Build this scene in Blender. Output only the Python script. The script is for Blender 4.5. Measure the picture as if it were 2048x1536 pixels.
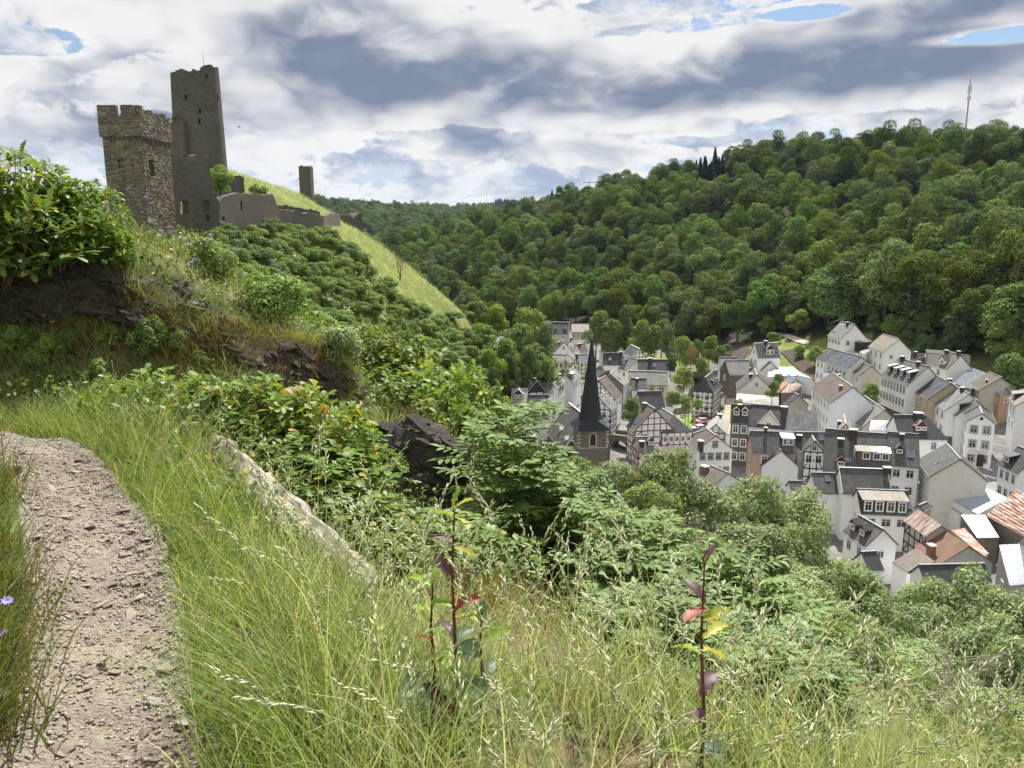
import bpy, bmesh, math, random
import numpy as np
from mathutils import Vector, Matrix
R = math.radians
random.seed(7)
rng = np.random.default_rng(11)
scene = bpy.context.scene
for o in list(bpy.data.objects): bpy.data.objects.remove(o)
COL = scene.collection

# ------------------------------------------------------------------ camera
PITCH = R(10.7); FPX = 1577.0            # focal length in pixels of the 2048 px wide photograph
cam_d = bpy.data.cameras.new('camera'); cam = bpy.data.objects.new('camera', cam_d); COL.objects.link(cam)
cam_d.sensor_width = 36.0; cam_d.lens = 36.0 * FPX / 2048.0
cam_d.clip_start = 0.05; cam_d.clip_end = 30000
cam.location = (0, 0, 0); cam.rotation_euler = (math.pi/2 - PITCH, 0, 0)
scene.camera = cam

# ------------------------------------------------------------------ sun, sky, exposure
SUN_AZ, SUN_EL = R(16), R(55)
sdir = Vector((math.sin(SUN_AZ)*math.cos(SUN_EL), math.cos(SUN_AZ)*math.cos(SUN_EL), math.sin(SUN_EL)))
sun_d = bpy.data.lights.new('sun', 'SUN'); sun_d.energy = 5.0; sun_d.angle = R(0.55); sun_d.color = (1.0, 0.955, 0.88)
sun = bpy.data.objects.new('sun', sun_d); COL.objects.link(sun); sun.rotation_euler = sdir.to_track_quat('Z', 'Y').to_euler()
scene.view_settings.view_transform = 'Standard'; scene.view_settings.look = 'None'
scene.view_settings.exposure = 0.75; scene.view_settings.gamma = 1.0; scene.view_settings.use_curve_mapping = False
scene.cycles.max_bounces = 7; scene.cycles.diffuse_bounces = 3; scene.cycles.glossy_bounces = 2
scene.cycles.transmission_bounces = 4; scene.cycles.transparent_max_bounces = 6; scene.cycles.volume_bounces = 0
scene.cycles.use_fast_gi = False

class NT:
    """small helper for building node trees"""
    def __init__(s, tree): s.t = tree; s.t.nodes.clear()
    def n(s, kind, **kw):
        nd = s.t.nodes.new(kind)
        for k, v in kw.items():
            if k == 'ins':
                for i, val in v.items(): s.put(nd.inputs[i], val)
            else: setattr(nd, k, v)
        return nd
    def put(s, sock, val):
        if isinstance(val, bpy.types.NodeSocket): s.t.links.new(val, sock)
        elif isinstance(val, bpy.types.Node): s.t.links.new(val.outputs[0], sock)
        else: sock.default_value = val
    def m(s, op, a, b=0.0, c=0.0, clamp=False):
        nd = s.n('ShaderNodeMath', operation=op, use_clamp=clamp); s.put(nd.inputs[0], a); s.put(nd.inputs[1], b)
        s.put(nd.inputs[2], c); return nd.outputs[0]
    def v(s, op, a, b=None):
        nd = s.n('ShaderNodeVectorMath', operation=op); s.put(nd.inputs[0], a)
        if b is not None: s.put(nd.inputs[1], b)
        return nd.outputs[1] if op in ('LENGTH', 'DISTANCE', 'DOT_PRODUCT') else nd.outputs[0]
    def mix(s, f, a, b, kind='RGBA', blend='MIX'):
        nd = s.n('ShaderNodeMix', data_type=kind, blend_type=blend)
        i = (0, 6, 7) if kind == 'RGBA' else (0, 2, 3)
        s.put(nd.inputs[i[0]], f); s.put(nd.inputs[i[1]], a); s.put(nd.inputs[i[2]], b)
        return nd.outputs[2 if kind == 'RGBA' else 0]
    def noise(s, vec, scale, detail=4, rough=.55, dist=0.0, out=0, dims='3D'):
        nd = s.n('ShaderNodeTexNoise', noise_dimensions=dims); s.put(nd.inputs['Vector'], vec)
        nd.inputs['Scale'].default_value = scale; nd.inputs['Detail'].default_value = detail
        nd.inputs['Roughness'].default_value = rough; nd.inputs['Distortion'].default_value = dist
        return nd.outputs[out]
    def ramp(s, f, a, b, c=0.0, d=1.0, smooth=True):
        nd = s.n('ShaderNodeMapRange', interpolation_type='SMOOTHSTEP' if smooth else 'LINEAR')
        for i, val in enumerate((f, a, b, c, d)): s.put(nd.inputs[i], val)
        return nd.outputs[0]

def pix_dir(px, py):
    u = (px-1024)/FPX; v = (768-py)/FPX
    return np.array([u, math.cos(PITCH)+v*math.sin(PITCH), -math.sin(PITCH)+v*math.cos(PITCH)])
def at(px, py, Y):            # the point seen at that pixel, Y metres ahead
    d = pix_dir(px, py); return d*(Y/d[1])
def atz(px, py, z):           # ... or at that height
    d = pix_dir(px, py); return d*(z/d[2])

def build_world():
    w = bpy.data.worlds.new('World'); scene.world = w; w.use_nodes = True
    N = NT(w.node_tree)
    sky = N.n('ShaderNodeTexSky', sky_type='NISHITA', sun_disc=False, sun_elevation=SUN_EL, sun_rotation=SUN_AZ,
              altitude=400, air_density=1.0, dust_density=0.6, ozone_density=1.6)
    tc = N.n('ShaderNodeTexCoord').outputs['Generated']
    d = N.v('NORMALIZE', tc)
    els = N.n('ShaderNodeSeparateXYZ'); N.put(els.inputs[0], d); ez = els.outputs[2]
    sc = N.v('MULTIPLY', d, (1.0, 1.0, 2.0))
    warp = N.v('MULTIPLY', N.v('SUBTRACT', N.noise(sc, 10, 2, .5, out=1), (.5, .5, .5)), (.07, .07, .05))
    scw = N.v('ADD', sc, warp)
    def masses(blobs):
        """cloud masses where they stand in the sky: azimuth, elevation, half width, half height (degrees), weight"""
        tot = None
        for az, el, hw, hh, wt in blobs:
            a, e = R(az), R(el); c = Vector((math.sin(a)*math.cos(e), math.cos(a)*math.cos(e), math.sin(e)))
            df = N.v('MULTIPLY', N.v('SUBTRACT', d, tuple(c)), (1, 1, hw/hh))
            g = N.ramp(N.v('LENGTH', df), R(hw)*1.3, 0.0, 0.0, wt); tot = g if tot is None else N.m('ADD', tot, g)
        return tot
    def field(q, scale, det, det2, puff):
        bil = N.m('ABSOLUTE', N.m('SUBTRACT', N.noise(q, scale*2.7, det2, .6), .5))
        return N.m('ADD', N.noise(q, scale, det, .56), N.m('MULTIPLY', N.m('SUBTRACT', .10, bil), puff))
    def layer(under, off, scale, blobs, th, sharp, dark, light, up=.06, puff=.55, soft=.22, full=1.0):
        q = N.v('ADD', scw, off); tot = masses(blobs)
        f0 = N.m('ADD', field(q, scale, 7, 5, puff), tot); f1 = N.m('ADD', field(N.v('ADD', q, (.012, 0, up)), scale, 3, 2, puff), N.m('MULTIPLY', tot, .92))
        al = N.ramp(f0, th, th+sharp, 0, full); dep = N.ramp(f0, th+.02, th+.02+soft)
        sh = N.ramp(N.m('ADD', N.m('SUBTRACT', f0, f1), N.m('MULTIPLY', N.m('SUBTRACT', .42, dep), .24)), -.20, .16)
        tex = N.noise(q, scale*5, 3, .6); sh = N.m('ADD', sh, N.m('MULTIPLY', N.m('SUBTRACT', tex, .5), .35), clamp=True)
        return N.mix(al, under, N.mix(sh, C_(dark), C_(light)))
    C_ = lambda c: (c[0], c[1], c[2], 1)
    col = N.mix(1.0, sky.outputs[0], (.115, .115, .115, 1), blend='MULTIPLY')
    # pale veil towards the horizon, then small cumuli low down, the broken middle deck, the big grey bank
    col = N.mix(N.ramp(ez, .15, .01, 0, .85), col, (.50, .62, .82, 1))
    col = layer(col, (7.3, 1, 4.2), 8.5, [(0, 4.8, 40, 2.2, .13), (9, 3.6, 10, 1.0, .06), (0, 1.2, 60, 1.2, -.2)], .50, .05, (.36, .44, .60), (.98, .97, .95), .035, .5, .20, .9)
    col = layer(col, (3.1, 0, 1.7), 5.0, [(-24, 9, 14, 5, .12), (-10, 8.0, 14, 2.5, .12), (5, 7, 16, 1.6, .06), (24, 8, 14, 2.2, .10), (27, 13.2, 8, 1.0, .20), (0, 40, 90, 26, .10),
                 (-31, 11.2, 4.5, .9, -.55), (31, 11.4, 6, .5, -.5), (12, 14.9, 7, .7, -.5), (19.5, 13.7, 3, .5, -.4), (11, 6.3, 5, .5, -.2), (0, 3.5, 60, 2.0, -.15)], .45, .05, (.24, .30, .43), (.97, .96, .95), soft=.28)
    col = layer(col, (5.4, 2, 9.7), 3.4, [(3, 10.0, 24, 3.4, .38), (22, 10.4, 14, 2.8, .34), (-14, 13.5, 12, 2.8, .24), (-27, 8.5, 8, 3, .16), (28, 13.4, 8, 1.0, .34), (0, 4, 70, 3.0, -.35), (-30, 10, 12, 5, -.12), (-31, 11.2, 4.5, .9, -.4), (12, 14.9, 7, .7, -.5), (31, 11.4, 6, .5, -.5), (19.5, 13.7, 3, .5, -.4), (0, 55, 70, 34, .06)], .52, .05, (.20, .25, .355), (.94, .93, .93), .075, .5, .34)
    bg = N.n('ShaderNodeBackground', ins={0: col, 1: .57}); out = N.n('ShaderNodeOutputWorld'); N.put(out.inputs[0], bg)
    w.cycles.sampling_method = 'MANUAL'; w.cycles.sample_map_resolution = 256
build_world()
# ------------------------------------------------------------------ mesh and object helpers
def vnoise(x, y, seed=0):
    xi = np.floor(x).astype(np.int64); yi = np.floor(y).astype(np.int64); fx = x-xi; fy = y-yi
    fx = fx*fx*(3-2*fx); fy = fy*fy*(3-2*fy)
    def h(a, b):
        n = (a*374761393 + b*668265263 + seed*974634777) & 0xFFFFFFFF
        n = ((n ^ (n >> 13))*1274126177) & 0xFFFFFFFF
        return ((n ^ (n >> 16)) & 0xFFFF)/65535.0
    a = h(xi, yi); b = h(xi+1, yi); c = h(xi, yi+1); d = h(xi+1, yi+1)
    return (a*(1-fx)+b*fx)*(1-fy)+(c*(1-fx)+d*fx)*fy
def fbm(x, y, oct=4, seed=0):
    t = 0.0; amp = .5
    for i in range(oct):
        t = t+amp*(vnoise(x, y, seed+i)-.5); x = x*2.03+17.1; y = y*2.03+9.7; amp *= .5
    return t*2

def mesh_np(name, V, F, mats=None, mi=None, uv=None, smooth=False):
    """mesh from numpy arrays; F is (n,3) or (n,4)"""
    me = bpy.data.meshes.new(name); V = np.asarray(V, np.float32); F = np.asarray(F, np.int32)
    n, k = F.shape
    me.vertices.add(len(V)); me.vertices.foreach_set('co', V.ravel())
    me.loops.add(n*k); me.loops.foreach_set('vertex_index', F.ravel())
    me.polygons.add(n); me.polygons.foreach_set('loop_start', np.arange(0, n*k, k, dtype=np.int32))
    me.polygons.foreach_set('loop_total', np.full(n, k, np.int32))
    if mi is not None: me.polygons.foreach_set('material_index', np.asarray(mi, np.int32))
    if smooth: me.polygons.foreach_set('use_smooth', np.ones(n, bool))
    if uv is not None:
        l = me.uv_layers.new(name='UVMap'); l.data.foreach_set('uv', np.asarray(uv, np.float32).ravel())
    me.update(calc_edges=True)
    for m in (mats or []): me.materials.append(m)
    return me

def link(name, data, parent=None, loc=None, rotz=None):
    o = bpy.data.objects.new(name, data); COL.objects.link(o)
    if parent is not None: o.parent = parent
    if loc is not None: o.location = loc
    if rotz is not None: o.rotation_euler = (0, 0, rotz)
    return o
def tag(o, label=None, cat=None, group=None, kind=None):
    if label: o['label'] = label
    if cat: o['category'] = cat
    if group: o['group'] = group
    if kind: o['kind'] = kind
    return o
def thing(name, label, cat, loc=(0, 0, 0), rotz=0, group=None):
    return tag(link(name, None, None, loc, rotz), label, cat, group)

class MB:
    """collects polygons with a uv in metres, then links them as one mesh object"""
    def __init__(s): s.v = []; s.f = []; s.m = []; s.uv = []
    def face(s, pts, mi=0, uv=None):
        b = len(s.v); s.v += [tuple(p) for p in pts]; s.f.append(tuple(range(b, b+len(pts)))); s.m.append(mi)
        if uv is None:
            p0 = Vector(pts[0]); e = Vector(pts[1])-p0
            if e.length < 1e-6: e = Vector((1, 0, 0))
            nrm = e.cross(Vector(pts[-1])-p0)
            if nrm.length < 1e-9: nrm = Vector((0, 0, 1))
            e.normalize(); g = nrm.normalized().cross(e)
            uv = [((Vector(p)-p0).dot(e), (Vector(p)-p0).dot(g)) for p in pts]
        s.uv += uv
    def box(s, c, size, mi=0, mat=None, skip=()):
        x, y, z = (q/2 for q in size); cx, cy, cz = c
        P = [Vector((cx+i*x, cy+j*y, cz+k*z)) for i in (-1, 1) for j in (-1, 1) for k in (-1, 1)]
        if mat is not None: P = [mat @ p for p in P]
        for nm, q in (('x-', (0, 1, 3, 2)), ('x+', (4, 6, 7, 5)), ('y-', (0, 4, 5, 1)), ('y+', (2, 3, 7, 6)), ('z-', (0, 2, 6, 4)), ('z+', (1, 5, 7, 3))):
            if nm not in skip: s.face([P[i] for i in q], mi)
    def bar(s, a, b, w, t, nrm, mi=0):
        """a flat beam from a to b, w wide, lying on a surface with normal nrm and t proud of it"""
        a, b, nrm = Vector(a), Vector(b), Vector(nrm).normalized(); d = (b-a)
        if d.length < .02: return
        d.normalize(); sd = nrm.cross(d)*w/2; up = nrm*t
        lo = [a-sd, b-sd, b+sd, a+sd]; hi = [p+up for p in lo]
        s.face(hi, mi)
        for i in range(4): s.face([lo[i], lo[(i+1) % 4], hi[(i+1) % 4], hi[i]], mi)
    def tube(s, pts, rads, n=6, mi=0, cap=True):
        rings = []
        for i, p in enumerate(pts):
            p = Vector(p); d = (Vector(pts[min(i+1, len(pts)-1)])-Vector(pts[max(i-1, 0)]))
            d = d.normalized() if d.length > 1e-9 else Vector((0, 0, 1))
            a = d.cross(Vector((0, 0, 1)) if abs(d.z) < .9 else Vector((1, 0, 0))).normalized(); b = d.cross(a)
            rings.append([p+(a*math.cos(6.28319*k/n)+b*math.sin(6.28319*k/n))*rads[i] for k in range(n)])
        for i in range(len(rings)-1):
            for k in range(n): s.face([rings[i][k], rings[i+1][k], rings[i+1][(k+1) % n], rings[i][(k+1) % n]], mi)
        if cap:
            s.face(rings[0], mi); s.face(rings[-1][::-1], mi)
    def prism(s, poly, z0, z1, mi=0, top=True):
        """vertical extrusion of an (x,y) polygon"""
        n = len(poly); ar = sum(poly[i][0]*poly[(i+1) % n][1]-poly[(i+1) % n][0]*poly[i][1] for i in range(n))
        if ar < 0: poly = poly[::-1]
        for i in range(n):
            a, b = poly[i], poly[(i+1) % n]
            s.face([(a[0], a[1], z0), (b[0], b[1], z0), (b[0], b[1], z1), (a[0], a[1], z1)], mi)
        if top:
            s.face([(p[0], p[1], z1) for p in poly], mi); s.face([(p[0], p[1], z0) for p in poly[::-1]], mi)
    def mesh(s, name, mats, smooth=False):
        me = bpy.data.meshes.new(name); me.from_pydata(s.v, [], s.f)
        for m in (mats if isinstance(mats, (list, tuple)) else [mats]): me.materials.append(m)
        me.polygons.foreach_set('material_index', s.m)
        l = me.uv_layers.new(name='UVMap'); l.data.foreach_set('uv', np.array(s.uv, np.float32).ravel())
        if smooth: me.polygons.foreach_set('use_smooth', np.ones(len(s.f), bool))
        me.update(); return me
    def build(s, name, mats, parent=None, loc=None, rotz=None, smooth=False):
        return link(name, s.mesh(name, mats, smooth), parent, loc, rotz)

def weld(me, dist=1e-4):
    bm = bmesh.new(); bm.from_mesh(me); bmesh.ops.remove_doubles(bm, verts=bm.verts, dist=dist); bm.to_mesh(me); bm.free(); return me

# ------------------------------------------------------------------ materials
MATS = {}
def newmat(name):
    m = bpy.data.materials.new(name); m.use_nodes = True; MATS[name] = m; return m, NT(m.node_tree)
def C4(c): return (c[0], c[1], c[2], 1)
def pbr(name, c1, c2=None, scale=3.0, rough=.85, bump=0.0, bscale=20.0, detail=5, lo=.35, hi=.65, spec=.3, metal=0.0, stretch=None, c3=None, c3s=.7, c3lo=.55, c3hi=.7, coord='Object'):
    m, N = newmat(name)
    tc = N.n('ShaderNodeTexCoord').outputs[coord]
    if stretch: tc = N.v('MULTIPLY', tc, stretch)
    col = C4(c1)
    if c2: col = N.mix(N.ramp(N.noise(tc, scale, detail), lo, hi), C4(c1), C4(c2))
    if c3: col = N.mix(N.ramp(N.noise(N.v('ADD', tc, (31, 7, 13)), c3s, 5, .62), c3lo, c3hi), col, C4(c3))
    b = N.n('ShaderNodeBsdfPrincipled', ins={'Base Color': col, 'Roughness': rough, 'Metallic': metal, 'Specular IOR Level': spec})
    if bump:
        bp = N.n('ShaderNodeBump', ins={'Strength': bump, 'Height': N.noise(tc, bscale, 5, .6)}); bp.inputs['Distance'].default_value = .05
        N.put(b.inputs['Normal'], bp)
    N.put(N.n('ShaderNodeOutputMaterial').inputs[0], b)
    return m
def leafmat(name, c1, c2, trans=.35, obj=.25, gloss=.05, c3=None, c3p=.1, tint=(1.25, 1.2, .55)):
    """two-sided foliage: each leaf its own tone, each plant its own tone, light passing through"""
    m, N = newmat(name)
    g = N.n('ShaderNodeNewGeometry'); isl = g.outputs['Random Per Island']
    col = N.mix(isl, C4(c1), C4(c2))
    if c3:
        col = N.mix(N.ramp(N.m('FRACT', N.m('MULTIPLY', isl, 7.31)), 1-c3p-.02, 1-c3p+.02), col, C4(c3))
    if obj:
        oi = N.n('ShaderNodeObjectInfo').outputs['Random']
        hs = N.n('ShaderNodeHueSaturation'); N.put(hs.inputs['Color'], col)
        N.put(hs.inputs['Hue'], N.m('ADD', .5-obj*.08, N.m('MULTIPLY', N.m('FRACT', N.m('MULTIPLY', oi, 5.7)), obj*.13)))
        N.put(hs.inputs['Value'], N.m('ADD', 1-obj, N.m('MULTIPLY', oi, obj*2)))
        N.put(hs.inputs['Saturation'], N.m('ADD', 1-obj*.5, N.m('MULTIPLY', N.m('FRACT', N.m('MULTIPLY', oi, 3.3)), obj*.6)))
        col = hs.outputs[0]
    d = N.n('ShaderNodeBsdfDiffuse', ins={0: col})
    t = N.n('ShaderNodeBsdfTranslucent', ins={0: N.mix(1.0, col, C4(tint), blend='MULTIPLY')})
    s = N.n('ShaderNodeMixShader', ins={0: trans, 1: d, 2: t})
    if gloss:
        gl = N.n('ShaderNodeBsdfGlossy', ins={0: (1, 1, 1, 1)}); gl.inputs['Roughness'].default_value = .45
        s = N.n('ShaderNodeMixShader', ins={0: gloss, 1: s, 2: gl})
    N.put(N.n('ShaderNodeOutputMaterial').inputs[0], s)
    return m
# ------------------------------------------------------------------ the lie of the land (eye level is z = 0)
def cp():
    L = []
    def a(px, py, Y, dz=0): p = at(px, py, Y); L.append((p[0], p[1], p[2]+dz))
    def q(*pts): L.extend(pts)
    # the path and the near slope
    q((-.6, -1.5, -1.62), (-.9, .4, -1.62), (-1.34, 2.1, -1.62), (-1.76, 3.1, -1.62), (-2.2, 3.9, -1.62), (-3.05, 5.15, -1.62), (-4.1, 6.3, -1.62), (-5.4, 7.1, -1.6), (-9, 7.9, -1.5), (-.2, -4, -1.6), (-.4, 1.6, -1.64), (-1.0, 3.2, -1.68), (-1.6, 4.4, -1.68), (-2.5, 5.8, -1.68))
    q((-2.3, 2.4, -1.5), (-3.0, 3.6, -1.4), (-4.2, 4.8, -1.25), (-6, 5.6, -.9), (-4, 1, -1.0), (-8, 3, 1.0), (-14, 0, 3.5))
    q((.3, 1.0, -1.75), (.2, 3, -1.95), (-2.1, 6.8, -1.85), (1.6, 2.2, -2.2), (.6, 3.5, -2.15), (1.0, 4.4, -2.85), (2.2, 3.3, -2.75), (2.2, 4.2, -3.3), (3.4, 4.2, -3.9), (3.0, 1.5, -2.9), (3.5, -4, -3.6), (8, 0, -6.5))
    q((-1.0, 6.9, -2.5), (.2, 6.4, -3.2), (1.5, 6.5, -4.3), (3, 7, -5.6), (5, 6, -6.0), (.3, 5.2, -2.7), (5, 10, -7.6), (2, 11, -6.0), (-.5, 10.8, -3.6), (-1.7, 8.1, -2.25), (-2.6, 7.6, -1.95))
    for px, py, Y in ((460, 955, 5.85), (520, 1020, 5.5), (600, 1092, 5.05), (690, 1168, 4.65), (770, 1228, 4.4), (870, 1285, 4.2)): a(px, py, Y)
    # the rock rib running down the slope
    for px, py, Y in ((-250, 470, 9.5), (0, 500, 9.3), (150, 505, 9.2), (240, 520, 9.2), (300, 550, 9.3), (400, 600, 9.4), (520, 645, 9.5), (650, 695, 9.4)): a(px, py, Y, -.03)
    for px, py, Y in ((-100, 690, 8.6), (120, 715, 8.6), (280, 735, 8.6), (430, 760, 8.65), (600, 800, 8.7)): a(px, py, Y)
    for px, py, Y, dz in ((785, 848, 8.3, 0), (850, 836, 8.3, 0), (905, 862, 8.3, 0), (928, 910, 8.4, -.15), (765, 960, 7.9, -.1), (850, 1030, 7.85, 0), (920, 1045, 7.85, 0), (850, 836, 9.3, -.75), (920, 870, 9.2, -.9), (760, 840, 9.0, -.5),
                       (1060, 1080, 7.6, 0), (1100, 1064, 7.6, 0), (1150, 1062, 7.6, 0), (1185, 1085, 7.6, -.1), (1060, 1150, 7.3, 0), (1110, 1162, 7.3, 0), (1170, 1160, 7.3, 0), (1120, 1062, 8.4, -.55), (1190, 1075, 8.4, -.9)): a(px, py, Y, dz)
    # behind the rib, towards the castle
    q((-8, 14, -.6), (-5, 14, -1.5), (-2.5, 13.5, -3.2), (-13, 25, -1.2), (-8, 24, -3.4), (-3, 24, -7), (-20, 45, -2.2), (-13, 45, -5.2), (-5, 45, -13), (-32, 70, -1.6), (-24, 72, -4.5), (-14, 75, -12), (-3, 75, -24))
    q((-30, 30, -1), (-45, 55, -1.5), (-60, 80, -2), (-25, 10, 2.5), (-60, 20, 4), (-120, 60, -4), (-160, 140, -14))
    for px, py, Y in ((230, 470, 82), (290, 490, 80), (350, 478, 92), (440, 480, 104), (560, 478, 122), (640, 474, 140), (690, 462, 152)): a(px, py, Y)
    # the castle mound
    a(360, 350, 152); a(456, 345, 156, .3); a(520, 365, 168); a(600, 398, 196); a(640, 415, 196, -.5); a(690, 440, 182, -.5)
    a(560, 425, 150); a(640, 432, 162); a(300, 380, 150); a(480, 400, 140); a(500, 350, 190, -6); a(600, 380, 240, -16); a(330, 330, 175, -3)
    # the grassy spur falling to the right
    a(720, 470, 160); a(770, 505, 163); a(830, 550, 168); a(880, 585, 174); a(915, 612, 180); a(760, 540, 142); a(800, 600, 135, -1.0); a(700, 520, 128, -1.2); a(640, 560, 105, -1.5); a(740, 640, 112, -3); a(840, 660, 128, -3.0)
    q((10, 215, -41), (-20, 235, -40), (-60, 260, -42), (-40, 205, -18), (-110, 260, -45))
    a(900, 690, 140, -5); a(980, 700, 165, -7); a(1020, 760, 150, -5)
    q((-12, 100, -31), (-4, 130, -37.5), (5, 100, -40), (2, 155, -39.5), (14, 180, -42))
    # the slope under the camera, down to the village
    q((3, 16, -7.6), (8, 16, -9.6), (14, 14, -13), (12, 26, -14.5), (4, 28, -11.5), (20, 26, -18.5), (22, 40, -24.5), (12, 42, -19.5), (4, 45, -17), (30, 40, -30), (30, 58, -40), (18, 60, -31), (8, 64, -26.5), (38, 66, -44.5), (44, 50, -44.5), (30, 20, -27), (50, 25, -42), (30, -10, -24), (60, -20, -44), (8, 85, -42), (-5, 60, -17), (40, 30, -37))
    # valley floor
    q((25, 80, -45), (15, 110, -45), (50, 75, -45), (70, 90, -45), (95, 90, -44), (40, 100, -45), (20, 145, -44.5), (50, 130, -45), (80, 120, -44), (105, 125, -41), (90, 150, -41.5), (50, 165, -44.5), (20, 200, -44), (60, 200, -43.5), (30, 250, -43), (55, 240, -42.5), (20, 310, -42.5), (50, 300, -42), (130, 110, -40), (95, 55, -45), (130, 40, -44), (-10, 330, -42), (-50, 300, -43))
    q((78, 215, -37), (85, 190, -38), (100, 205, -33), (118, 195, -31), (110, 165, -38), (130, 170, -33), (140, 140, -35))
    # the far wooded side
    for px, py, Y in ((1100, 640, 360), (1200, 640, 335), (1350, 650, 310), (1500, 655, 285), (1620, 650, 262), (1720, 640, 242), (1820, 650, 222), (1930, 670, 205), (2048, 690, 190), (2300, 700, 170)): a(px, py, Y)
    for px, py, Y in ((1070, 441, 800), (1180, 412, 680), (1300, 386, 580), (1450, 346, 530), (1600, 335, 490), (1750, 330, 450), (1900, 330, 415), (2048, 345, 390), (2300, 350, 370), (2700, 350, 340)): a(px, py, Y, -3)
    for px, py, Y in ((1200, 530, 440), (1350, 510, 410), (1500, 495, 380), (1650, 480, 350), (1800, 475, 320), (1950, 480, 295), (2150, 480, 280)): a(px, py, Y, -7)
    for px, py, Y in ((1000, 610, 390), (900, 590, 430), (820, 545, 470), (760, 500, 560)): a(px, py, Y, -12)
    for px, py, Y in ((740, 495, 760), (840, 490, 820), (940, 482, 820), (1010, 466, 820)): a(px, py, Y, -18)
    q((300, 560, 42), (200, 640, 40), (120, 760, 24), (60, 900, 0), (420, 480, 42), (600, 400, 50), (500, 100, 10), (900, 300, 60), (400, 900, 30), (0, 950, -40), (-250, 800, -45), (-120, 900, -42))
    for px, py, Y in ((560, 395, 1500), (650, 402, 1500), (760, 413, 1600), (860, 424, 1700), (980, 432, 1800)): a(px, py, Y, -27)
    for px, py, Y in ((700, 490, 1150), (850, 488, 1200), (980, 470, 1250)): a(px, py, Y, -24)
    for px, py, Y in ((900, 420, 3200), (970, 415, 3200), (1060, 416, 3200), (1150, 420, 3300), (600, 425, 3300), (1500, 430, 3300), (2000, 430, 3000)): a(px, py, Y)
    q((-800, 1500, 60), (-1500, 800, 40), (-800, 300, 30), (-400, 100, 10), (-400, 500, -20), (-300, -300, 40), (0, -400, 20), (400, -300, 40), (0, -3000, 100), (3000, 0, 120), (-3000, 0, 100), (-2500, 3000, 110), (2500, 3000, 150), (0, 9000, 230), (4000, 8000, 260), (-5000, 8000, 220), (9000, 2000, 200), (-9000, 2000, 200), (0, -9000, 200), (0, 5500, 150), (-1500, 5500, 140), (1500, 5500, 150), (800, 1500, 70))
    return np.array(L)
CPT = cp()
def _k(d2): return np.sqrt(d2+.09)
def _solve():
    P = CPT[:, :2]; n = len(P)
    D = ((P[:, None, :]-P[None, :, :])**2).sum(-1)
    K = _k(D)+np.eye(n)*-1e-3
    A = np.zeros((n+1, n+1)); A[:n, :n] = K; A[:n, n] = 1; A[n, :n] = 1
    return np.linalg.solve(A, np.append(CPT[:, 2], 0))
_W = _solve()
def H(x, y):
    x = np.asarray(x, float); y = np.asarray(y, float); sh = x.shape
    xf = x.ravel(); yf = y.ravel(); out = np.empty(len(xf))
    for i in range(0, len(xf), 20000):
        d = (xf[i:i+20000, None]-CPT[None, :, 0])**2+(yf[i:i+20000, None]-CPT[None, :, 1])**2
        out[i:i+20000] = _k(d) @ _W[:-1]+_W[-1]
    r = np.hypot(xf, yf)
    amp = np.clip((r-1.5)/10, 0, 1)
    out += .05*np.clip(r/3, .2, 1)*fbm(xf*2.2, yf*2.2, 3, 5)+amp*.25*fbm(xf*.45, yf*.45, 3, 9)+np.clip((r-60)/300, 0, 1)*(out > -38)*2.5*fbm(xf*.04, yf*.04, 3, 3)
    return out.reshape(sh)
def h1(x, y): return float(H(np.array([x]), np.array([y]))[0])

# path: centre line and half width, laid out on the ground
PATH = np.array([(-.6, -1.5, .42), (-.9, .4, .42), (-1.12, 1.3, .42), (-1.30, 2.1, .35), (-1.73, 3.1, .32), (-2.17, 3.9, .31), (-3.02, 5.15, .30), (-4.1, 6.3, .30), (-5.2, 7.0, .32), (-6.6, 7.5, .35), (-9, 7.9, .45)])
def path_dist(x, y):
    """signed distance to the path's edge (negative on it)"""
    best = np.full(np.shape(x), 1e9)
    for (ax, ay, aw), (bx, by, bw) in zip(PATH[:-1], PATH[1:]):
        t = np.clip(((x-ax)*(bx-ax)+(y-ay)*(by-ay))/((bx-ax)**2+(by-ay)**2), 0, 1)
        d = np.hypot(x-ax-t*(bx-ax), y-ay-t*(by-ay))-(aw+t*(bw-aw)); best = np.minimum(best, d)
    return best

def forest_mask(x, y):
    """where the closed woods stand"""
    x = np.asarray(x, float); y = np.asarray(y, float)
    az = np.arctan2(x, y)
    foot = np.interp(np.degrees(az), [-12, -6, -2, 3, 7, 11.5, 17, 21, 24, 27, 30, 34, 45, 60], [430, 400, 370, 345, 322, 298, 274, 258, 250, 240, 230, 222, 210, 200])
    r = np.hypot(x, y)
    m = (r > foot) & (r < 1050)
    far = (r >= 1050) & (r < 2300) & (az < R(6))
    return m | far

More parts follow.
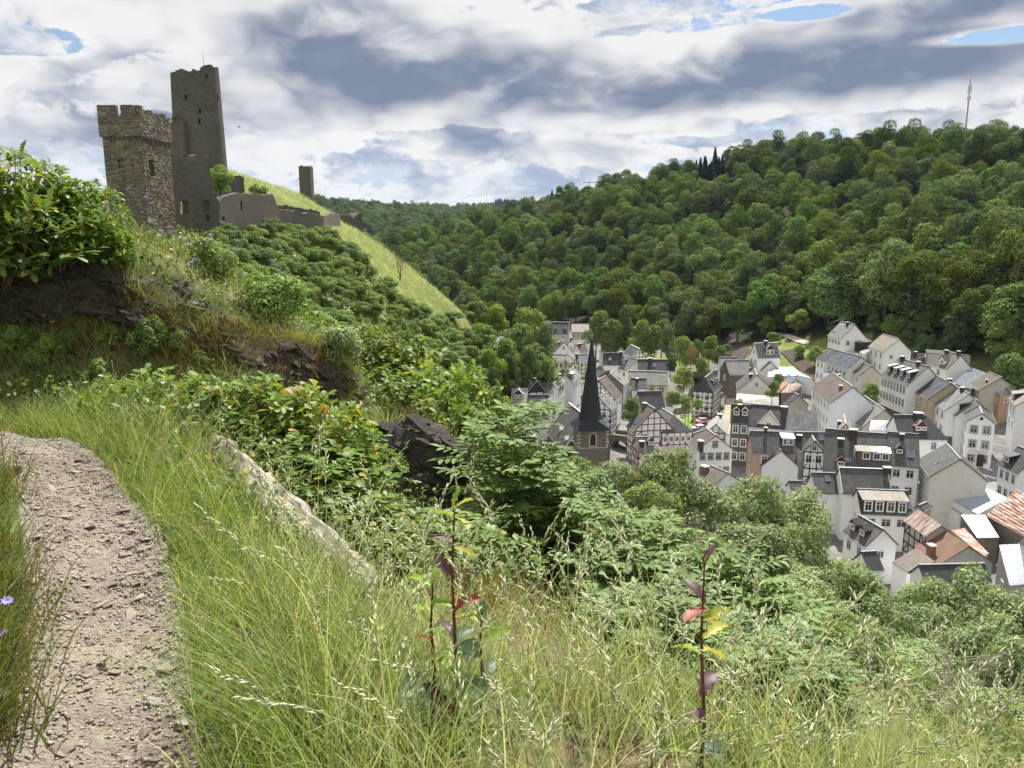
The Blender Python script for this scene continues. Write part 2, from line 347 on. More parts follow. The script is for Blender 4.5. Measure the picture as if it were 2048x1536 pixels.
def build_ground():
    rad = [0.25]
    while rad[-1] < 14000: rad.append(rad[-1]*(1.022 if rad[-1] < 900 else 1.05))
    rad = np.array(rad)
    th = np.concatenate([np.arange(-44, 44, .26), np.arange(44, 316, 4.0)]); th = np.radians(th)
    X = rad[:, None]*np.sin(th)[None, :]; Y = rad[:, None]*np.cos(th)[None, :]
    Z = H(X, Y)
    pd = path_dist(X, Y)
    Z = Z-np.where(pd < 0, .06, 0)
    n, m = X.shape
    V = np.stack([X, Y, Z], -1).reshape(-1, 3)
    i = np.arange(n-1)[:, None]*m; j = np.arange(m)[None, :]; j2 = (np.arange(m)+1)[None, :] % m
    F = np.stack([i+j, i+j2, i+m+j2, i+m+j], -1).reshape(-1, 4)
    V = np.vstack([V, [[0, 0, h1(0, 0)]]]); c = len(V)-1
    me = mesh_np('ground', V, F[:, ::-1] if False else F, [MATS['ground']], smooth=True)
    # which soil and cover lies where (R grass, G village paving and yards, B woodland floor)
    r = np.hypot(X, Y).ravel(); x = X.ravel(); y = Y.ravel(); z = Z.ravel()
    wood = forest_mask(x, y) | (r > 1050)
    vill = (z < -28) & (y > 62) & (r < 330) & ~wood & ((z < -37.5) | (x > 70) & (r < 205))
    gard = vill & (((fbm(x*.05, y*.05, 3, 21) > .1) & ((r > 230) | (x > 125))))
    grass = ((y > 125) & (x < 5) & (r < 260)) | gard | (r > 2300) | ((z < -24) & (y > 62) & (r < 330) & ~wood & ~vill & (x > 20))
    col = np.zeros((len(V), 4), np.float32); col[:, 3] = 1
    col[:-1, 0] = np.maximum(grass, .55*((r > 10.5) & (r < 330) & (z > -36) & ~wood & (x < 40))); col[:-1, 1] = vill & ~gard; col[:-1, 2] = wood & ~(r > 2300)
    at_ = me.color_attributes.new('cover', 'FLOAT_COLOR', 'POINT'); at_.data.foreach_set('color', col.ravel())
    o = link('ground', me); tag(o, kind='structure'); return o

def ground_material():
    m, N = newmat('ground')
    tc = N.n('ShaderNodeTexCoord').outputs['Object']
    at_ = N.n('ShaderNodeAttribute', attribute_name='cover'); sp = N.n('ShaderNodeSeparateColor'); N.put(sp.inputs[0], at_.outputs['Color'])
    n1 = N.noise(tc, .9, 6, .6); n2 = N.noise(tc, 14, 5, .65); n3 = N.noise(tc, .05, 4, .6)
    soil = N.mix(N.ramp(n2, .35, .65), (.06, .043, .026, 1), (.19, .15, .095, 1))
    herb = N.mix(N.ramp(n2, .3, .7), (.045, .075, .018, 1), (.13, .155, .045, 1))
    near = N.mix(N.ramp(n1, .42, .56), soil, herb)
    gr = N.mix(N.ramp(N.noise(tc, .22, 6, .7), .35, .68), (.14, .185, .042, 1), (.30, .30, .10, 1))
    gr = N.mix(N.ramp(N.noise(tc, .9, 6, .75), .38, .66, 0, .75), gr, (.085, .12, .028, 1))
    pav = N.mix(N.ramp(N.noise(tc, .35, 5), .4, .6), (.15, .148, .145, 1), (.22, .212, .20, 1))
    wd = N.mix(N.ramp(n1, .4, .6), (.02, .03, .01, 1), (.05, .045, .022, 1))
    col = N.mix(sp.outputs[0], near, gr); col = N.mix(sp.outputs[1], col, pav); col = N.mix(sp.outputs[2], col, wd)
    b = N.n('ShaderNodeBsdfPrincipled', ins={'Base Color': col, 'Roughness': .95, 'Specular IOR Level': .15})
    bp = N.n('ShaderNodeBump', ins={'Strength': .6, 'Height': N.m('ADD', N.m('MULTIPLY', n2, .12), N.m('MULTIPLY', N.noise(tc, 1.2, 6, .65), .35))}); bp.inputs['Distance'].default_value = .25
    N.put(b.inputs['Normal'], bp); N.put(N.n('ShaderNodeOutputMaterial').inputs[0], b)
ground_material()
ground = build_ground()
# ------------------------------------------------------------------ foliage materials
leafmat('leaf_wood', (.075, .140, .034), (.185, .270, .078), .22, .42, .0, tint=(1.1, 1.1, .7))
leafmat('leaf_wood_yellow', (.095, .140, .028), (.175, .225, .058), .22, .22, .0)
leafmat('leaf_wood_grey', (.090, .135, .055), (.19, .245, .12), .22, .2, .0)
leafmat('leaf_shrub', (.13, .21, .045), (.26, .36, .10), .30, .2, .01)
leafmat('leaf_fresh', (.13, .215, .028), (.25, .34, .06), .32, .2, .01)
leafmat('leaf_ash', (.10, .17, .06), (.23, .31, .135), .28, .2, .01)
leafmat('leaf_needle', (.012, .030, .014), (.028, .052, .022), .12, .2, .02)
leafmat('leaf_dry', (.20, .13, .055), (.30, .21, .09), .3, .1, .02)
pbr('bark', (.085, .066, .048), (.17, .14, .11), 6, .95, .5, 30)
pbr('bark_grey', (.17, .15, .125), (.30, .27, .23), 9, .95, .4, 30)

def rdir(n, r=rng):
    v = r.normal(size=(n, 3)); return v/np.linalg.norm(v, axis=1)[:, None]
def leaves_mesh(name, P, Nrm, size, mat, aspect=.62, r=rng, jitter=.6):
    """one small pointed leaf (or leaf clump) face per position"""
    n = len(P); nn = Nrm+jitter*rdir(n, r); nn /= np.linalg.norm(nn, axis=1)[:, None]+1e-9
    t = np.cross(nn, rdir(n, r)); t /= np.linalg.norm(t, axis=1)[:, None]+1e-9
    b = np.cross(nn, t); s = size[:, None]
    a = P-t*s*.5; c = P+t*s*.5; d = P+b*s*aspect*.5+nn*s*.10-t*s*.08; e = P-b*s*aspect*.5+nn*s*.10-t*s*.08
    V = np.stack([a, e, c, d], 1).reshape(-1, 3); F = np.arange(4*n).reshape(-1, 4)
    return mesh_np(name, V, F, [mat])
def lobes_points(r, lobes, per, fill=.35, up=.55):
    P = []; Nn = []
    for c, rad in lobes:
        k = int(per*rad*rad); d = rdir(k, r); d[:, 2] = np.where(d[:, 2] < -.55, -d[:, 2], d[:, 2])
        rr = rad*(1-fill*r.random(k)**2)*(1+.14*np.sin(d[:, 0]*7+c[0])*np.cos(d[:, 1]*6+c[2]))
        P.append(np.asarray(c)+d*rr[:, None]*np.array([1, 1, .85])); q = d.copy(); q[:, 2] += up; Nn.append(q)
    return np.vstack(P), np.vstack(Nn)
def crown_lobes(r, h0, h1_, rad, n, lr=(.32, .5), top=.75):
    L = []
    hc = (h0+h1_)/2; hh = (h1_-h0)/2
    for i in range(n):
        d = rdir(1, r)[0]; d[2] = d[2]*.9+.15
        k = .45+.35*r.random()
        w = 1.0-max(0, d[2])*(1-top)
        L.append((np.array([d[0]*rad*k*w, d[1]*rad*k*w, hc+d[2]*hh*k*1.15]), rad*(lr[0]+(lr[1]-lr[0])*r.random())))
    return L
def trunk_mesh(name, r, h, rad, lobes, mat, k=7, lean=.04):
    mb = MB(); lx, ly = r.normal(0, lean, 2)*h
    mb.tube([(0, 0, -.6), (lx*.15, ly*.15, h*.2), (lx*.5, ly*.5, h*.5), (lx, ly, h*.82)], [rad*1.5, rad, rad*.7, rad*.15], 7)
    for c, lr in lobes[:k]:
        z = min(max(c[2]*.55, h*.15), h*.6); p = Vector((lx*z/h, ly*z/h, z)); c = Vector(c)
        mb.tube([p, p.lerp(c, .5)+Vector((0, 0, -.03*h)), c], [rad*.42, rad*.25, rad*.06], 5, cap=False)
    return mb.mesh(name, [mat], smooth=True)
def make_tree(kind, seed, h, rad, mat, per, leaf, n, h0=.28, lr=(.32, .5), top=.75, bark='bark'):
    r = np.random.default_rng(seed); L = crown_lobes(r, h*h0, h, rad, n, lr, top)
    P, Nn = lobes_points(r, L, per); keep = P[:, 2] > h*.06
    P = P[keep]; Nn = Nn[keep]
    c = leaves_mesh('crown', P, Nn, leaf*(.6+.8*r.random(len(P))), MATS[mat], r=r)
    t = trunk_mesh('trunk', r, h, max(.05, h*.018), L, MATS[bark])
    return dict(kind=kind, crown=c, trunk=t, h=h, rad=rad)
def make_conifer(seed, h, rad, mat='leaf_needle'):
    r = np.random.default_rng(seed); P = []; Nn = []
    for i in range(46):
        z = h*(.10+.9*(i/46)**.95); R_ = rad*(1-z/h)*1.02+.12
        for k in range(11):
            a = r.random()*6.283; q = r.random(12)**.6*R_
            x = np.cos(a)*q; y = np.sin(a)*q
            P.append(np.stack([x, y, z-q*.42+r.normal(0, .08, 12)], 1)); Nn.append(np.tile([math.cos(a)*.4, math.sin(a)*.4, 1], (12, 1)))
    P = np.vstack(P); Nn = np.vstack(Nn)
    c = leaves_mesh('crown', P, Nn, .55*(.6+.6*r.random(len(P))), MATS[mat], .45, r, .6)
    mb = MB(); mb.tube([(0, 0, -.5), (0, 0, h*.97)], [h*.014, .02], 6)
    return dict(kind='spruce', crown=c, trunk=mb.mesh('trunk', [MATS['bark']]), h=h, rad=rad)

WOOD = [make_tree('broad', 100+i, h, rd, m, per, lf, n, h0, lr, top) for i, (h, rd, m, per, lf, n, h0, lr, top) in enumerate([
    (12.5, 4.8, 'leaf_wood', 100, .44, 17, .06, (.28, .52), .7), (14, 4.4, 'leaf_wood', 100, .42, 18, .06, (.28, .50), .65),
    (11, 5.2, 'leaf_wood', 96, .45, 19, .06, (.26, .52), .8), (13, 4.6, 'leaf_wood_yellow', 100, .42, 16, .06, (.30, .52), .7),
    (12, 5.0, 'leaf_wood_grey', 100, .42, 17, .06, (.28, .50), .75), (15, 4.2, 'leaf_wood', 100, .42, 18, .06, (.28, .50), .6),
    (10, 4.2, 'leaf_wood_yellow', 100, .40, 15, .06, (.30, .52), .75)])]
CONI = [make_conifer(150, 15, 3.0), make_conifer(151, 12, 2.6)]
SHRUB = [make_tree('shrub', 200+i, h, rd, m, per, lf, n, h0, lr, top) for i, (h, rd, m, per, lf, n, h0, lr, top) in enumerate([
    (4.2, 2.3, 'leaf_shrub', 420, .22, 20, .05, (.28, .46), .8), (3.4, 2.2, 'leaf_shrub', 420, .21, 18, .0, (.3, .5), .85),
    (5.0, 2.2, 'leaf_ash', 400, .22, 22, .08, (.26, .42), .7), (3.0, 1.9, 'leaf_fresh', 460, .20, 16, .0, (.3, .5), .85)])]
MIDT = [make_tree('mid', 240+i, h, rd, m, per, lf, n, h0, lr, top) for i, (h, rd, m, per, lf, n, h0, lr, top) in enumerate([
    (9.5, 3.6, 'leaf_shrub', 140, .38, 26, .12, (.26, .44), .7), (8.5, 3.4, 'leaf_shrub', 150, .36, 24, .1, (.26, .44), .75),
    (10.5, 3.4, 'leaf_wood_grey', 140, .38, 26, .12, (.24, .42), .65), (7.5, 3.2, 'leaf_fresh', 160, .34, 22, .1, (.28, .46), .8)])]
def put_tree(p, loc, s=1.0, rz=None, name='deciduous_tree', label='', cat='tree', group=None, sz=None, mat=None):
    t = thing(name, label, cat, loc, rng.random()*6.28 if rz is None else rz, group)
    t.scale = (s, s, sz or s)
    link('trunk', p['trunk'], t); c = link('crown', p['crown'], t)
    if mat:
        c.data.materials  # shared mesh: give this crown its own leaf colour through the object slot
        c.material_slots[0].link = 'OBJECT'; c.material_slots[0].material = MATS[mat]
    return t
def proj(x, y, z):
    cy, sy = math.cos(PITCH), math.sin(PITCH)
    f = y*cy-z*sy; v = y*sy+z*cy
    return 1024+FPX*x/f, 768-FPX*v/f

# ------------------------------------------------------------------ the woods
def instancer(name, pts, rot, scl, idx, protos):
    """one object that stands for a mass of trees: geometry nodes set a tree mesh on every point"""
    col = bpy.data.collections.new(name+'_kinds')
    for i, p in enumerate(protos):
        o = bpy.data.objects.new('%s_kind_%02d' % (name, i), p['crown']); col.objects.link(o)
    me = bpy.data.meshes.new(name); me.from_pydata([tuple(p) for p in pts], [], [])
    for nm, tp, arr, key in (('rot', 'FLOAT', rot, 'value'), ('scl', 'FLOAT', scl, 'value'), ('idx', 'INT', idx, 'value')):
        at_ = me.attributes.new(nm, tp, 'POINT'); at_.data.foreach_set(key, np.asarray(arr))
    o = link(name, me)
    g = bpy.data.node_groups.new(name, 'GeometryNodeTree')
    g.interface.new_socket('Geometry', in_out='INPUT', socket_type='NodeSocketGeometry'); g.interface.new_socket('Geometry', in_out='OUTPUT', socket_type='NodeSocketGeometry')
    n = g.nodes; L = g.links
    gi = n.new('NodeGroupInput'); go = n.new('NodeGroupOutput'); ip = n.new('GeometryNodeInstanceOnPoints'); ci = n.new('GeometryNodeCollectionInfo')
    ci.inputs['Collection'].default_value = col; ci.inputs['Separate Children'].default_value = True; ci.inputs['Reset Children'].default_value = True
    L.new(gi.outputs[0], ip.inputs['Points']); L.new(ci.outputs[0], ip.inputs['Instance']); ip.inputs['Pick Instance'].default_value = True
    def na(nm, tp):
        a = n.new('GeometryNodeInputNamedAttribute'); a.data_type = tp; a.inputs['Name'].default_value = nm; return a.outputs[0]
    L.new(na('idx', 'INT'), ip.inputs['Instance Index']); L.new(na('scl', 'FLOAT'), ip.inputs['Scale'])
    cx = n.new('ShaderNodeCombineXYZ'); L.new(na('rot', 'FLOAT'), cx.inputs[2]); L.new(cx.outputs[0], ip.inputs['Rotation'])
    L.new(ip.outputs[0], go.inputs[0])
    md = o.modifiers.new('trees', 'NODES'); md.node_group = g
    return o
def build_woods():
    r = np.random.default_rng(5); T = []
    def scatter(r0, r1, sp, a0, a1):
        y0 = math.cos(R(max(abs(a0), abs(a1))))*r0*.6
        xs = np.arange(r1*math.sin(R(a0)), r1*math.sin(R(a1)), sp); ys = np.arange(y0, r1, sp*.9)
        X, Y = np.meshgrid(xs, ys); X = X+r.uniform(-.45, .45, X.shape)*sp; Y = Y+r.uniform(-.45, .45, Y.shape)*sp
        X = X.ravel(); Y = Y.ravel(); rr = np.hypot(X, Y); az = np.degrees(np.arctan2(X, Y))
        k = (rr >= r0) & (rr < r1) & (az > a0) & (az < a1) & forest_mask(X, Y); return X[k], Y[k]
    x1, y1 = scatter(200, 420, 9.6, -4, 36); x2, y2 = scatter(420, 1050, 10.2, -14, 35); x3, y3 = scatter(1050, 2300, 13, -19, 5)
    X = np.concatenate([x1, x2, x3]); Y = np.concatenate([y1, y2, y3]); Z = H(X, Y); r_ = np.hypot(X, Y)
    # leave out what the ridges hide altogether
    vis = np.ones(len(X), bool)
    for t in np.linspace(.25, .98, 40): vis &= (H(X*t, Y*t) < (Z+16)*t+1)
    X, Y, Z, r_ = X[vis], Y[vis], Z[vis], r_[vis]
    # clear the mast's foot and the sloping vineyard scar
    n = len(X); kind = r.choice(len(WOOD), n, p=[.22, .18, .16, .14, .08, .11, .11])
    az = np.degrees(np.arctan2(X, Y))
    scl = (.85+1.0*r.random(n)**1.4)*np.where(r_ < 300, 1.02, 1.0)*np.where(r_ > 1050, 1.5, 1.0)*np.where((az > 21) & (r_ < 340), 1.15, 1)
    con = ((az > 12.6) & (az < 14.6) & (r_ > 505)) | ((r.random(n) < .02) & (r_ > 330) & (az < 20))
    scl = np.where(con, scl*.9, scl)
    order = np.argsort(r_-scl*20+np.where((az > 35.5) | (az < -6), 999, 0))
    px, py = proj(X, Y, Z+6)
    single = [i for i in order if -40 < px[i] < 2088][:285]
    S = set(single); names = {}
    for i in single:
        a = az[i]; p = CONI[i % 2] if con[i] else WOOD[kind[i]]
        k = p['crown'].materials[0].name; u = px[i]
        lm = [(1180, 'beyond the far end of the village'), (1330, 'above the river bank trees'), (1470, 'above the maypole'), (1570, 'above the tall white house'), (1660, 'above the hill track'), (1760, 'above the highest white house'), (1880, 'above the upper gardens'), (1980, 'below the radio mast'), (9e9, 'at the right picture edge')]
        lm = next(t for q, t in lm if u < q); rk = r_[i]-np.interp(a, [-12, -6, -2, 3, 7, 11.5, 17, 21, 24, 27, 30, 34, 45], [430, 400, 370, 345, 322, 298, 274, 258, 250, 240, 230, 222, 210])
        rank = 'at the wood foot' if rk < 14 else ('in the second rank' if rk < 30 else ('in mid slope' if rk < 55 else 'high on the slope'))
        tone = 'dark spruce' if con[i] else ('yellow-green broadleaf' if 'yellow' in k else ('silvery broadleaf' if 'grey' in k else 'dark green broadleaf'))
        size = 'large' if scl[i] > 1.45 else ('middling' if scl[i] > 1.15 else 'low')
        put_tree(p, (X[i], Y[i], Z[i]-.3), scl[i], r.random()*6.28, 'spruce_tree' if con[i] else 'deciduous_tree', f'{size} {tone} {rank} {lm}', 'tree', f'{size} {tone} trees {lm}')
    rest = np.array([i for i in range(n) if i not in S])
    idx = np.where(con[rest], len(WOOD)+(rest % 2), kind[rest])
    o = instancer('far_woodland', np.stack([X, Y, Z-.3], 1)[rest], r.random(len(rest))*6.28, scl[rest], idx.astype(np.int32), WOOD+CONI)
    tag(o, 'closed green woodland covering the far hillside and ridges', 'woodland', kind='stuff')
    # the spruce block on the far ridge
    q = at(1005, 415, 3200); m = 380
    bx = q[0]+r.uniform(-80, 105, m); by = 3200+r.uniform(-60, 160, m); sc2 = np.where(bx-q[0] < -30, .9, 1.35)*r.uniform(.9, 1.2, m)
    ex = q[0]+r.uniform(-260, 110, 150); ey = 3200+r.uniform(-30, 60, 150)
    bx = np.append(bx, ex); by = np.append(by, ey); sc2 = np.append(sc2, r.uniform(.5, .8, 150))
    o2 = instancer('distant_spruce_wood', np.stack([bx, by, H(bx, by)-1], 1), r.random(len(bx))*6.28, sc2*1.6, r.integers(0, 2, len(bx)).astype(np.int32), CONI)
    tag(o2, 'dark spruce plantation on the farthest ridge under the turbines', 'woodland', kind='stuff')
    print('woods', n, len(single))
build_woods()
# ------------------------------------------------------------------ castle
def stone_material(name, c1, c2, c3, sx=.55, sy=.18, bump=.9, mort=(.16, .14, .115), cs=.12):
    m, N = newmat(name)
    uv = N.n('ShaderNodeTexCoord').outputs['UV']; ob = N.n('ShaderNodeTexCoord').outputs['Object']
    w = N.v('ADD', uv, N.v('MULTIPLY', N.noise(uv, 3.0, 3, .6, out=1), (.12, .12, 0)))
    br = N.n('ShaderNodeTexBrick', offset=.5); N.put(br.inputs['Vector'], w)
    br.inputs['Scale'].default_value = 1.0; br.inputs['Brick Width'].default_value = sx; br.inputs['Row Height'].default_value = sy
    br.inputs['Mortar Size'].default_value = sy*.13; br.inputs['Mortar Smooth'].default_value = .6; br.inputs['Bias'].default_value = 0
    N.put(br.inputs['Color1'], C4(c1)); N.put(br.inputs['Color2'], C4(c2)); N.put(br.inputs['Mortar'], C4(mort))
    big = N.ramp(N.noise(ob, cs, 6, .65), .38, .62); fine = N.noise(ob, 2.2, 6, .7)
    col = N.mix(N.m('MULTIPLY', big, .65), br.outputs[0], C4(c3)); col = N.mix(N.ramp(fine, .35, .7, 0, .45), col, C4(tuple(q*.55 for q in c1)))
    b = N.n('ShaderNodeBsdfPrincipled', ins={'Base Color': col, 'Roughness': .95, 'Specular IOR Level': .1})
    h = N.m('ADD', N.m('MULTIPLY', br.outputs[1], -.5), N.m('MULTIPLY', N.noise(uv, 5.5, 5, .7), 1.2))
    bp = N.n('ShaderNodeBump', ins={'Strength': bump, 'Height': h}); bp.inputs['Distance'].default_value = .12
    N.put(b.inputs['Normal'], bp); N.put(N.n('ShaderNodeOutputMaterial').inputs[0], b); return m
stone_material('castle_stone', (.185, .168, .145), (.265, .242, .21), (.125, .113, .098), mort=(.12, .105, .085), bump=1.0)
stone_material('castle_stone_sunlit', (.26, .235, .20), (.31, .28, .235), (.21, .19, .16))  # castle stone lightened in colour to stand for sun on the end wall
def single_stones():
    m, N = newmat('tower_stone'); g = N.n('ShaderNodeNewGeometry'); isl = g.outputs['Random Per Island']
    ob = N.n('ShaderNodeTexCoord').outputs['Object']
    col = N.mix(isl, (.16, .138, .112, 1), (.36, .315, .255, 1))
    col = N.mix(N.ramp(N.noise(ob, 1.1, 6, .65), .45, .62, 0, .6), col, (.115, .10, .082, 1))
    b = N.n('ShaderNodeBsdfPrincipled', ins={'Base Color': col, 'Roughness': .95, 'Specular IOR Level': .1})
    bp = N.n('ShaderNodeBump', ins={'Strength': .8, 'Height': N.noise(ob, 9, 5, .7)}); bp.inputs['Distance'].default_value = .06
    N.put(b.inputs['Normal'], bp); N.put(N.n('ShaderNodeOutputMaterial').inputs[0], b)
single_stones()
pbr('opening_shade', (.012, .011, .010), rough=1)  # near-black colour painting the shade inside openings that are not cut
pbr('old_wood', (.10, .078, .055), (.17, .14, .105), 8, .9, .3, 40, stretch=(1, 1, .15))
pbr('steel', (.32, .33, .34), (.42, .42, .43), 3, .5, metal=.6)

def wall_face_stones(mb, o, ex, ez, nrm, w, hfun, z0, z1, r, holes=(), proud=(.0, .09), row=(.10, .20), ln=(.22, .62)):
    """courses of separate rough stones set on a wall: o origin, ex along, nrm outwards"""
    z = z0
    while z < z1:
        hh = r.uniform(*row); x = -r.uniform(0, .3)
        while x < w:
            l = r.uniform(*ln); x0 = max(x, .0); x1 = min(x+l, w); x += l
            if x1-x0 < .07: continue
            xm = (x0+x1)/2; zt = min(z+hh, hfun(xm/w))
            if zt-z < .05: continue
            if any(a < xm < b and c < z+hh/2 < d for a, b, c, d in holes): continue
            p = r.uniform(*proud)**1.0; g = .012
            j = lambda: r.normal(0, .012)
            lo = [o+ex*(x0+g+j())+ez*(z+g+j()), o+ex*(x1-g+j())+ez*(z+g+j()), o+ex*(x1-g+j())+ez*(zt-g+j()), o+ex*(x0+g+j())+ez*(zt-g+j())]
            hi = [q+nrm*(p+r.normal(0, .012)) + ex*r.normal(0, .008) for q in lo]; lo = [q-nrm*.06 for q in lo]
            b = len(mb.v)
            mb.v += [tuple(q) for q in lo+hi]
            for f in ((4, 5, 6, 7), (0, 1, 5, 4), (1, 2, 6, 5), (2, 3, 7, 6), (3, 0, 4, 7)):
                mb.f.append(tuple(b+k for k in f)); mb.m.append(0); mb.uv += [(0, 0), (1, 0), (1, 1), (0, 1)]
        z += hh

def square_tower():
    K = at(299, 485, 85); az = math.atan2(K[0], K[1]); v = Vector((math.sin(az), math.cos(az), 0)); e = Vector((math.cos(az), -math.sin(az), 0))
    s, a, sr = 4.1, R(28), 6.1; r = np.random.default_rng(3)
    dl = -e*math.cos(a)+v*math.sin(a); dr = e*math.sin(a)+v*math.cos(a)     # along the two seen faces
    z0 = K[2]-3.5; zc = 10.0; zt = 13.15; gap = 1.05
    t = thing('square_tower', 'square rubble stone castle tower with battlements and corbel table', 'tower', (K[0], K[1], z0))
    # plan corners relative to the near corner, anticlockwise from above
    def body(off): c = (dl+dr).normalized(); return [Vector((0, 0, 0))-c*off*1.414, dr*sr+(dr-dl).normalized()*off*1.414, (dr*sr+dl*s)+c*off*1.414, dl*s+(dl-dr).normalized()*off*1.414]
    core = MB(); core.prism([(p.x, p.y) for p in body(0)], 0, zc-z0+.2); core.prism([(p.x, p.y) for p in body(.20)], zc-z0, zt-z0-gap-.02)
    core.build('core', MATS['castle_stone'], t)
    st = MB(); Z = Vector((0, 0, 1)); holes_r = [(1.25, 2.15, 4.0+3.5+1.1, 6.0+3.5+1.15)]
    wz = lambda py: at(300, py, 86)[2]-z0
    hr = [(1.2, 2.2, wz(352), wz(318))]; hl = [(2.4, 2.7, wz(338), wz(322))]
    faces = [(dl, (-dr), hl, s), (dr, (-dl), hr, sr)]
    for d, nrm, hs, fw in faces:
        o = Vector((0, 0, 0))
        wall_face_stones(st, o, d, Z, nrm, fw, lambda q: 99, .0, zc-z0, r, hs)
    B = body(.20); s2 = (B[3]-B[0]).length; s3 = (B[1]-B[0]).length
    def prof_l(q): return zt-z0 if (1-q < .44 or .55 < 1-q < .82 or 1-q > .96) else zt-z0-gap      # q from the near corner to the left
    def prof_r(q): return zt-z0-.05 if q < .14 else (zt-z0-gap*.35 if q < .3 else zt-z0-.25-.3*q+.12*math.sin(q*40))
    for d, nrm, pf, fw in ((dl, -dr, prof_l, s2), (dr, -dl, prof_r, s3)):
        wall_face_stones(st, B[0], d, Z, nrm, fw, pf, zc-z0+.02, zt-z0, r, proud=(.0, .07))
    # plain backs of the two far sides
    so = st.build('stonework', MATS['tower_stone'], t); tag(so, kind='stuff')
    me = MB()                                               # merlons as solid blocks behind the stones
    th = .55
    def merlon(d, nrm, q0, q1, zz0, zz1):
        fw = s2 if d is dl else s3; p0 = B[0]+d*fw*q0; p1 = B[0]+d*fw*q1
        P = [p0, p1, p1-nrm*th, p0-nrm*th]; me.prism([(p.x, p.y) for p in P], zz0, zz1)
    b0 = zt-z0-gap-.03
    merlon(dl, -dr, .57, 1.0, b0, zt-z0-.01); merlon(dl, -dr, .19, .44, b0, zt-z0-.01)
    for i in range(10):
        q = i/10; merlon(dr, -dl, q+(.005 if i else .0), q+.1, b0+.001*i, prof_r(q+.05)-.01)
    far = body(.20)
    for k, (p, q) in enumerate(((far[1], far[2]), (far[2], far[3]))):
        d = (q-p); L = d.length; d.normalize(); n = d.cross(Z)
        for a0, a1 in (((.62, .95),) if k else ((.1, .4),)):
            P = [p+d*L*a0, p+d*L*a1, p+d*L*a1-n*th, p+d*L*a0-n*th]; me.prism([(u.x, u.y) for u in P], b0, zt-z0-.05-.1*k)
    me.build('battlement', MATS['castle_stone'], t)
    for d, nrm, fw in ((dl, -dr, s), (dr, -dl, sr)):         # corbels, weathered and uneven
        x = .1; ax = Matrix((d, nrm, Z)).transposed().to_4x4()
        while x < fw-.1:
            w = r.uniform(.16, .26); p = d*(x+w/2); cb = MB()
            for k, (out, zz) in enumerate(((.19, 0), (.12, -.28))):
                if k == 1 and r.random() < .3: continue
                cb.box((0, 0, 0), (w-.03*k, out*2, .279), 0, Matrix.Translation(p+Z*(zc-z0-.14+zz)) @ ax)
            cb.build('corbel', MATS['castle_stone'], t); x += w+r.uniform(.14, .30)
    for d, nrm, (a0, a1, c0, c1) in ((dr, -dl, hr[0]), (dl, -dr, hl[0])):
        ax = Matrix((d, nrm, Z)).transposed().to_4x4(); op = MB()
        op.box((0, 0, 0), (a1-a0-.12, .02, c1-c0), 0, Matrix.Translation(d*(a0+a1)/2+Z*(c0+c1)/2+nrm*.006) @ ax); op.build('window_opening_shade', MATS['opening_shade'], t)  # flat dark panel stands for the shade of the recess
    bm = MB(); p = dl*2.0+Z*wz(345); bm.tube([p-dr*.1, p-dr*.4+Z*.0, dl*3.2+Z*(wz(352))-dr*1.0], [.09, .09, .08], 6); bm.build('wooden_beam', MATS['old_wood'], t)
square_tower()

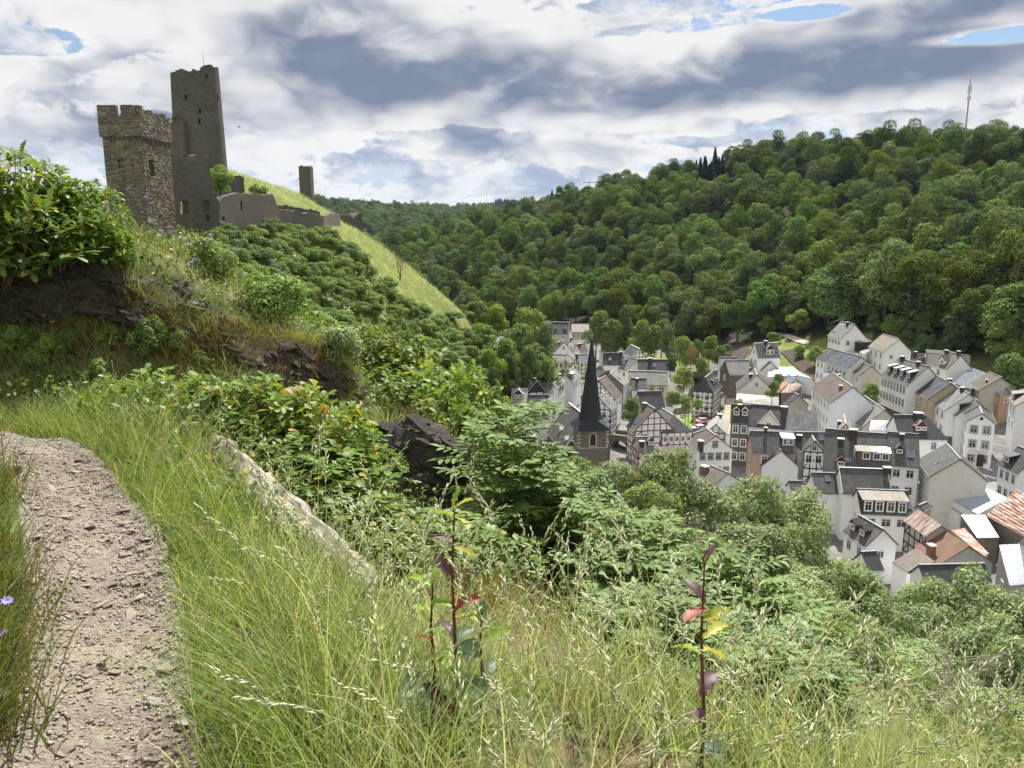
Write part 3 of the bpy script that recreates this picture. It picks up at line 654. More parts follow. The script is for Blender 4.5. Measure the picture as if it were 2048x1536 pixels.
def keep():
    c = at(404, 350, 152); z0 = c[2]-2.0; top_r = at(425, 137, 152)[2]-z0; top_l = at(375, 150, 152)[2]-z0
    t = thing('round_keep', 'tall round stone castle keep with broken top, dark against clouds', 'tower', (c[0], c[1], z0))
    r = np.random.default_rng(8); n = 72; ro = 4.25; az = math.atan2(c[0], c[1])
    rightang = math.atan2(-math.sin(az), math.cos(az))
    def top(a):
        d = math.cos(a-rightang)
        return (top_r if d > .28 else top_l)+.22*math.sin(a*9)+.15*math.sin(a*23)-(.3 if d < -.93 else 0)
    mb = MB(); ang = [2*math.pi*i/n for i in range(n)]; zs = [0, .12, .25, .4, .55, .7, .85, 1]
    tp = [top(a) for a in ang]
    rad = lambda f: ro*(1.10-.12*f)
    for i in range(n):
        j = (i+1) % n; hh = tp[i]
        for k in range(len(zs)-1):
            P = []; uv = []
            for (q, f) in ((i, zs[k]), (j, zs[k]), (j, zs[k+1]), (i, zs[k+1])):
                a = ang[q]; P.append((math.cos(a)*rad(f), math.sin(a)*rad(f), hh*f)); uv.append(((i if q == i else i+1)*2*math.pi*ro/n, hh*f))
            mb.face(P, 0, uv)
        ri = ro-1.5; a, b = ang[i], ang[j]
        mb.face([(math.cos(a)*rad(1), math.sin(a)*rad(1), hh), (math.cos(b)*rad(1), math.sin(b)*rad(1), hh), (math.cos(b)*ri, math.sin(b)*ri, hh), (math.cos(a)*ri, math.sin(a)*ri, hh)])
        mb.face([(math.cos(b)*ri, math.sin(b)*ri, 3), (math.cos(a)*ri, math.sin(a)*ri, 3), (math.cos(a)*ri, math.sin(a)*ri, hh), (math.cos(b)*ri, math.sin(b)*ri, hh)])
        if abs(tp[j]-hh) > .01:
            for qq in (ro*.98, ):
                mb.face([(math.cos(b)*rad(1), math.sin(b)*rad(1), hh), (math.cos(b)*ri, math.sin(b)*ri, hh), (math.cos(b)*ri, math.sin(b)*ri, tp[j]), (math.cos(b)*rad(1), math.sin(b)*rad(1), tp[j])])
    mb.build('wall', MATS['castle_stone'], t)
    # thicker lower shell on the left
    mb = MB(); ztop = at(360, 248, 150)[2]-z0; poly = []
    for i in range(15):
        a = rightang+math.pi-1.15+i*.16; poly.append((math.cos(a)*5.5, math.sin(a)*5.5))
    poly += [(math.cos(rightang+1.2)*2, math.sin(rightang+1.2)*2), (math.cos(rightang-2.6)*2, math.sin(rightang-2.6)*2)]
    mb.prism(poly, 0, ztop); mb.build('lower_shell', MATS['castle_stone'], t)
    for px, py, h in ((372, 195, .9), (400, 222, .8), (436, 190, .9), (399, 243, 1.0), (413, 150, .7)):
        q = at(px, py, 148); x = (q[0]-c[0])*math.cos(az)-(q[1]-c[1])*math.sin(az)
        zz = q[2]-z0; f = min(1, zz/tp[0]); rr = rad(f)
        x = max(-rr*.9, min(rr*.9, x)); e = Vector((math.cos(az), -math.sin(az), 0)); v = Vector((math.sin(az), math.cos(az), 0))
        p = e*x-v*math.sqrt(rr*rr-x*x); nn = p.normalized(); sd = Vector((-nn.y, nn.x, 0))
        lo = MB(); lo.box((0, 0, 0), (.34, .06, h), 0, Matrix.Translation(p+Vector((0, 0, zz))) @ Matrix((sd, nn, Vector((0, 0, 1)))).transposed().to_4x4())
        lo.build('loophole_shade', MATS['opening_shade'], t)  # thin dark block painted as the shade inside an uncut slit
    q = at(408, 140, 152); pole = MB(); pole.tube([(q[0]-c[0], 0, top_l-.5), (q[0]-c[0], 0, at(407, 104, 152)[2]-z0)], [.06, .03], 6); pole.build('flagpole', MATS['steel'], t)
    q = at(357, 163, 151); b = MB(); b.tube([(q[0]-c[0]+.9, q[1]-c[1], q[2]-z0), (q[0]-c[0]-.45, q[1]-c[1], q[2]-z0+.02)], [.10, .09], 6); b.build('wooden_beam', MATS['old_wood'], t)
    pl = make_tree('tuft', 321, 1.4, .9, 'leaf_shrub', 500, .16, 7, .1); q = at(363, 240, 150)
    put_tree(pl, (q[0], q[1]-3, z0+ztop-.1), .9, name='wall_shrub', label='small shrub rooted on the broken ledge of the round keep', cat='shrub')
keep()

def px_wall(name, label, outline, Y0, Y1, holes=(), thick=1.0, mat='castle_stone', cat='wall', base=0, rough=.12, depth_dir=1):
    """a standing ruin wall: outline in the photograph's pixels laid on a vertical plane that runs from depth Y0 at its left to Y1 at its right"""
    from mathutils.geometry import tessellate_polygon
    xs = [p[0] for p in outline]; a, b = min(xs), max(xs)
    pa = at(a, 400, Y0); pb = at(b, 400, Y1); ex = Vector((pb[0]-pa[0], pb[1]-pa[1], 0)); L = ex.length; ex.normalize(); nrm = Vector((ex.y, -ex.x, 0))
    def plane(p):
        d = pix_dir(*p); t = (pa[0]*nrm.x+pa[1]*nrm.y)/(d[0]*nrm.x+d[1]*nrm.y); q = d*t
        return Vector(((q[0]-pa[0])*ex.x+(q[1]-pa[1])*ex.y, q[2]))
    z0 = min(plane(p)[1] for p in outline); org = Vector((pa[0], pa[1], z0))
    r = np.random.default_rng(len(name)+int(a))
    def dens(poly, jag):
        out = []
        for i, p in enumerate(poly):
            p = plane(p); q = plane(poly[(i+1) % len(poly)]); k = max(1, int((q-p).length/.7)) if jag else 1
            for j in range(k):
                w = p.lerp(q, j/k)
                if jag and j and (w.y-z0) > 1.5: w = w+Vector((r.normal(0, rough), r.normal(0, rough)))
                out.append(w-Vector((0, z0)))
        return out
    loops = [dens(outline, True)]+[dens(h, False) for h in holes]
    for k, lp in enumerate(loops):
        ar = sum(lp[i].x*lp[(i+1) % len(lp)].y-lp[(i+1) % len(lp)].x*lp[i].y for i in range(len(lp)))
        if (ar > 0) != (k == 0): lp.reverse()
    flat = [Vector((p.x, p.y, 0)) for lp in loops for p in lp]
    tris = tessellate_polygon([[Vector((p.x, p.y, 0)) for p in lp] for lp in loops])
    mb = MB(); W = lambda p, off: ex*p.x+Vector((0, 0, p.y))-nrm*off
    for tr in tris:
        P = [flat[i] for i in tr]
        if (P[1]-P[0]).cross(P[2]-P[0]).z < 0: P.reverse()
        mb.face([W(p, 0) for p in P], 0, [(p.x, p.y) for p in P]); mb.face([W(p, thick) for p in P[::-1]], 0, [(p.x, p.y) for p in P[::-1]])
    for lp in loops:
        for i in range(len(lp)):
            p, q = lp[i], lp[(i+1) % len(lp)]
            mb.face([W(q, 0), W(p, 0), W(p, thick), W(q, thick)], 0)
    o = mb.build(name, MATS[mat], None, org); tag(o, label, cat); return o
px_wall('palace_wall', 'tall ruined castle wall with two large window openings beside the square tower', [(336, 500), (338, 309), (352, 309), (372, 308), (374, 313), (377, 319), (386, 319), (389, 311), (393, 309), (417, 311), (419, 345), (424, 360), (428, 385), (437, 402), (442, 500)], 96, 105,
        [[(361, 428), (361, 406), (365, 401), (373, 401), (378, 405), (378, 428)], [(403, 424), (403, 405), (407, 400), (415, 400), (420, 404), (420, 424)], [(412, 441), (412, 429), (419, 429), (419, 441)]])
px_wall('inner_wall', 'dark inner castle wall seen through the palace windows', [(396, 470), (396, 385), (432, 385), (432, 470)], 112, 114)
px_wall('curtain_wall', 'long lower castle wall with small loopholes under the grassy mound', [(438, 500), (439, 402), (447, 393), (458, 390), (488, 388), (520, 388), (546, 389), (550, 399), (556, 414), (558, 420), (560, 500)], 106, 126, [[(481, 420), (481, 402), (485, 402), (485, 420)], [(444, 447), (444, 433), (450, 433), (450, 447)]])
px_wall('terrace_wall', 'low streaked castle terrace wall running right above the bushes', [(557, 490), (557, 419), (575, 421), (600, 424), (625, 428), (647, 432), (648, 475), (610, 485)], 127, 143)
px_wall('gable_wall', 'pale sunlit end wall at the right end of the castle ruin', [(646, 478), (647, 433), (660, 428), (668, 426), (680, 427), (682, 462), (668, 470)], 143, 158, mat='castle_stone_sunlit')
px_wall('back_wall', 'thin upper terrace wall behind the long castle wall', [(552, 432), (553, 411), (583, 412), (612, 419), (622, 417), (640, 424), (640, 434)], 142, 156, thick=.7)
px_wall('ruin_block', 'square ruined wall block in front of the keep', [(456, 400), (457, 354), (470, 352), (488, 355), (489, 400)], 128, 131, thick=3)
px_wall('ruin_stump', 'jagged ruin stump at the far right of the castle', [(690, 470), (692, 430), (700, 428), (708, 436), (714, 429), (724, 427), (727, 450), (726, 478)], 172, 178, thick=2.5, rough=.3)
px_wall('rubble_wall', 'small broken rubble wall at the foot of the slim tower', [(600, 408), (604, 398), (625, 396), (640, 405), (655, 418), (640, 425)], 193, 197, thick=1.5, rough=.3)
def slim_tower():
    c = at(615, 405, 200); z0 = c[2]-2; zt = at(615, 333, 200)[2]-z0
    t = thing('slim_tower', 'slim free-standing stone tower stump on the grassy mound', 'tower', (c[0], c[1], z0))
    mb = MB(); az = math.atan2(c[0], c[1])+R(14); r = np.random.default_rng(4); s = 1.42
    P = [Vector((x*s, y*s, 0)) for x, y in ((-1, -1), (1, -1), (1, 1), (-1, 1))]; M = Matrix.Rotation(-az, 3, 'Z'); P = [M @ p for p in P]
    n = 10
    for i in range(4):
        a, b = P[i], P[(i+1) % 4]; L = (b-a).length
        for k in range(n):
            q0 = a.lerp(b, k/n); q1 = a.lerp(b, (k+1)/n); hh = zt+r.normal(0, .12)
            mb.face([(q0.x, q0.y, 0), (q1.x, q1.y, 0), (q1.x, q1.y, hh), (q0.x, q0.y, hh)], 0, [(k*L/n, 0), ((k+1)*L/n, 0), ((k+1)*L/n, hh), (k*L/n, hh)])
            q2, q3 = q1*.55, q0*.55
            mb.face([(q0.x, q0.y, hh), (q1.x, q1.y, hh), (q2.x, q2.y, hh), (q3.x, q3.y, hh)])
    mb.build('wall', MATS['castle_stone'], t)
    b = MB(); p = M @ Vector((-s, -s, 0)); q = M @ Vector((-s-.35, -s, 0)); b.tube([(p.x, p.y, zt*.72), (q.x, q.y, zt*.72)], [.12, .1], 5); b.build('wooden_beam', MATS['old_wood'], t)
slim_tower()
for px, py, Y, s, lb in ((441, 385, 122, 1.0, 'round dark shrub between palace wall and keep'), (510, 392, 134, .55, 'low dark shrub on the mound behind the ruin block'), (528, 392, 136, .5, 'small shrub right of the low dark one on the mound')):
    p = at(px, py, Y); put_tree(SHRUB[0], (p[0], p[1], p[2]-.6), s, name='mound_shrub', label=lb, cat='shrub')
# ------------------------------------------------------------------ village: materials
def slate_mat(name, c1, c2, lich=None, lp=.5, rough=.55, sx=.34, sy=.22, spec=.32):
    m, N = newmat(name); uv = N.n('ShaderNodeTexCoord').outputs['UV']; ob = N.n('ShaderNodeTexCoord').outputs['Object']
    br = N.n('ShaderNodeTexBrick', offset=.5); N.put(br.inputs['Vector'], uv); br.inputs['Scale'].default_value = 1
    br.inputs['Brick Width'].default_value = sx; br.inputs['Row Height'].default_value = sy; br.inputs['Mortar Size'].default_value = .012
    br.inputs['Mortar Smooth'].default_value = .3
    N.put(br.inputs['Color1'], C4(c1)); N.put(br.inputs['Color2'], C4(c2)); N.put(br.inputs['Mortar'], C4(tuple(q*.45 for q in c1)))
    col = br.outputs[0]
    col = N.mix(N.ramp(N.noise(ob, .6, 5, .6), .35, .7, 0, .6), col, C4(tuple(q*.6 for q in c1)))
    col = N.mix(N.ramp(N.noise(N.v('MULTIPLY', uv, (3.5, .25, 1)), 1.3, 5, .7), .45, .75, 0, .5), col, C4(tuple(min(1, q*1.7) for q in c2)))
    if lich: col = N.mix(N.ramp(N.noise(ob, 1.6, 7, .72), lp, lp+.16, 0, .85), col, C4(lich))
    b = N.n('ShaderNodeBsdfPrincipled', ins={'Base Color': col, 'Roughness': N.ramp(N.noise(ob, 3, 4), .3, .7, rough-.08, rough+.12), 'Specular IOR Level': spec})
    bp = N.n('ShaderNodeBump', ins={'Strength': .7, 'Height': N.m('ADD', N.m('MULTIPLY', br.outputs[1], -.6), N.m('MULTIPLY', N.noise(uv, 6, 4, .6), .5))}); bp.inputs['Distance'].default_value = .03
    N.put(b.inputs['Normal'], bp); N.put(N.n('ShaderNodeOutputMaterial').inputs[0], b)
slate_mat('slate', (.078, .077, .078), (.145, .141, .137), (.27, .26, .245), .57)
slate_mat('slate_dark', (.048, .049, .052), (.082, .081, .083), (.20, .195, .185), .62)
slate_mat('slate_light', (.165, .162, .156), (.26, .255, .243), (.38, .37, .35), .54)
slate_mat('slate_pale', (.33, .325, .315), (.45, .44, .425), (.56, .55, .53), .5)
slate_mat('slate_brown', (.12, .098, .08), (.17, .14, .115), (.25, .225, .195), .58)
slate_mat('slate_blue', (.062, .078, .105), (.085, .10, .13), rough=.42)
slate_mat('slate_blue_grey', (.15, .175, .21), (.175, .20, .235), rough=.45, sx=3, sy=1)
slate_mat('slate_tan', (.24, .205, .17), (.30, .265, .22), (.36, .33, .29), .55)
slate_mat('tile_brown', (.115, .085, .068), (.16, .12, .095), (.21, .185, .155), .6, .6)
slate_mat('tile_red', (.33, .14, .075), (.42, .20, .115), rough=.7)
slate_mat('slate_spire', (.030, .036, .043), (.046, .052, .060), (.075, .078, .075), .60, .55, .22, .16, .3)
slate_mat('slate_shingle', (.12, .118, .115), (.17, .165, .158), rough=.6)
slate_mat('slate_shingle_dark', (.030, .031, .035), (.05, .051, .055), rough=.5)
def metal_mat(name, c1, c2, rust=None, lo=.45, rough=.4, metal=.3):
    m, N = newmat(name); uv = N.n('ShaderNodeTexCoord').outputs['UV']
    st = N.v('MULTIPLY', uv, (4.0, .35, 1)); col = N.mix(N.ramp(N.noise(st, 1.2, 5, .6), .3, .7), C4(c1), C4(c2))
    if rust: col = N.mix(N.ramp(N.noise(N.v('MULTIPLY', uv, (2.2, .45, 1)), .9, 7, .68), lo, lo+.13), col, C4(rust))
    b = N.n('ShaderNodeBsdfPrincipled', ins={'Base Color': col, 'Roughness': rough, 'Metallic': metal})
    N.put(N.n('ShaderNodeOutputMaterial').inputs[0], b)
metal_mat('metal_blue', (.36, .41, .47), (.45, .50, .55))
metal_mat('metal_white', (.62, .65, .68), (.72, .74, .75))
metal_mat('metal_rust', (.42, .36, .33), (.56, .50, .46), (.28, .115, .06), .42, .7, .1)
metal_mat('metal_rust_red', (.22, .125, .085), (.165, .088, .062), (.11, .055, .038), .52, .8, .05)
metal_mat('metal_rust_brown', (.30, .26, .23), (.40, .36, .32), (.20, .085, .045), .45, .7, .1)
metal_mat('metal_zinc', (.36, .40, .44), (.46, .50, .53), (.28, .12, .07), .62, .5, .3)
def plaster(name, c, dirt=.8): pbr(name, c, tuple(q*dirt for q in c), .9, .9, .15, 25, 6, .45, .8, .15)
plaster('white', (.88, .88, .875), .92); plaster('cream', (.76, .735, .68), .88); plaster('beige', (.48, .445, .375)); plaster('yellow', (.68, .58, .34))
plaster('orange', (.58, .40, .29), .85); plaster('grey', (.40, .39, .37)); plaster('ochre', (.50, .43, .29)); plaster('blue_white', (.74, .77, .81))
stone_material('rubble', (.22, .195, .16), (.33, .30, .25), (.26, .235, .195), .45, .2, .8, (.12, .105, .088), .3)
stone_material('rubble_dark', (.15, .13, .11), (.22, .195, .165), (.17, .15, .13), .5, .22, .7, (.10, .09, .075), .3)
pbr('wood_brown', (.16, .095, .05), (.23, .15, .085), 4, .8, .2, 40, stretch=(1, 1, .2)); pbr('wood_dark', (.035, .028, .024), (.06, .047, .04), 4, .8)
pbr('wood_tan', (.40, .26, .15), (.48, .33, .2), 4, .8)
pbr('beam_dark', (.030, .022, .018), (.05, .037, .03), 6, .85); pbr('beam_red', (.15, .028, .022), (.21, .045, .035), 6, .8)
pbr('frame_white', (.78, .78, .76), rough=.5); pbr('trim', (.66, .66, .64), (.55, .55, .53), 2, .6); pbr('lead', (.20, .205, .215), (.28, .285, .29), 2, .5)
pbr('brick', (.22, .10, .065), (.30, .15, .10), 14, .9, .4, 30); pbr('brick_dark', (.05, .042, .038), (.085, .072, .065), 10, .9, .3, 30)
pbr('shutter_red', (.12, .028, .024), rough=.6); pbr('door_dark', (.05, .03, .022), rough=.5); pbr('blue_paint', (.14, .30, .50), rough=.5)
pbr('awning', (.74, .72, .69), (.62, .60, .57), 2, .7); pbr('concrete', (.40, .385, .355), (.50, .48, .44), 1.5, .9, .2, 20)
def glass_mat(name, c, rough=.06):
    m, N = newmat(name); b = N.n('ShaderNodeBsdfPrincipled', ins={'Base Color': C4(c), 'Roughness': rough, 'Specular IOR Level': .7}); N.put(N.n('ShaderNodeOutputMaterial').inputs[0], b)
glass_mat('glass', (.020, .024, .030)); glass_mat('glass_sky', (.10, .16, .28), .08)

RG = {'1': (1000, 600, .24414), '2': (1350, 600, .17090), '3': (1650, 600, .19531), '4': (1350, 800, .17090), '5': (1650, 800, .19531), '6': (1600, 950, .21875),
      '7': (1200, 760, .11719), '8': (1090, 630, .09766), '9': (1010, 730, .11719), '0': (1220, 680, .09766), 'p': (0, 0, 1.0)}
def rp(reg, p): a, b, k = RG[reg]; return (a+p[0]*k, b+p[1]*k)
WINC = {}
def window_mesh(w, h, style, joined=False):
    key = (round(w, 2), round(h, 2), style, joined)
    if key in WINC: return WINC[key]
    # local: x along the wall, -y outwards, z up, origin at the centre
    fr = MB(); b = .10; fm = {'w': 'frame_white', 'd': 'beam_dark', 'g': 'lead', 'r': 'shutter_red'}[style[0]]
    y = -.035
    def ring(w, h, b, d, mi, y0):
        for cx, cz, sx, sz in ((0, h/2-b/2, w, b), (0, -h/2+b/2, w, b), (-w/2+b/2, 0, b, h-2*b-.004), (w/2-b/2, 0, b, h-2*b-.004)): fr.box((cx, y0, cz), (sx, d, sz), mi)
    ring(w+.24, h+.24, .12, .07, 0, y)                       # surround
    ring(w, h, .075, .05, 1, y+.008)
    fr.box((0, y+.01, 0), (.06, .045, h-.16), 1)
    if h > 1.0: fr.box((0, y+.012, h*.18), (w-.16, .04, .05), 1)
    mats = [MATS[fm], MATS['frame_white']]
    gl = MB(); gl.box((0, -.012, 0), (w-.1, .012, h-.1), 0, skip=('y+',))
    if joined:
        for f, uvs in zip(gl.f, range(len(gl.f))): pass
        base = len(fr.v); fr.v += gl.v; fr.f += [tuple(i+base for i in f) for f in gl.f]; fr.m += [2]*len(gl.f); fr.uv += gl.uv
        res = (fr.mesh('window', mats+[MATS['glass']]), None)
    else: res = (fr.mesh('window', mats), gl.mesh('pane', MATS['glass']))
    WINC[key] = res; return res

def roof_slab(mb, P, th=.14, mi=0):
    """a sloping roof plane with thickness; P anticlockwise seen from above, eave first so the slates run level"""
    P = [Vector(p) for p in P]; n = (P[1]-P[0]).cross(P[-1]-P[0]).normalized()
    if n.z < 0: P = [P[1], P[0]]+P[:1:-1]; n = -n
    lo = [p-n*th for p in P]; mb.face(P, mi); mb.face(lo[::-1], mi)
    for i in range(len(P)): mb.face([lo[i], lo[(i+1) % len(P)], P[(i+1) % len(P)], P[i]], mi)

HOUSES = []
def house(reg, A, B, C, he, pitch, label, wall='white', roof='slate', win=None, tim=None, ch=(), sky=(), dor=(), hip='', base=None, name='house', dz=0, lower=None, beam='beam_dark', style='w', ridge='lead', oh=.35, wallg=None, verge=None, drop=0, cat='house', minw=None):
    """A, B: the two ends of the ridge; C: a point on the eave line, all as seen; he: height of the eave; pitch: roof angle"""
    A, B, C = rp(reg, A), rp(reg, B), rp(reg, C); zb = -44.5; tp = math.tan(R(pitch))
    def geo(hw):
        zr = zb+he+hw*tp; a = atz(*A, zr); b = atz(*B, zr); c = atz(*C, zb+he)
        ex = (b-a)[:2]; L = np.hypot(*ex); ex = ex/L; ey = np.array([-ex[1], ex[0]])
        return a, b, ex, L, float((c-a)[:2] @ ey)
    for it in range(6):
        s0 = 1 if geo(.2)[4] > 0 else -1; lo, hi = .8, 8.5
        for k in range(30):                                  # half width at which roof and eave meet
            hw = (lo+hi)/2
            if geo(hw)[4]*s0 > hw: lo = hw
            else: hi = hw
        a, b, ex, L, s = geo(hw); s = s0
        if 'a' in hip: a = a-np.array([ex[0], ex[1], 0])*hw*.75
        if 'b' in hip: b = b+np.array([ex[0], ex[1], 0])*hw*.75
        L = np.hypot(*(b-a)[:2]); mid = (a+b)[:2]/2; g = h1(mid[0], mid[1]) if base is None else base
        zb = .5*zb+.5*(g+dz)
    if minw and hw < minw: hw = minw
    sg = 1 if s > 0 else -1
    rz = math.atan2(ex[1], ex[0]); o = thing(name, label, cat, (mid[0], mid[1], zb-.6), rz)
    HOUSES.append((label[:34], round(L, 1), round(2*hw, 1), round(float(mid[1]), 0), round(zb, 1), round(math.degrees(rz))))
    z0 = 0.0; he_ = he+.6; hl = L/2; zr = he_+hw*tp
    w2, l2 = hw-oh*.6, hl-oh*.5                              # walls sit inside the eaves
    zw = he_+(hw-w2)*tp                                      # wall height under the roof line
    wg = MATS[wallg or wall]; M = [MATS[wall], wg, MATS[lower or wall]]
    lz = 2.6+.6 if lower else 0
    wb = MB()
    hipA, hipB = 'a' in hip, 'b' in hip; th = .14; top = zw-th*1.15
    for y, sgn in ((-w2, -1), (w2, 1)):
        for za, zc_, mi in ((0, lz, 2), (lz, top, 0)):
            if zc_-za < .01: continue
            P = [(-l2, y, za), (l2, y, za), (l2, y, zc_), (-l2, y, zc_)]
            wb.face(P if sgn < 0 else P[::-1], mi)
    gtop = zr-th*1.3-.02
    for x, hp, sgn in ((-l2, hipA, -1), (l2, hipB, 1)):
        if lz: P = [(x, -w2, 0), (x, w2, 0), (x, w2, lz), (x, -w2, lz)]; wb.face(P[::-1] if sgn < 0 else P, 2)
        P = [(x, -w2, lz), (x, w2, lz), (x, w2, top)]+([] if hp else [(x, 0, gtop)])+[(x, -w2, top)]
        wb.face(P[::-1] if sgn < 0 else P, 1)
    wb.build('wall', M, o)
    rb = MB(); e = he_-.0
    xa = -hl+(hw*.75 if hipA else 0); xb = hl-(hw*.75 if hipB else 0)
    for q in (-1, 1): roof_slab(rb, [(-hl, q*hw, e), (hl, q*hw, e), (xb, 0, zr), (xa, 0, zr)], th)
    if hipA: roof_slab(rb, [(-hl, hw, e), (-hl, -hw, e), (xa, 0, zr)], th)
    if hipB: roof_slab(rb, [(hl, -hw, e), (hl, hw, e), (xb, 0, zr)], th)
    ro = rb.build('roof', MATS[roof], o)
    if ridge:
        rc = MB(); rc.bar((xa, 0, zr-.02), (xb, 0, zr-.02), .34, .07, (0, 0, 1))
        if verge:
            for x, hp in ((-hl, hipA), (hl, hipB)):
                if hp: continue
                for q in (-1, 1): rc.bar((x, q*hw, e+.0), (x, 0, zr), .16, .06, Vector((0, q*tp, 1)))
        rc.build('ridge_cap', MATS[verge or ridge], ro)
        for q in (-1, 1): gt = MB(); gt.tube([(-hl, q*(hw+.05), e-.10), (hl, q*(hw+.05), e-.10)], [.075, .075], 5); gt.build('gutter', MATS['lead'], ro)
    # the front is the eave side that C lies on
    F = {'f': (Vector((0, sg*w2, 0)), Vector((sg*-1, 0, 0))*-1, Vector((0, sg, 0)), l2), 'k': (Vector((0, -sg*w2, 0)), Vector((1, 0, 0)), Vector((0, -sg, 0)), l2),
         'a': (Vector((-l2, 0, 0)), Vector((0, 1, 0)), Vector((-1, 0, 0)), w2), 'b': (Vector((l2, 0, 0)), Vector((0, 1, 0)), Vector((1, 0, 0)), w2)}
    def wall_top(f, u):
        if f in 'fk': return top
        if (f == 'a' and hipA) or (f == 'b' and hipB): return top
        return top+(gtop-top)*(1-abs(u)/w2)
    def put_win(f, u, z, w, h, st=style):
        org, ax, n, half = F[f]; p = org+ax*u+Vector((0, 0, z)); fr, gl = window_mesh(w, h, st)
        wo = link('window', fr, o, p); wo.rotation_euler = (0, 0, math.atan2(n.y, n.x)+math.pi/2)
        link('pane', gl, wo)
    for f, spec in (win or {}).items():
        org, ax, n, half = F[f[0]]; rows, cols = spec[0], spec[1]; w = spec[2] if len(spec) > 2 else .95; h = spec[3] if len(spec) > 3 else 1.35
        st = (top-.9)/max(1, round((top-.6)/2.75)); 
        for i in range(rows):
            zc_ = top-1.35-i*2.75
            if zc_-h/2 < .5: continue
            for j in range(cols):
                u = (-1+2*(j+.5)/cols)*half*.92+(.0 if cols > 1 else 0); put_win(f[0], u, zc_, w, h)
        if len(spec) > 4:                                    # attic windows in the gable
            na = spec[4]
            for j in range(na):
                u = 0 if na == 1 else (-.9+1.8*j/(na-1))*.9; put_win(f[0], u, top+(gtop-top)*(.30 if na > 1 else .38), .8, 1.05)
    for f in (tim or ''):
        org, ax, n, half = F[f]; tb = MB(); n_ = max(3, int(round(2*half/1.25)))
        zlo = lz+.02 if lz else .7; P3 = lambda u, z: org+ax*u+Vector((0, 0, z))
        zs = [zlo]; k = max(1, int(round((top-zlo)/1.35)))
        zs = [zlo+(top-.08-zlo)*i/k for i in range(k+1)]
        for z in zs: tb.bar(P3(-half, z), P3(half, z), .2, .05, n)
        us = [-half+.1+(2*half-.2)*i/n_ for i in range(n_+1)]
        for u in us:
            zt = wall_top(f, u)
            tb.bar(P3(u, zlo), P3(u, max(zlo+.3, zt-.1)), .18, .045, n)
        if f in 'ab' and not ((f == 'a' and hipA) or (f == 'b' and hipB)):
            z = top+1.25
            while z < gtop-.5:
                hx = half*(1-(z-top)/(gtop-top)); tb.bar(P3(-hx+.1, z), P3(hx-.1, z), .17, .052, n); z += 1.25
            for q in (-1, 1): tb.bar(P3(q*half, top), P3(0, gtop), .2, .056, n)
        for i in range(0, k):
            for q in (-1, 1):
                u0 = q*(half-.1); u1 = q*(half-.1-(2*half-.2)/n_)
                if i % 2 == 0: tb.bar(P3(u0, zs[i]), P3(u1, zs[i+1]), .15, .042, n)
                elif n_ > 4: tb.bar(P3(u1, zs[i]), P3(u1-q*(2*half-.2)/n_, zs[i+1]), .15, .042, n)
        tb.build('timber_frame', MATS[beam], o)
    for cdef in ch:
        t, sx, w, hh = (list(cdef)+[.7, 1.3])[:4] if len(cdef) < 4 else cdef[:4]; mt = cdef[4] if len(cdef) > 4 else 'brick_dark'
        x = -hl+t*L; y = sx*sg*hw; zc_ = zr-abs(y)*tp; cb = MB(); hh = hh*.5
        cb.box((x, y, zc_+hh/2-.6), (w, w*.8, hh+1.2)); cb.box((x, y, zc_+hh+.06), (w+.16, w*.8+.16, .12), 1)
        cb.build('chimney', [MATS[mt], MATS['trim']], o)
    for t, v, w, h in ((list(k)+[.8, 1.2])[:4] if len(k) < 4 else k for k in sky):
        x = -hl+t*L; y = sg*hw*v; n = Vector((0, sg*tp, 1)).normalized(); sl = Vector((0, sg, -tp)).normalized(); p = Vector((x, y, zr-hw*v*tp))
        Mx = Matrix.Translation(p) @ Matrix((Vector((1, 0, 0)), sl, n)).transposed().to_4x4()
        sb = MB(); 
        for cx, cy, sx_, sy_ in ((0, h/2, w+.16, .1), (0, -h/2, w+.16, .1), (-w/2, 0, .1, h-.1), (w/2, 0, .1, h-.1)): sb.box((cx, cy, .05), (sx_, sy_, .1), 0, Mx)
        so = sb.build('skylight', MATS['lead'], o); g = MB(); g.box((0, 0, .03), (w, h, .06), 0, Mx, skip=('z-',)); g.build('pane', MATS['glass_sky'], so)
    for dd in dor:
        kind, t, v, w, h = dd[:5]; cheek = MATS[dd[5] if len(dd) > 5 else 'slate_shingle_dark']; rmat = MATS[dd[6] if len(dd) > 6 else roof]; wm = dd[7] if len(dd) > 7 else 1
        x = -hl+t*L; y = sg*hw*v; z = zr-hw*v*tp
        db = MB(); S = lambda a, b_, c_: (x+a, sg*b_, c_)
        yf = hw*v; yb = max(.0, yf-h/tp); zt = z+h
        if kind == 'shed': yb2 = max(0.05, yf-(h+.0)/(tp-.22)); zbk = zr-yb2*tp
        else: yb2, zbk = yb, zt
        fr_ = [S(-w/2, yf, z-.3), S(w/2, yf, z-.3), S(w/2, yf, zt), S(-w/2, yf, zt)]
        db.face(fr_ if sg < 0 else fr_[::-1])
        for q in (-1, 1): P = [S(q*w/2, yf, z-.3), S(q*w/2, yb2, zbk), S(q*w/2, yf, zt)]; db.face(P if q*sg < 0 else P[::-1]); 
        if kind != 'shed':
            gz = zt+w*.5; P = [S(-w/2, yf, zt), S(w/2, yf, zt), S(0, yf, gz)]; db.face(P if sg < 0 else P[::-1])
        dob = db.build('dormer', cheek, o)
        rb2 = MB()
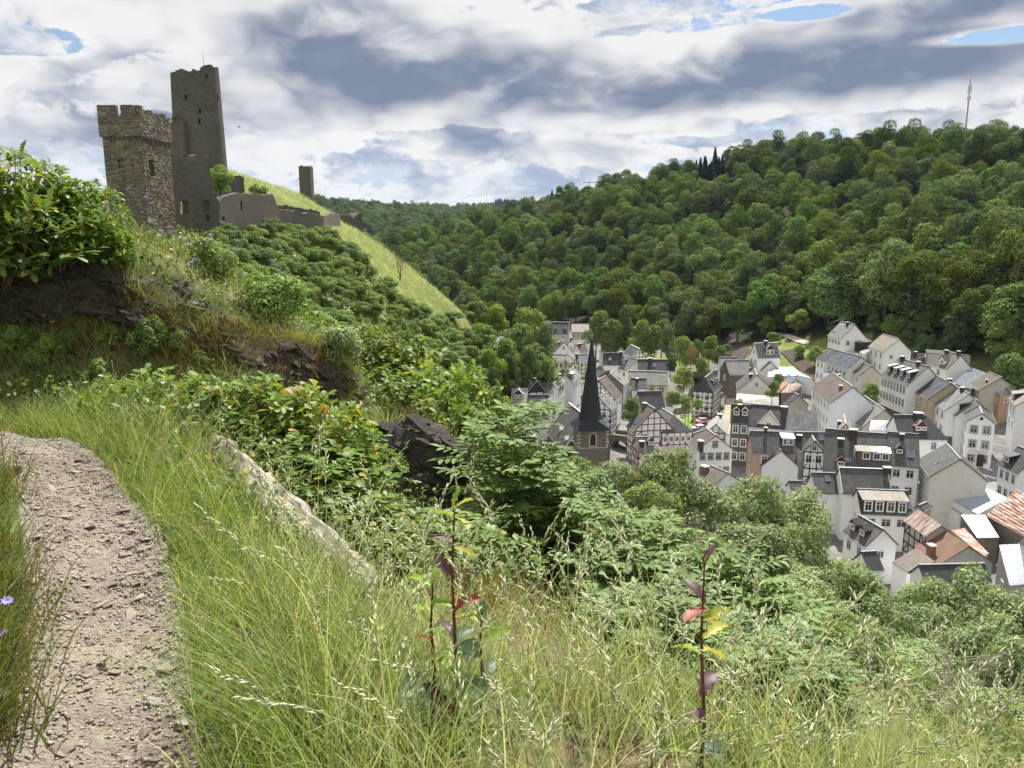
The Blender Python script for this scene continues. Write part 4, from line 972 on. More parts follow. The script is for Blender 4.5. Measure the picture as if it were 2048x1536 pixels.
        if kind == 'shed':
            roof_slab(rb2, [S(-w/2-.15, yf+.25, zt-.0), S(w/2+.15, yf+.25, zt-.0), S(w/2+.15, yb2, zbk+.06), S(-w/2-.15, yb2, zbk+.06)], .1)
        else:
            yr = max(0.02, yf-(gz-z)/tp)
            for q in (-1, 1): roof_slab(rb2, [S(q*(w/2+.15), yf+.22, zt-.15), S(q*(w/2+.15), max(.02, yb-.1), zt-.12), S(0, yr, gz+.02), S(0, yf+.22, gz+.02)], .08)
        rb2.build('dormer_roof', rmat, dob)
        nwin = wm
        for j in range(nwin):
            u = 0 if nwin == 1 else -w/2+w*(j+.5)/nwin
            me, _ = window_mesh(min(.95, w/nwin-.35), max(.5, h-.5), 'w', True)
            wo = link('window', me, dob, S(u, yf, z+h*.5-.02)); wo.rotation_euler = (0, 0, 0 if sg < 0 else math.pi)
    return o

def quad_roof(reg, pts, hs, label, wall='grey', roof='metal_blue', base=None, dz=0, name='shed', cat='shed', win=0, corr=None, th=.1, lower=None):
    """a building under one plane of roofing: four corners as seen, each with its height above the ground"""
    zb = base if base is not None else -44.5
    for it in range(8):
        P = [atz(*rp(reg, p), zb+h) for p, h in zip(pts, hs)]; m = sum(P)/4
        if base is None: zb = .5*zb+.5*(h1(m[0], m[1])+dz)
    o = thing(name, label, cat, (m[0], m[1], zb-.6)); V = [Vector((p[0]-m[0], p[1]-m[1], p[2]-zb+.6)) for p in P]
    ar = sum(V[i].x*V[(i+1) % 4].y-V[(i+1) % 4].x*V[i].y for i in range(4))
    if ar < 0: V = V[::-1]
    n = (V[1]-V[0]).cross(V[3]-V[0]).normalized(); cen = sum(V, Vector())/4
    rb = MB()
    if corr:                                                 # corrugated sheets: ribs running down the slope
        a, b, c, d = V if corr == 1 else (V[1], V[2], V[3], V[0])
        k = max(6, int((b-a).length/.45)); prof = [0, .05, .05, 0]
        for i in range(k):
            for j, (f0, f1, z0_, z1_) in enumerate(((0, .3, 0, 0), (.3, .45, 0, .07), (.45, .8, .07, .07), (.8, 1, .07, 0))):
                t0, t1 = (i+f0)/k, (i+f1)/k
                q = [a.lerp(b, t0)+n*z0_, a.lerp(b, t1)+n*z1_, d.lerp(c, t1)+n*z1_, d.lerp(c, t0)+n*z0_]; L0 = (d-a).length; W0 = (b-a).length
                rb.face(q, 0, [(t0*W0, 0), (t1*W0, 0), (t1*W0, L0), (t0*W0, L0)])
        lo = [p-n*.03 for p in V]; rb.face(lo[::-1])
    else: roof_slab(rb, V, th)
    rb.build('roof', MATS[roof], o)
    wb = MB(); I = [p.lerp(cen, .035)-n*(th+.03) for p in V]
    for i in range(4):
        p, q = I[i], I[(i+1) % 4]; wb.face([(p.x, p.y, 0), (q.x, q.y, 0), tuple(q), tuple(p)])
    wb.build('wall', MATS[wall], o)
    if win:
        for i in range(4):
            p, q = I[i], I[(i+1) % 4]; d = (q-p); d.z = 0; nn = Vector((d.y, -d.x, 0)).normalized()
            wpos = Vector((m[0], m[1], 0))+(p+q)/2
            if nn.dot(wpos) > 0 or d.length < 2.5: continue
            kk = max(1, int(d.length/3))
            for j in range(min(kk, win)):
                pp = p.lerp(q, (j+.5)/min(kk, win)); me, gl = window_mesh(.9, 1.1, 'w')
                wo = link('window', me, o, (pp.x, pp.y, min(p.z, q.z)-1.3)); wo.rotation_euler = (0, 0, math.atan2(nn.y, nn.x)+math.pi/2); link('pane', gl, wo)
    return o
# ------------------------------------------------------------------ village: the houses, back to front
hs = house
# far end of the village, left of and behind the spire
hs('8', (105, 140), (500, 145), (275, 385), 5.5, 48, 'beige gabled house at the far end of the village with dark slate roof', 'beige', 'slate_dark', {'f': (1, 2), 'a': (1, 2, .9, 1.3, 1)}, dor=[('gable', .3, .55, 1.1, .8), ('gable', .8, .55, 1.1, .8)], verge='trim')
hs('8', (30, 120), (90, 135), (55, 260), 6.5, 45, 'pale roofed house end half hidden by the trees at the far left', 'white', 'slate_light', {'a': (1, 1)})
hs('8', (540, 175), (900, 178), (600, 350), 4.5, 30, 'long low brown roofed house behind the dark slate gable', 'beige', 'slate_brown', {'f': (1, 4)})
hs('8', (800, 265), (820, 250), (690, 370), 4.0, 42, 'small brown barn gable in front of the long low roof', 'rubble', 'slate_brown')
hs('8', (385, 550), (330, 505), (205, 760), 5.5, 47, 'white gable house with two windows and a dark left roof', 'white', 'slate_dark', {'a': (1, 2, .9, 1.2, 1)}, ch=[(.5, .35, .8, 1.5)], sky=[(.5, .45)])
hs('8', (530, 490), (880, 465), (590, 605), 5.0, 42, 'broad tan grey roof above a small white gable behind the spire', 'white', 'slate_tan', {'a': (1, 1)}, ch=[(.05, -.1)])
hs('8', (880, 410), (960, 450), (800, 540), 5.5, 45, 'grey hipped roof right behind the tip of the spire', 'white', 'slate_light', {'f': (1, 2)}, hip='a')
quad_roof('8', [(1130, 462), (1375, 458), (1395, 590), (1180, 560)], [4.2, 4.2, 3.4, 3.4], 'brilliant white flat metal roof behind the spire tip', 'white', 'metal_white', name='flat_roof_building', cat='building')
hs('8', (1110, 535), (1290, 530), (1090, 680), 4.6, 45, 'brown roofed house under the white flat roof', 'white', 'tile_brown')
hs('8', (800, 580), (640, 610), (690, 760), 5.2, 48, 'mossy brown roofed house left of the spire tip', 'white', 'slate_brown', ch=[(.7, .2)])
hs('8', (1230, 640), (1150, 700), (1110, 790), 5.2, 46, 'small grey gable roof right of the spire with dark chimney', 'white', 'slate_light', {'a': (1, 1)}, ch=[(.2, .1, .8, 1.8)])
hs('8', (1320, 650), (1290, 620), (1270, 750), 5, 48, 'tiny dark slated gable right of the spire chimney', 'slate_shingle_dark', 'slate_light')
hs('8', (1430, 590), (1560, 640), (1400, 740), 5.2, 45, 'white gabled house with pale roof and pointed dormer behind timber gable', 'white', 'slate_light', {'a': (1, 1), 'f': (1, 2)}, dor=[('gable', .5, .6, .9, .8)])
hs('8', (1580, 610), (1690, 660), (1540, 770), 4.4, 40, 'blue grey roof with solar panels beside the lattice timber gable', 'white', 'slate_blue_grey', sky=[(.35, .4, 1.6, 1.6), (.7, .4, 1.6, 1.6)])
hs('8', (1940, 690), (1760, 605), (1800, 880), 6.0, 48, 'white house with lattice timber gable and dark slate roof', 'white', 'slate', {'a': (1, 3)}, 'a', verge='trim')
hs('8', (1200, 770), (1580, 775), (1200, 1020), 6.5, 52, 'dark slate mansard house with white trimmed edge right of the spire', 'white', 'slate_dark', ch=[(.95, .1)], dor=[('gable', .35, .6, .9, .7)])
hs('8', (870, 800), (700, 810), (690, 945), 5.4, 44, 'cream timbered house with blue slate hip just left of the spire', 'cream', 'slate_blue_grey', {'f': (1, 2)}, 'f', hip='ab', ch=[(.95, .2)])
hs('8', (625, 905), (480, 800), (480, 960), 5.6, 46, 'timber framed house with tan roof left of the spire', 'cream', 'slate_tan', {'a': (1, 1)}, 'af')
hs('8', (420, 815), (120, 805), (440, 960), 4.8, 40, 'cream cottage with pale tan roof under the leafy slope', 'cream', 'slate_tan', {'f': (1, 3)})
# the long slate roofs right of the spire
hs('0', (1325, 395), (545, 388), (1290, 640), 6.0, 47, 'long dark slate roofed house with timbered right gable', 'white', 'slate_dark', {'f': (1, 4)}, 'a', ch=[(.65, .3, 1.1, 2.6)], sky=[(.55, .5)], verge='trim')
hs('0', (200, 300), (540, 385), (30, 540), 5.5, 47, 'white house with pale slate roof and turret dormer', 'white', 'slate_light', {'f': (1, 3)}, dor=[('gable', .55, .62, 1.6, 1.5, 'blue_paint')])
hs('0', (360, 620), (1200, 645), (790, 915), 5.4, 42, 'yellow walled house with broad pale grey roof', 'yellow', 'slate_light', {'f': (1, 4, 1.0, 1.4)}, verge='trim', style='r')
hs('0', (420, 775), (750, 780), (700, 990), 5.6, 45, 'dark shingled roof house before the yellow one', 'white', 'slate', {'b': (1, 1)}, ch=[(.4, .3)])
hs('0', (10, 690), (120, 610), (345, 885), 7.0, 38, 'tall slate clad house with tan roof and blue white front', 'blue_white', 'slate_tan', {'f': (2, 2)}, wallg='slate_shingle', sky=[(.3, .5)])
hs('0', (560, 1000), (430, 1000), (360, 1180), 3.6, 40, 'low pale outbuilding below the slate clad house', 'beige', 'slate_light')
hs('9', (1590, 250), (1720, 175), (1880, 605), 6.2, 46, 'timber house with long brown roof right of the spire', 'white', 'slate_brown', {'f': (1, 2, 1.5, 1.3)}, 'a', sky=[(.6, .45)])
hs('9', (1600, 540), (1720, 470), (1800, 785), 5.6, 44, 'timbered house with light roof beside the church tower', 'white', 'slate_light', {'f': (2, 2), 'a': (2, 2)}, 'fa', sky=[(.4, .5)])
quad_roof('8', [(1050, 1130), (1330, 1130), (1320, 1260), (1080, 1270)], [7, 7, 5.4, 5.4], 'black tarred lean-to roof behind the brown timber house', 'white', 'slate_shingle_dark')
# left of the spire: the row along the lane
hs('9', (1010, 160), (1170, 45), (1310, 190), 6.4, 42, 'pale roofed house at the head of the lane row', 'white', 'slate_light', {'f': (1, 3)}, dor=[('shed', .25, .7, 3.2, 1.3, 'slate_shingle_dark', 'metal_white', 2)])
hs('9', (815, 330), (955, 190), (850, 465), 7.2, 40, 'long white house with dark shingle band and pale roof by the lane', 'white', 'slate_light', {'f': (2, 4, 1.0, 1.7)}, ch=[(.98, -.2), (.6, -.3)])
quad_roof('9', [(1170, 400), (1345, 270), (1360, 320), (1170, 470)], [5.2, 5.2, 4.4, 4.4], 'tan slate lean-to between the long white house and the spire', 'white', 'slate_tan', win=2)
hs('9', (540, 275), (500, 250), (330, 400), 6, 48, 'slate clad dark gable house with white trimmed edge', 'slate_shingle_dark', 'slate_brown', {'a': (1, 2)}, verge='trim', ch=[(.5, .1)])
hs('9', (640, 320), (815, 320), (640, 480), 6.2, 42, 'low grey roofed link building behind the dark gable', 'white', 'slate')
hs('9', (400, 505), (760, 505), (600, 775), 5.6, 46, 'small white house with grey roof and red arched dormer', 'white', 'slate', {'f': (1, 2), 'b': (1, 1)}, dor=[('gable', .68, .66, .95, 1.0, 'beam_red')])
hs('9', (115, 400), (390, 405), (110, 640), 5.0, 46, 'pale slate house with broad dark dormer at the village left edge', 'white', 'slate_pale', {'f': (1, 2)}, dor=[('gable', .45, .75, 1.9, 1.1, 'slate_shingle_dark', 'slate_pale', 2)])
quad_roof('9', [(210, 90), (430, 100), (400, 155), (205, 150)], [2.7, 2.7, 2.2, 2.2], 'brown roofed garden pavilion at the foot of the wooded slope', 'wood_dark', 'slate_brown', base=-34, name='pavilion', cat='pavilion')
quad_roof('9', [(230, 930), (420, 925), (440, 1030), (330, 1040)], [3.4, 3.4, 3.0, 3.0], 'pale little roof peeping through the near sapling', 'white', 'slate_pale')
quad_roof('p', [(863, 615), (885, 618), (880, 634), (862, 630)], [2.6, 2.6, 1.8, 1.8], 'small grey hut among the bushes on the castle slope', 'rubble', 'slate_light', base=-24, name='hut', cat='hut')
# timber houses by the bridge
hs('7', (640, 192), (1055, 180), (650, 520), 7.5, 50, 'tall dark slate house behind the red timber gable by the stream', 'white', 'slate_dark', {'f': (1, 2)}, ch=[(.95, -.3)])
hs('7', (905, 245), (880, 195), (1042, 515), 8.0, 56, 'steep red timbered gable with white chimney caps by the stream', 'white', 'slate_dark', {'a': (1, 2)}, 'a', beam='beam_red', ch=[(.2, -.6, .9, 1.6, 'brick')], verge='beam_red')
hs('7', (940, 485), (790, 400), (540, 850), 6.8, 47, 'red beamed timber house with solar window in its roof', 'white', 'slate_brown', {'a': (1, 2, .9, 1.3)}, 'af', beam='beam_red', sky=[(.55, .62, 1.9, 1.7)], ch=[(.95, .1, .9, 1.2, 'brick')])
hs('7', (1255, 600), (1060, 475), (1090, 945), 6.4, 40, 'broad hipped timber house with mossy slate roof', 'white', 'slate', {'a': (1, 5, .8, 1.1), 'f': (1, 4, .8, 1.1)}, 'af', hip='a', beam='beam_red')
hs('7', (590, 970), (905, 960), (640, 1240), 6.6, 46, 'small timber house with patched grey roof and dark dormers', 'white', 'slate_light', {'a': (1, 1), 'f': (1, 1)}, 'af', beam='beam_red', ch=[(.3, .55, .8, 1.5)], dor=[('gable', .78, .6, 1.1, 1.0)])
quad_roof('7', [(970, 1140), (1450, 1130), (1500, 1270), (1020, 1290)], [5.2, 5.2, 4.0, 4.0], 'brown plank roofed shed below the hipped timber house', 'wood_dark', 'tile_brown', corr=None)
quad_roof('7', [(1110, 290), (1170, 300), (1245, 470), (1130, 450)], [5.5, 5.5, 3.2, 3.2], 'grey lean-to roof right of the tall red gable', 'white', 'slate_light')
hs('2', (350, 905), (440, 840), (475, 1070), 6.6, 52, 'black and white timber house with hipped slate roof by the stream', 'white', 'slate_dark', {'a': (2, 2, 1.1, 1.3), 'f': (1, 2)}, 'af', hip='a', lower=None, dor=[('shed', .45, .6, 1.4, .9), ('shed', .7, .6, 1.2, .9)])
hs('2', (520, 1100), (560, 1080), (480, 1160), 2.9, 45, 'timbered entrance wing of the black and white house', 'white', 'slate_dark', {'a': (1, 1)}, 'a')
# across the stream
hs('2', (585, 705), (870, 700), (622, 880), 5.6, 42, 'stone barn with pale slate roof across the stream', 'rubble_dark', 'slate_light', {'a': (1, 1)}, ch=[(.9, .7, .5, 1.2)])
hs('2', (515, 660), (740, 665), (560, 790), 5.8, 44, 'narrow white house behind the stone barn', 'white', 'slate_light', {'a': (2, 2)})
hs('2', (925, 505), (1190, 497), (970, 680), 8.2, 56, 'tall white house with steep grey roof and pointed central dormer', 'white', 'slate_light', {'a': (2, 2, .8, 1.1, 1)}, ch=[(.5, .05, .9, 1.4)], dor=[('gable', .55, .82, 2.4, 1.6, 'slate_shingle_dark', 'slate_light', 2)], verge='trim')
hs('2', (1120, 725), (1050, 690), (990, 820), 4.6, 42, 'beige gable house with dark left roof behind the white shed', 'cream', 'slate_dark')
quad_roof('2', [(1095, 785), (1390, 783), (1440, 880), (1085, 900)], [5.0, 5.0, 4.4, 4.4], 'broad white sheet roof of a workshop', 'white', 'metal_white', name='workshop', cat='workshop')
quad_roof('2', [(1390, 790), (1480, 850), (1610, 920), (1430, 880)], [4.2, 4.2, 3.9, 3.9], 'pale annex roof right of the workshop', 'white', 'slate_pale', name='annex', cat='building')
hs('2', (1310, 860), (1420, 930), (1240, 930), 4.0, 35, 'low blue grey roof below the workshop', 'white', 'slate_blue_grey')
hs('2', (962, 875), (930, 795), (735, 1050), 5.8, 42, 'pale gable house with broad grey roof and square chimney', 'cream', 'slate', {'a': (1, 3, 1.0, 1.0, 1)}, ch=[(.25, .3, 1.0, 1.7)])
quad_roof('2', [(1270, 920), (1360, 945), (1235, 1085), (1180, 1100)], [5.6, 5.6, 3.8, 3.8], 'orange red tiled barn roof', 'rubble', 'tile_red', name='barn', cat='barn')
quad_roof('2', [(1360, 947), (1490, 1000), (1410, 1085), (1240, 1087)], [5.6, 5.6, 3.9, 3.9], 'rusty brown sheet roof beside the orange tiles', 'rubble', 'metal_rust_brown', name='barn', cat='barn', corr=1)
quad_roof('2', [(725, 1090), (1215, 1130), (1215, 1232), (708, 1200)], [6.2, 6.2, 4.6, 4.6], 'long whitish slate roof in front of the pale gable', 'rubble', 'slate_pale', name='barn', cat='barn')  # slate colour whitened to stand for its backlit sheen
hs('2', (1450, 1110), (1405, 1085), (1275, 1210), 6.6, 43, 'beige gable with dark roof edge behind the town hall', 'beige', 'slate_dark')
hs('2', (1840, 842), (2086, 1015), (1560, 990), 9.0, 40, 'big white house with brown tiled roof and bluish shaded gable', 'white', 'tile_brown', {'f': (3, 6, .9, 1.3)}, wallg='blue_white', ch=[(.8, .35, .7, 1.5, 'brick'), (.15, -.2)], sky=[(.3, .35), (.75, .7)])  # gable plaster coloured bluer than the white walls to paint its shade
hs('2', (1800, 558), (1905, 590), (1655, 690), 6.0, 40, 'white row house with dark roof at the upper left of the terrace', 'white', 'slate_dark', {'a': (2, 2), 'f': (2, 2)}, sky=[(.5, .3)])
hs('3', (375, 580), (140, 520), (240, 705), 6.2, 40, 'cream row house with navy blue slate roof and two skylights', 'cream', 'slate_blue', {'f': (2, 5, 1.0, 1.3)}, sky=[(.75, .4), (.4, .4)])
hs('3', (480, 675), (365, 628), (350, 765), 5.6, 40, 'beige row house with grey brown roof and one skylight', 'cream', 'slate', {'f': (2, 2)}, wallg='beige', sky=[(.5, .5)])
quad_roof('3', [(60, 690), (180, 780), (30, 850), (-20, 760)], [6, 6, 5, 5], 'light blue grey sheet roof behind the brown tiled house', 'white', 'slate_blue_grey')
hs('3', (310, 230), (165, 200), (200, 385), 6.0, 46, 'white house with weathered grey roof highest on the slope', 'white', 'slate_light', {'f': (2, 4, .9, 1.2), 'a': (1, 2)}, ch=[(.4, .15, .7, 1.6)], sky=[(.9, .7, .6, .6), (.75, .7, .6, .6)])
quad_roof('3', [(195, 385), (390, 370), (490, 425), (350, 440)], [4.4, 4.4, 3.9, 3.9], 'terrace annex with dark wooden balcony below the highest house', 'wood_dark', 'slate_light', name='annex', cat='building')
quad_roof('3', [(205, 470), (350, 500), (340, 560), (215, 535)], [3.0, 3.0, 2.9, 2.9], 'white garage under the wooden balcony', 'white', 'concrete', name='garage', cat='garage')
quad_roof('3', [(350, 530), (480, 470), (490, 500), (400, 560)], [3.2, 3.6, 3.4, 3.0], 'white carport with beige roof beside the garage', 'white', 'slate_tan', name='carport', cat='carport')
hs('3', (760, 395), (590, 345), (640, 545), 6.4, 44, 'white house with smooth beige grey roof above the terrace', 'white', 'slate_tan', {'f': (2, 3, .9, 1.4), 'a': (1, 2, .8, 1.0)})
hs('3', (920, 540), (1010, 530), (850, 590), 3.4, 40, 'small grey gabled shed with chimney in the gardens', 'beige', 'slate', ch=[(.1, 0, .7, 1.3)])
quad_roof('3', [(1025, 505), (1290, 520), (1500, 570), (1050, 540)], [3.2, 3.2, 3.0, 3.0], 'long black flat garage roof in the upper gardens', 'grey', 'slate_shingle_dark', name='garage', cat='garage')
quad_roof('3', [(1020, 545), (1140, 540), (1110, 590), (1025, 580)], [3.4, 3.4, 3.0, 3.0], 'small white sheet canopy before the black garage roof', 'grey', 'metal_white', name='canopy', cat='canopy')
hs('3', (1395, 560), (1215, 520), (1255, 710), 5.6, 46, 'white house with brownish roof and white dormer in the upper gardens', 'white', 'slate_brown', {'f': (1, 1)}, ch=[(.75, .1), (.15, .0)], dor=[('gable', .45, .8, 1.9, 1.2, 'white')])
hs('3', (1060, 680), (760, 590), (850, 880), 9.0, 44, 'long white house with a row of four dormers', 'white', 'slate', {'f': (2, 8, .85, 1.7)}, lower='rubble_dark', ch=[(.85, .05, .9, 1.5), (.3, .05, .8, 1.2)], dor=[('shed', .16, .72, 1.3, 1.4, 'slate_shingle_dark', 'slate_pale'), ('shed', .40, .72, 1.3, 1.4, 'slate_shingle_dark', 'slate_pale'), ('shed', .62, .72, 1.3, 1.4, 'slate_shingle_dark', 'slate_pale'), ('shed', .86, .72, 1.3, 1.4, 'slate_shingle_dark', 'slate_pale')])
hs('3', (1300, 850), (1075, 740), (1070, 1025), 8.2, 40, 'ochre yellow house with dark roof and two bright skylights', 'ochre', 'slate_dark', {'f': (2, 3, 1.0, 1.2)}, sky=[(.75, .35, .8, 1.4), (.25, .35, .8, 1.4)], ch=[(.2, -.1, .9, 1.4)])
hs('3', (1480, 960), (1305, 865), (1250, 1145), 7.8, 41, 'white house with light grey roof, two skylights and chimney pair', 'white', 'slate_light', {'f': (2, 3, 1.2, 1.4)}, ch=[(.35, .05, .8, 1.4), (.85, .1, .7, 1.2)], sky=[(.75, .55), (.45, .6)], lower='rubble_dark')
hs('3', (1560, 1030), (1490, 980), (1365, 1215), 7.2, 43, 'narrow white house with broad dark dormer beside the inn', 'white', 'slate_light', {'f': (2, 2, .7, 1.3)}, dor=[('shed', .5, .75, 2.6, 1.3, 'slate_shingle_dark', 'slate_light', 2)])
inn = hs('5', (1610, 138), (1570, 25), (1445, 225), 8.2, 36, 'white inn gable with lettering over windows and dark door', 'white', 'slate', {'a': (3, 2, 1.1, 1.4), 'f': (3, 2, .6, 1.5)}, lower=None, style='g', name='inn', cat='inn')
quad_roof('3', [(1500, 688), (1650, 745), (1500, 912), (1310, 850)], [6.6, 5.6, 4.6, 5.6], 'pale blue sheet roof behind the light grey roof', 'grey', 'slate_blue_grey', name='barn', cat='barn')
hs('3', (1810, 790), (1680, 735), (1572, 925), 6.4, 36, 'beige house with smooth brown roof on the right', 'beige', 'tile_brown', ch=[(.3, .5, .35, .9)])
quad_roof('3', [(1700, 915), (2060, 885), (2060, 935), (1790, 965)], [6.2, 6.2, 5.8, 5.8], 'wood panelled garage building with light blue flat roof', 'wood_tan', 'metal_blue', name='garage_building', cat='building', win=3)
hs('3', (2080, 880), (2160, 960), (1870, 985), 8.6, 40, 'white corner house with slate mansard band at the right edge', 'white', 'slate_tan', {'a': (2, 2, 1.0, 1.5), 'f': (2, 2, 1.0, 1.5)}, lower=None, dor=[('shed', .3, .9, 3, 1.2, 'slate_shingle_dark', 'slate_tan', 3)])
# the town hall row
hs('2', (655, 1215), (888, 1228), (600, 1432), 8.6, 47, 'stone house with dark roof and two pointed dormers by the car park', 'rubble_dark', 'slate_dark', {'f': (3, 2, 1.0, 1.5)}, dor=[('gable', .3, .62, 1.2, 1.1, 'slate_shingle_dark', 'slate_tan'), ('gable', .72, .62, 1.2, 1.1, 'slate_shingle_dark', 'slate_tan')], ch=[(.45, .15, .8, 1.0)], lower=None)
hs('2', (888, 1215), (1325, 1250), (850, 1475), 8.0, 46, 'cream town hall with dark roof and round gable window', 'cream', 'slate_dark', {'f': (2, 4)}, ch=[(.9, .15, 1.2, 1.2)], dor=[('gable', .55, .86, 4.2, .3, 'cream', 'slate_tan')])
quad_roof('2', [(1328, 1268), (1660, 1300), (1662, 1560), (1288, 1535)], [12.0, 12.0, 8.0, 8.0], 'big whitish slate roof right of the town hall', 'white', 'slate_pale', name='barn', cat='barn')
hs('2', (480, 1450), (520, 1330), (370, 1500), 5.2, 42, 'small red timbered gable with white slate roof by the parked cars', 'white', 'slate_pale', {'a': (1, 1)}, 'a', beam='beam_red', ch=[(.8, -.1, 1.0, 1.0)])
hs('3', (610, 1120), (400, 975), (375, 1305), 5.2, 44, 'bare grey slate barn roof below the big white house', 'beige', 'slate_light')
hs('5', (215, 245), (190, 140), (150, 300), 8.0, 46, 'little red timbered gable under a pointed grey roof', 'white', 'slate_tan', {'a': (1, 1)}, 'a', beam='beam_red', ch=[(.4, .9, .8, 1.2)])
quad_roof('5', [(475, 205), (655, 215), (680, 310), (455, 310)], [10.0, 10.0, 8.6, 8.6], 'white sheet roofed dormer house between the slate roofs', 'white', 'metal_white', win=3, name='roof_house', cat='house')
hs('5', (700, 150), (1035, 155), (1000, 400), 8.2, 45, 'dark mossy slate roof with red timbered dormer', 'white', 'slate_dark', {'f': (1, 2)}, hip='b', ch=[(.5, .1, 1.4, 1.6)], dor=[('gable', .48, .68, 2.0, 1.0, 'beam_red', 'slate_tan', 2)])
# the near row under the slope
hs('4', (480, 410), (370, 330), (245, 575), 6.6, 38, 'white gable house with red shutters and blue painted niche', 'white', 'slate_brown', {'a': (2, 4, .85, 1.2, 1)}, ch=[(.1, .75, 1.0, 1.8)], style='d', name='niche_house')
hs('4', (330, 345), (180, 400), (110, 500), 5.0, 40, 'low annex with grey roof left of the niche house', 'cream', 'slate')
hs('4', (880, 358), (1390, 370), (940, 615), 8.4, 47, 'salmon orange gabled house with lichen slate roof', 'orange', 'slate', {'a': (2, 1), 'f': (1, 2)}, ch=[(.35, .05, .5, 1.6)], dor=[('shed', .82, .66, 2.0, 1.5, 'slate_shingle_dark', 'metal_white', 2)])
hs('4', (1245, 590), (1140, 465), (1020, 785), 6.2, 41, 'plain white gable house with one window and open porch', 'white', 'slate', {'f': (1, 3)}, ch=[(.3, -.2, .8, 1.2)], sky=[(.5, .5, .6, .8)], name='porch_house')
hs('4', (1400, 372), (1762, 376), (1420, 560), 8.6, 48, 'slate roofed house behind the black timber gable', 'blue_white', 'slate', {'f': (1, 1)}, sky=[(.83, .3)], ch=[(.1, .5, .8, 1.6)])
hs('4', (1640, 478), (1585, 380), (1478, 600), 8.4, 46, 'black and white timber gable house with three windows', 'white', 'slate', {'a': (1, 2, 1.0, 1.4, 1)}, 'a', lower='white', oh=.5)
hs('5', (2, 290), (305, 315), (80, 735), 8.2, 49, 'big grey slate roof with two tall black chimneys', 'white', 'slate', {'f': (1, 2)}, ch=[(.55, .35, .9, 1.8), (.95, .15, 1.2, 2.4)], sky=[(.85, .7, .6, .6)], dor=[('gable', .6, .85, 1.6, .8, 'beam_red')])
hs('5', (310, 322), (632, 342), (300, 690), 8.0, 46, 'slate house with two large shed dormers, one yellow', 'white', 'slate', dor=[('shed', .3, .78, 3.0, 1.5, 'wood_brown', 'slate_tan', 1), ('shed', .76, .78, 2.6, 1.5, 'slate_shingle_dark', 'metal_white', 2)])
hs('5', (640, 322), (962, 346), (655, 665), 8.6, 46, 'white house with dark shuttered windows and slate roof', 'white', 'slate', {'f': (2, 2, 1.1, 1.3)}, ch=[(.45, .2, .6, 1.6)], sky=[(.72, .62, 1.0, 1.2)], dor=[('gable', .36, .66, 1.1, 1.0)])
hs('5', (1392, 602), (1245, 440), (1095, 822), 8.0, 38, 'cream plastered gable house with broad grey brown roof', 'cream', 'slate', {'f': (2, 3, .9, 1.3)}, sky=[(.35, .55, .5, 1.0)])
quad_roof('5', [(1160, 940), (1530, 843), (1870, 1005), (1565, 1170)], [4.8, 6.4, 6.2, 4.6], 'long corrugated blue grey metal shed roof', 'white', 'metal_blue', name='metal_shed', cat='shed', corr=2)
quad_roof('5', [(1225, 1060), (1300, 1040), (1490, 1130), (1380, 1165)], [3.6, 3.8, 3.6, 3.4], 'small canopy roof before the metal shed door', 'white', 'metal_blue', name='canopy', cat='canopy')
hs('5', (1980, 470), (2200, 560), (1770, 660), 7.4, 44, 'white house with slate mansard and mossy top at the right edge', 'white', 'slate_dark', {'f': (2, 3, .9, 1.5), 'a': (2, 1)}, dor=[('shed', .25, .8, 1.6, 1.2)])
hs('4', (630, 850), (420, 760), (470, 985), 4.6, 33, 'low bluish white gable with mossy brown roof and brick chimney', 'blue_white', 'slate_brown', ch=[(.98, .5, 1.2, 1.6, 'brick')])
hs('4', (1600, 845), (1905, 850), (1660, 1088), 6.6, 44, 'white walled house with lichen spotted slate roof above the trees', 'white', 'slate', sky=[(.55, .3, .6, .8)])
hs('4', (1480, 940), (1330, 940), (1240, 1060), 4.8, 42, 'grey roofed outhouse half hidden by the tree tops', 'white', 'slate')
hs('5', (140, 688), (640, 706), (190, 955), 7.2, 47, 'slate roofed house with pale verge and cross gable', 'white', 'slate', verge='trim', ch=[(.98, .1, 1.0, 1.2)])
hs('5', (565, 706), (600, 680), (430, 880), 7.0, 44, 'pale grey cross gable roof above the dormer house', 'white', 'slate_light', ch=[(.2, -.6, .5, 1.0)])
hs('5', (322, 905), (850, 925), (330, 1160), 5.8, 44, 'white house with a long black dormer of four windows', 'white', 'slate', {'f': (1, 3, 1.3, 1.2), 'a': (1, 1, .6, 1.0)}, sky=[(.93, .55, 1.0, 1.4)], dor=[('shed', .46, .93, 6.2, 1.9, 'slate_shingle_dark', 'slate_tan', 4)])
hs('5', (1040, 1040), (960, 1075), (740, 1240), 5.4, 40, 'navy hipped roof beside the rusty barn', 'ochre', 'slate_blue', hip='a')
hs('6', (1295, 455), (1080, 312), (1140, 558), 6.8, 40, 'rust streaked barn roof over dark timbered wall', 'beige', 'metal_rust_brown', {}, 'f', ridge='')
hs('6', (1550, 645), (1300, 490), (1055, 662), 5.2, 34, 'red rusty corrugated barn roof with brick chimney', 'grey', 'metal_rust_red', ch=[(.45, .9, .9, 2.4, 'brick')], ridge='')
quad_roof('6', [(1060, 665), (1235, 792), (975, 885), (840, 797)], [5.8, 5.8, 4.4, 4.4], 'crumbling brown tiled lean-to roof', 'white', 'slate_brown', name='barn', cat='barn')
quad_roof('6', [(1380, 505), (1505, 485), (1725, 715), (1680, 748)], [4.6, 4.8, 3.6, 3.4], 'patchy pink and white rusty sheet roof', 'grey', 'metal_rust', name='barn', cat='barn')
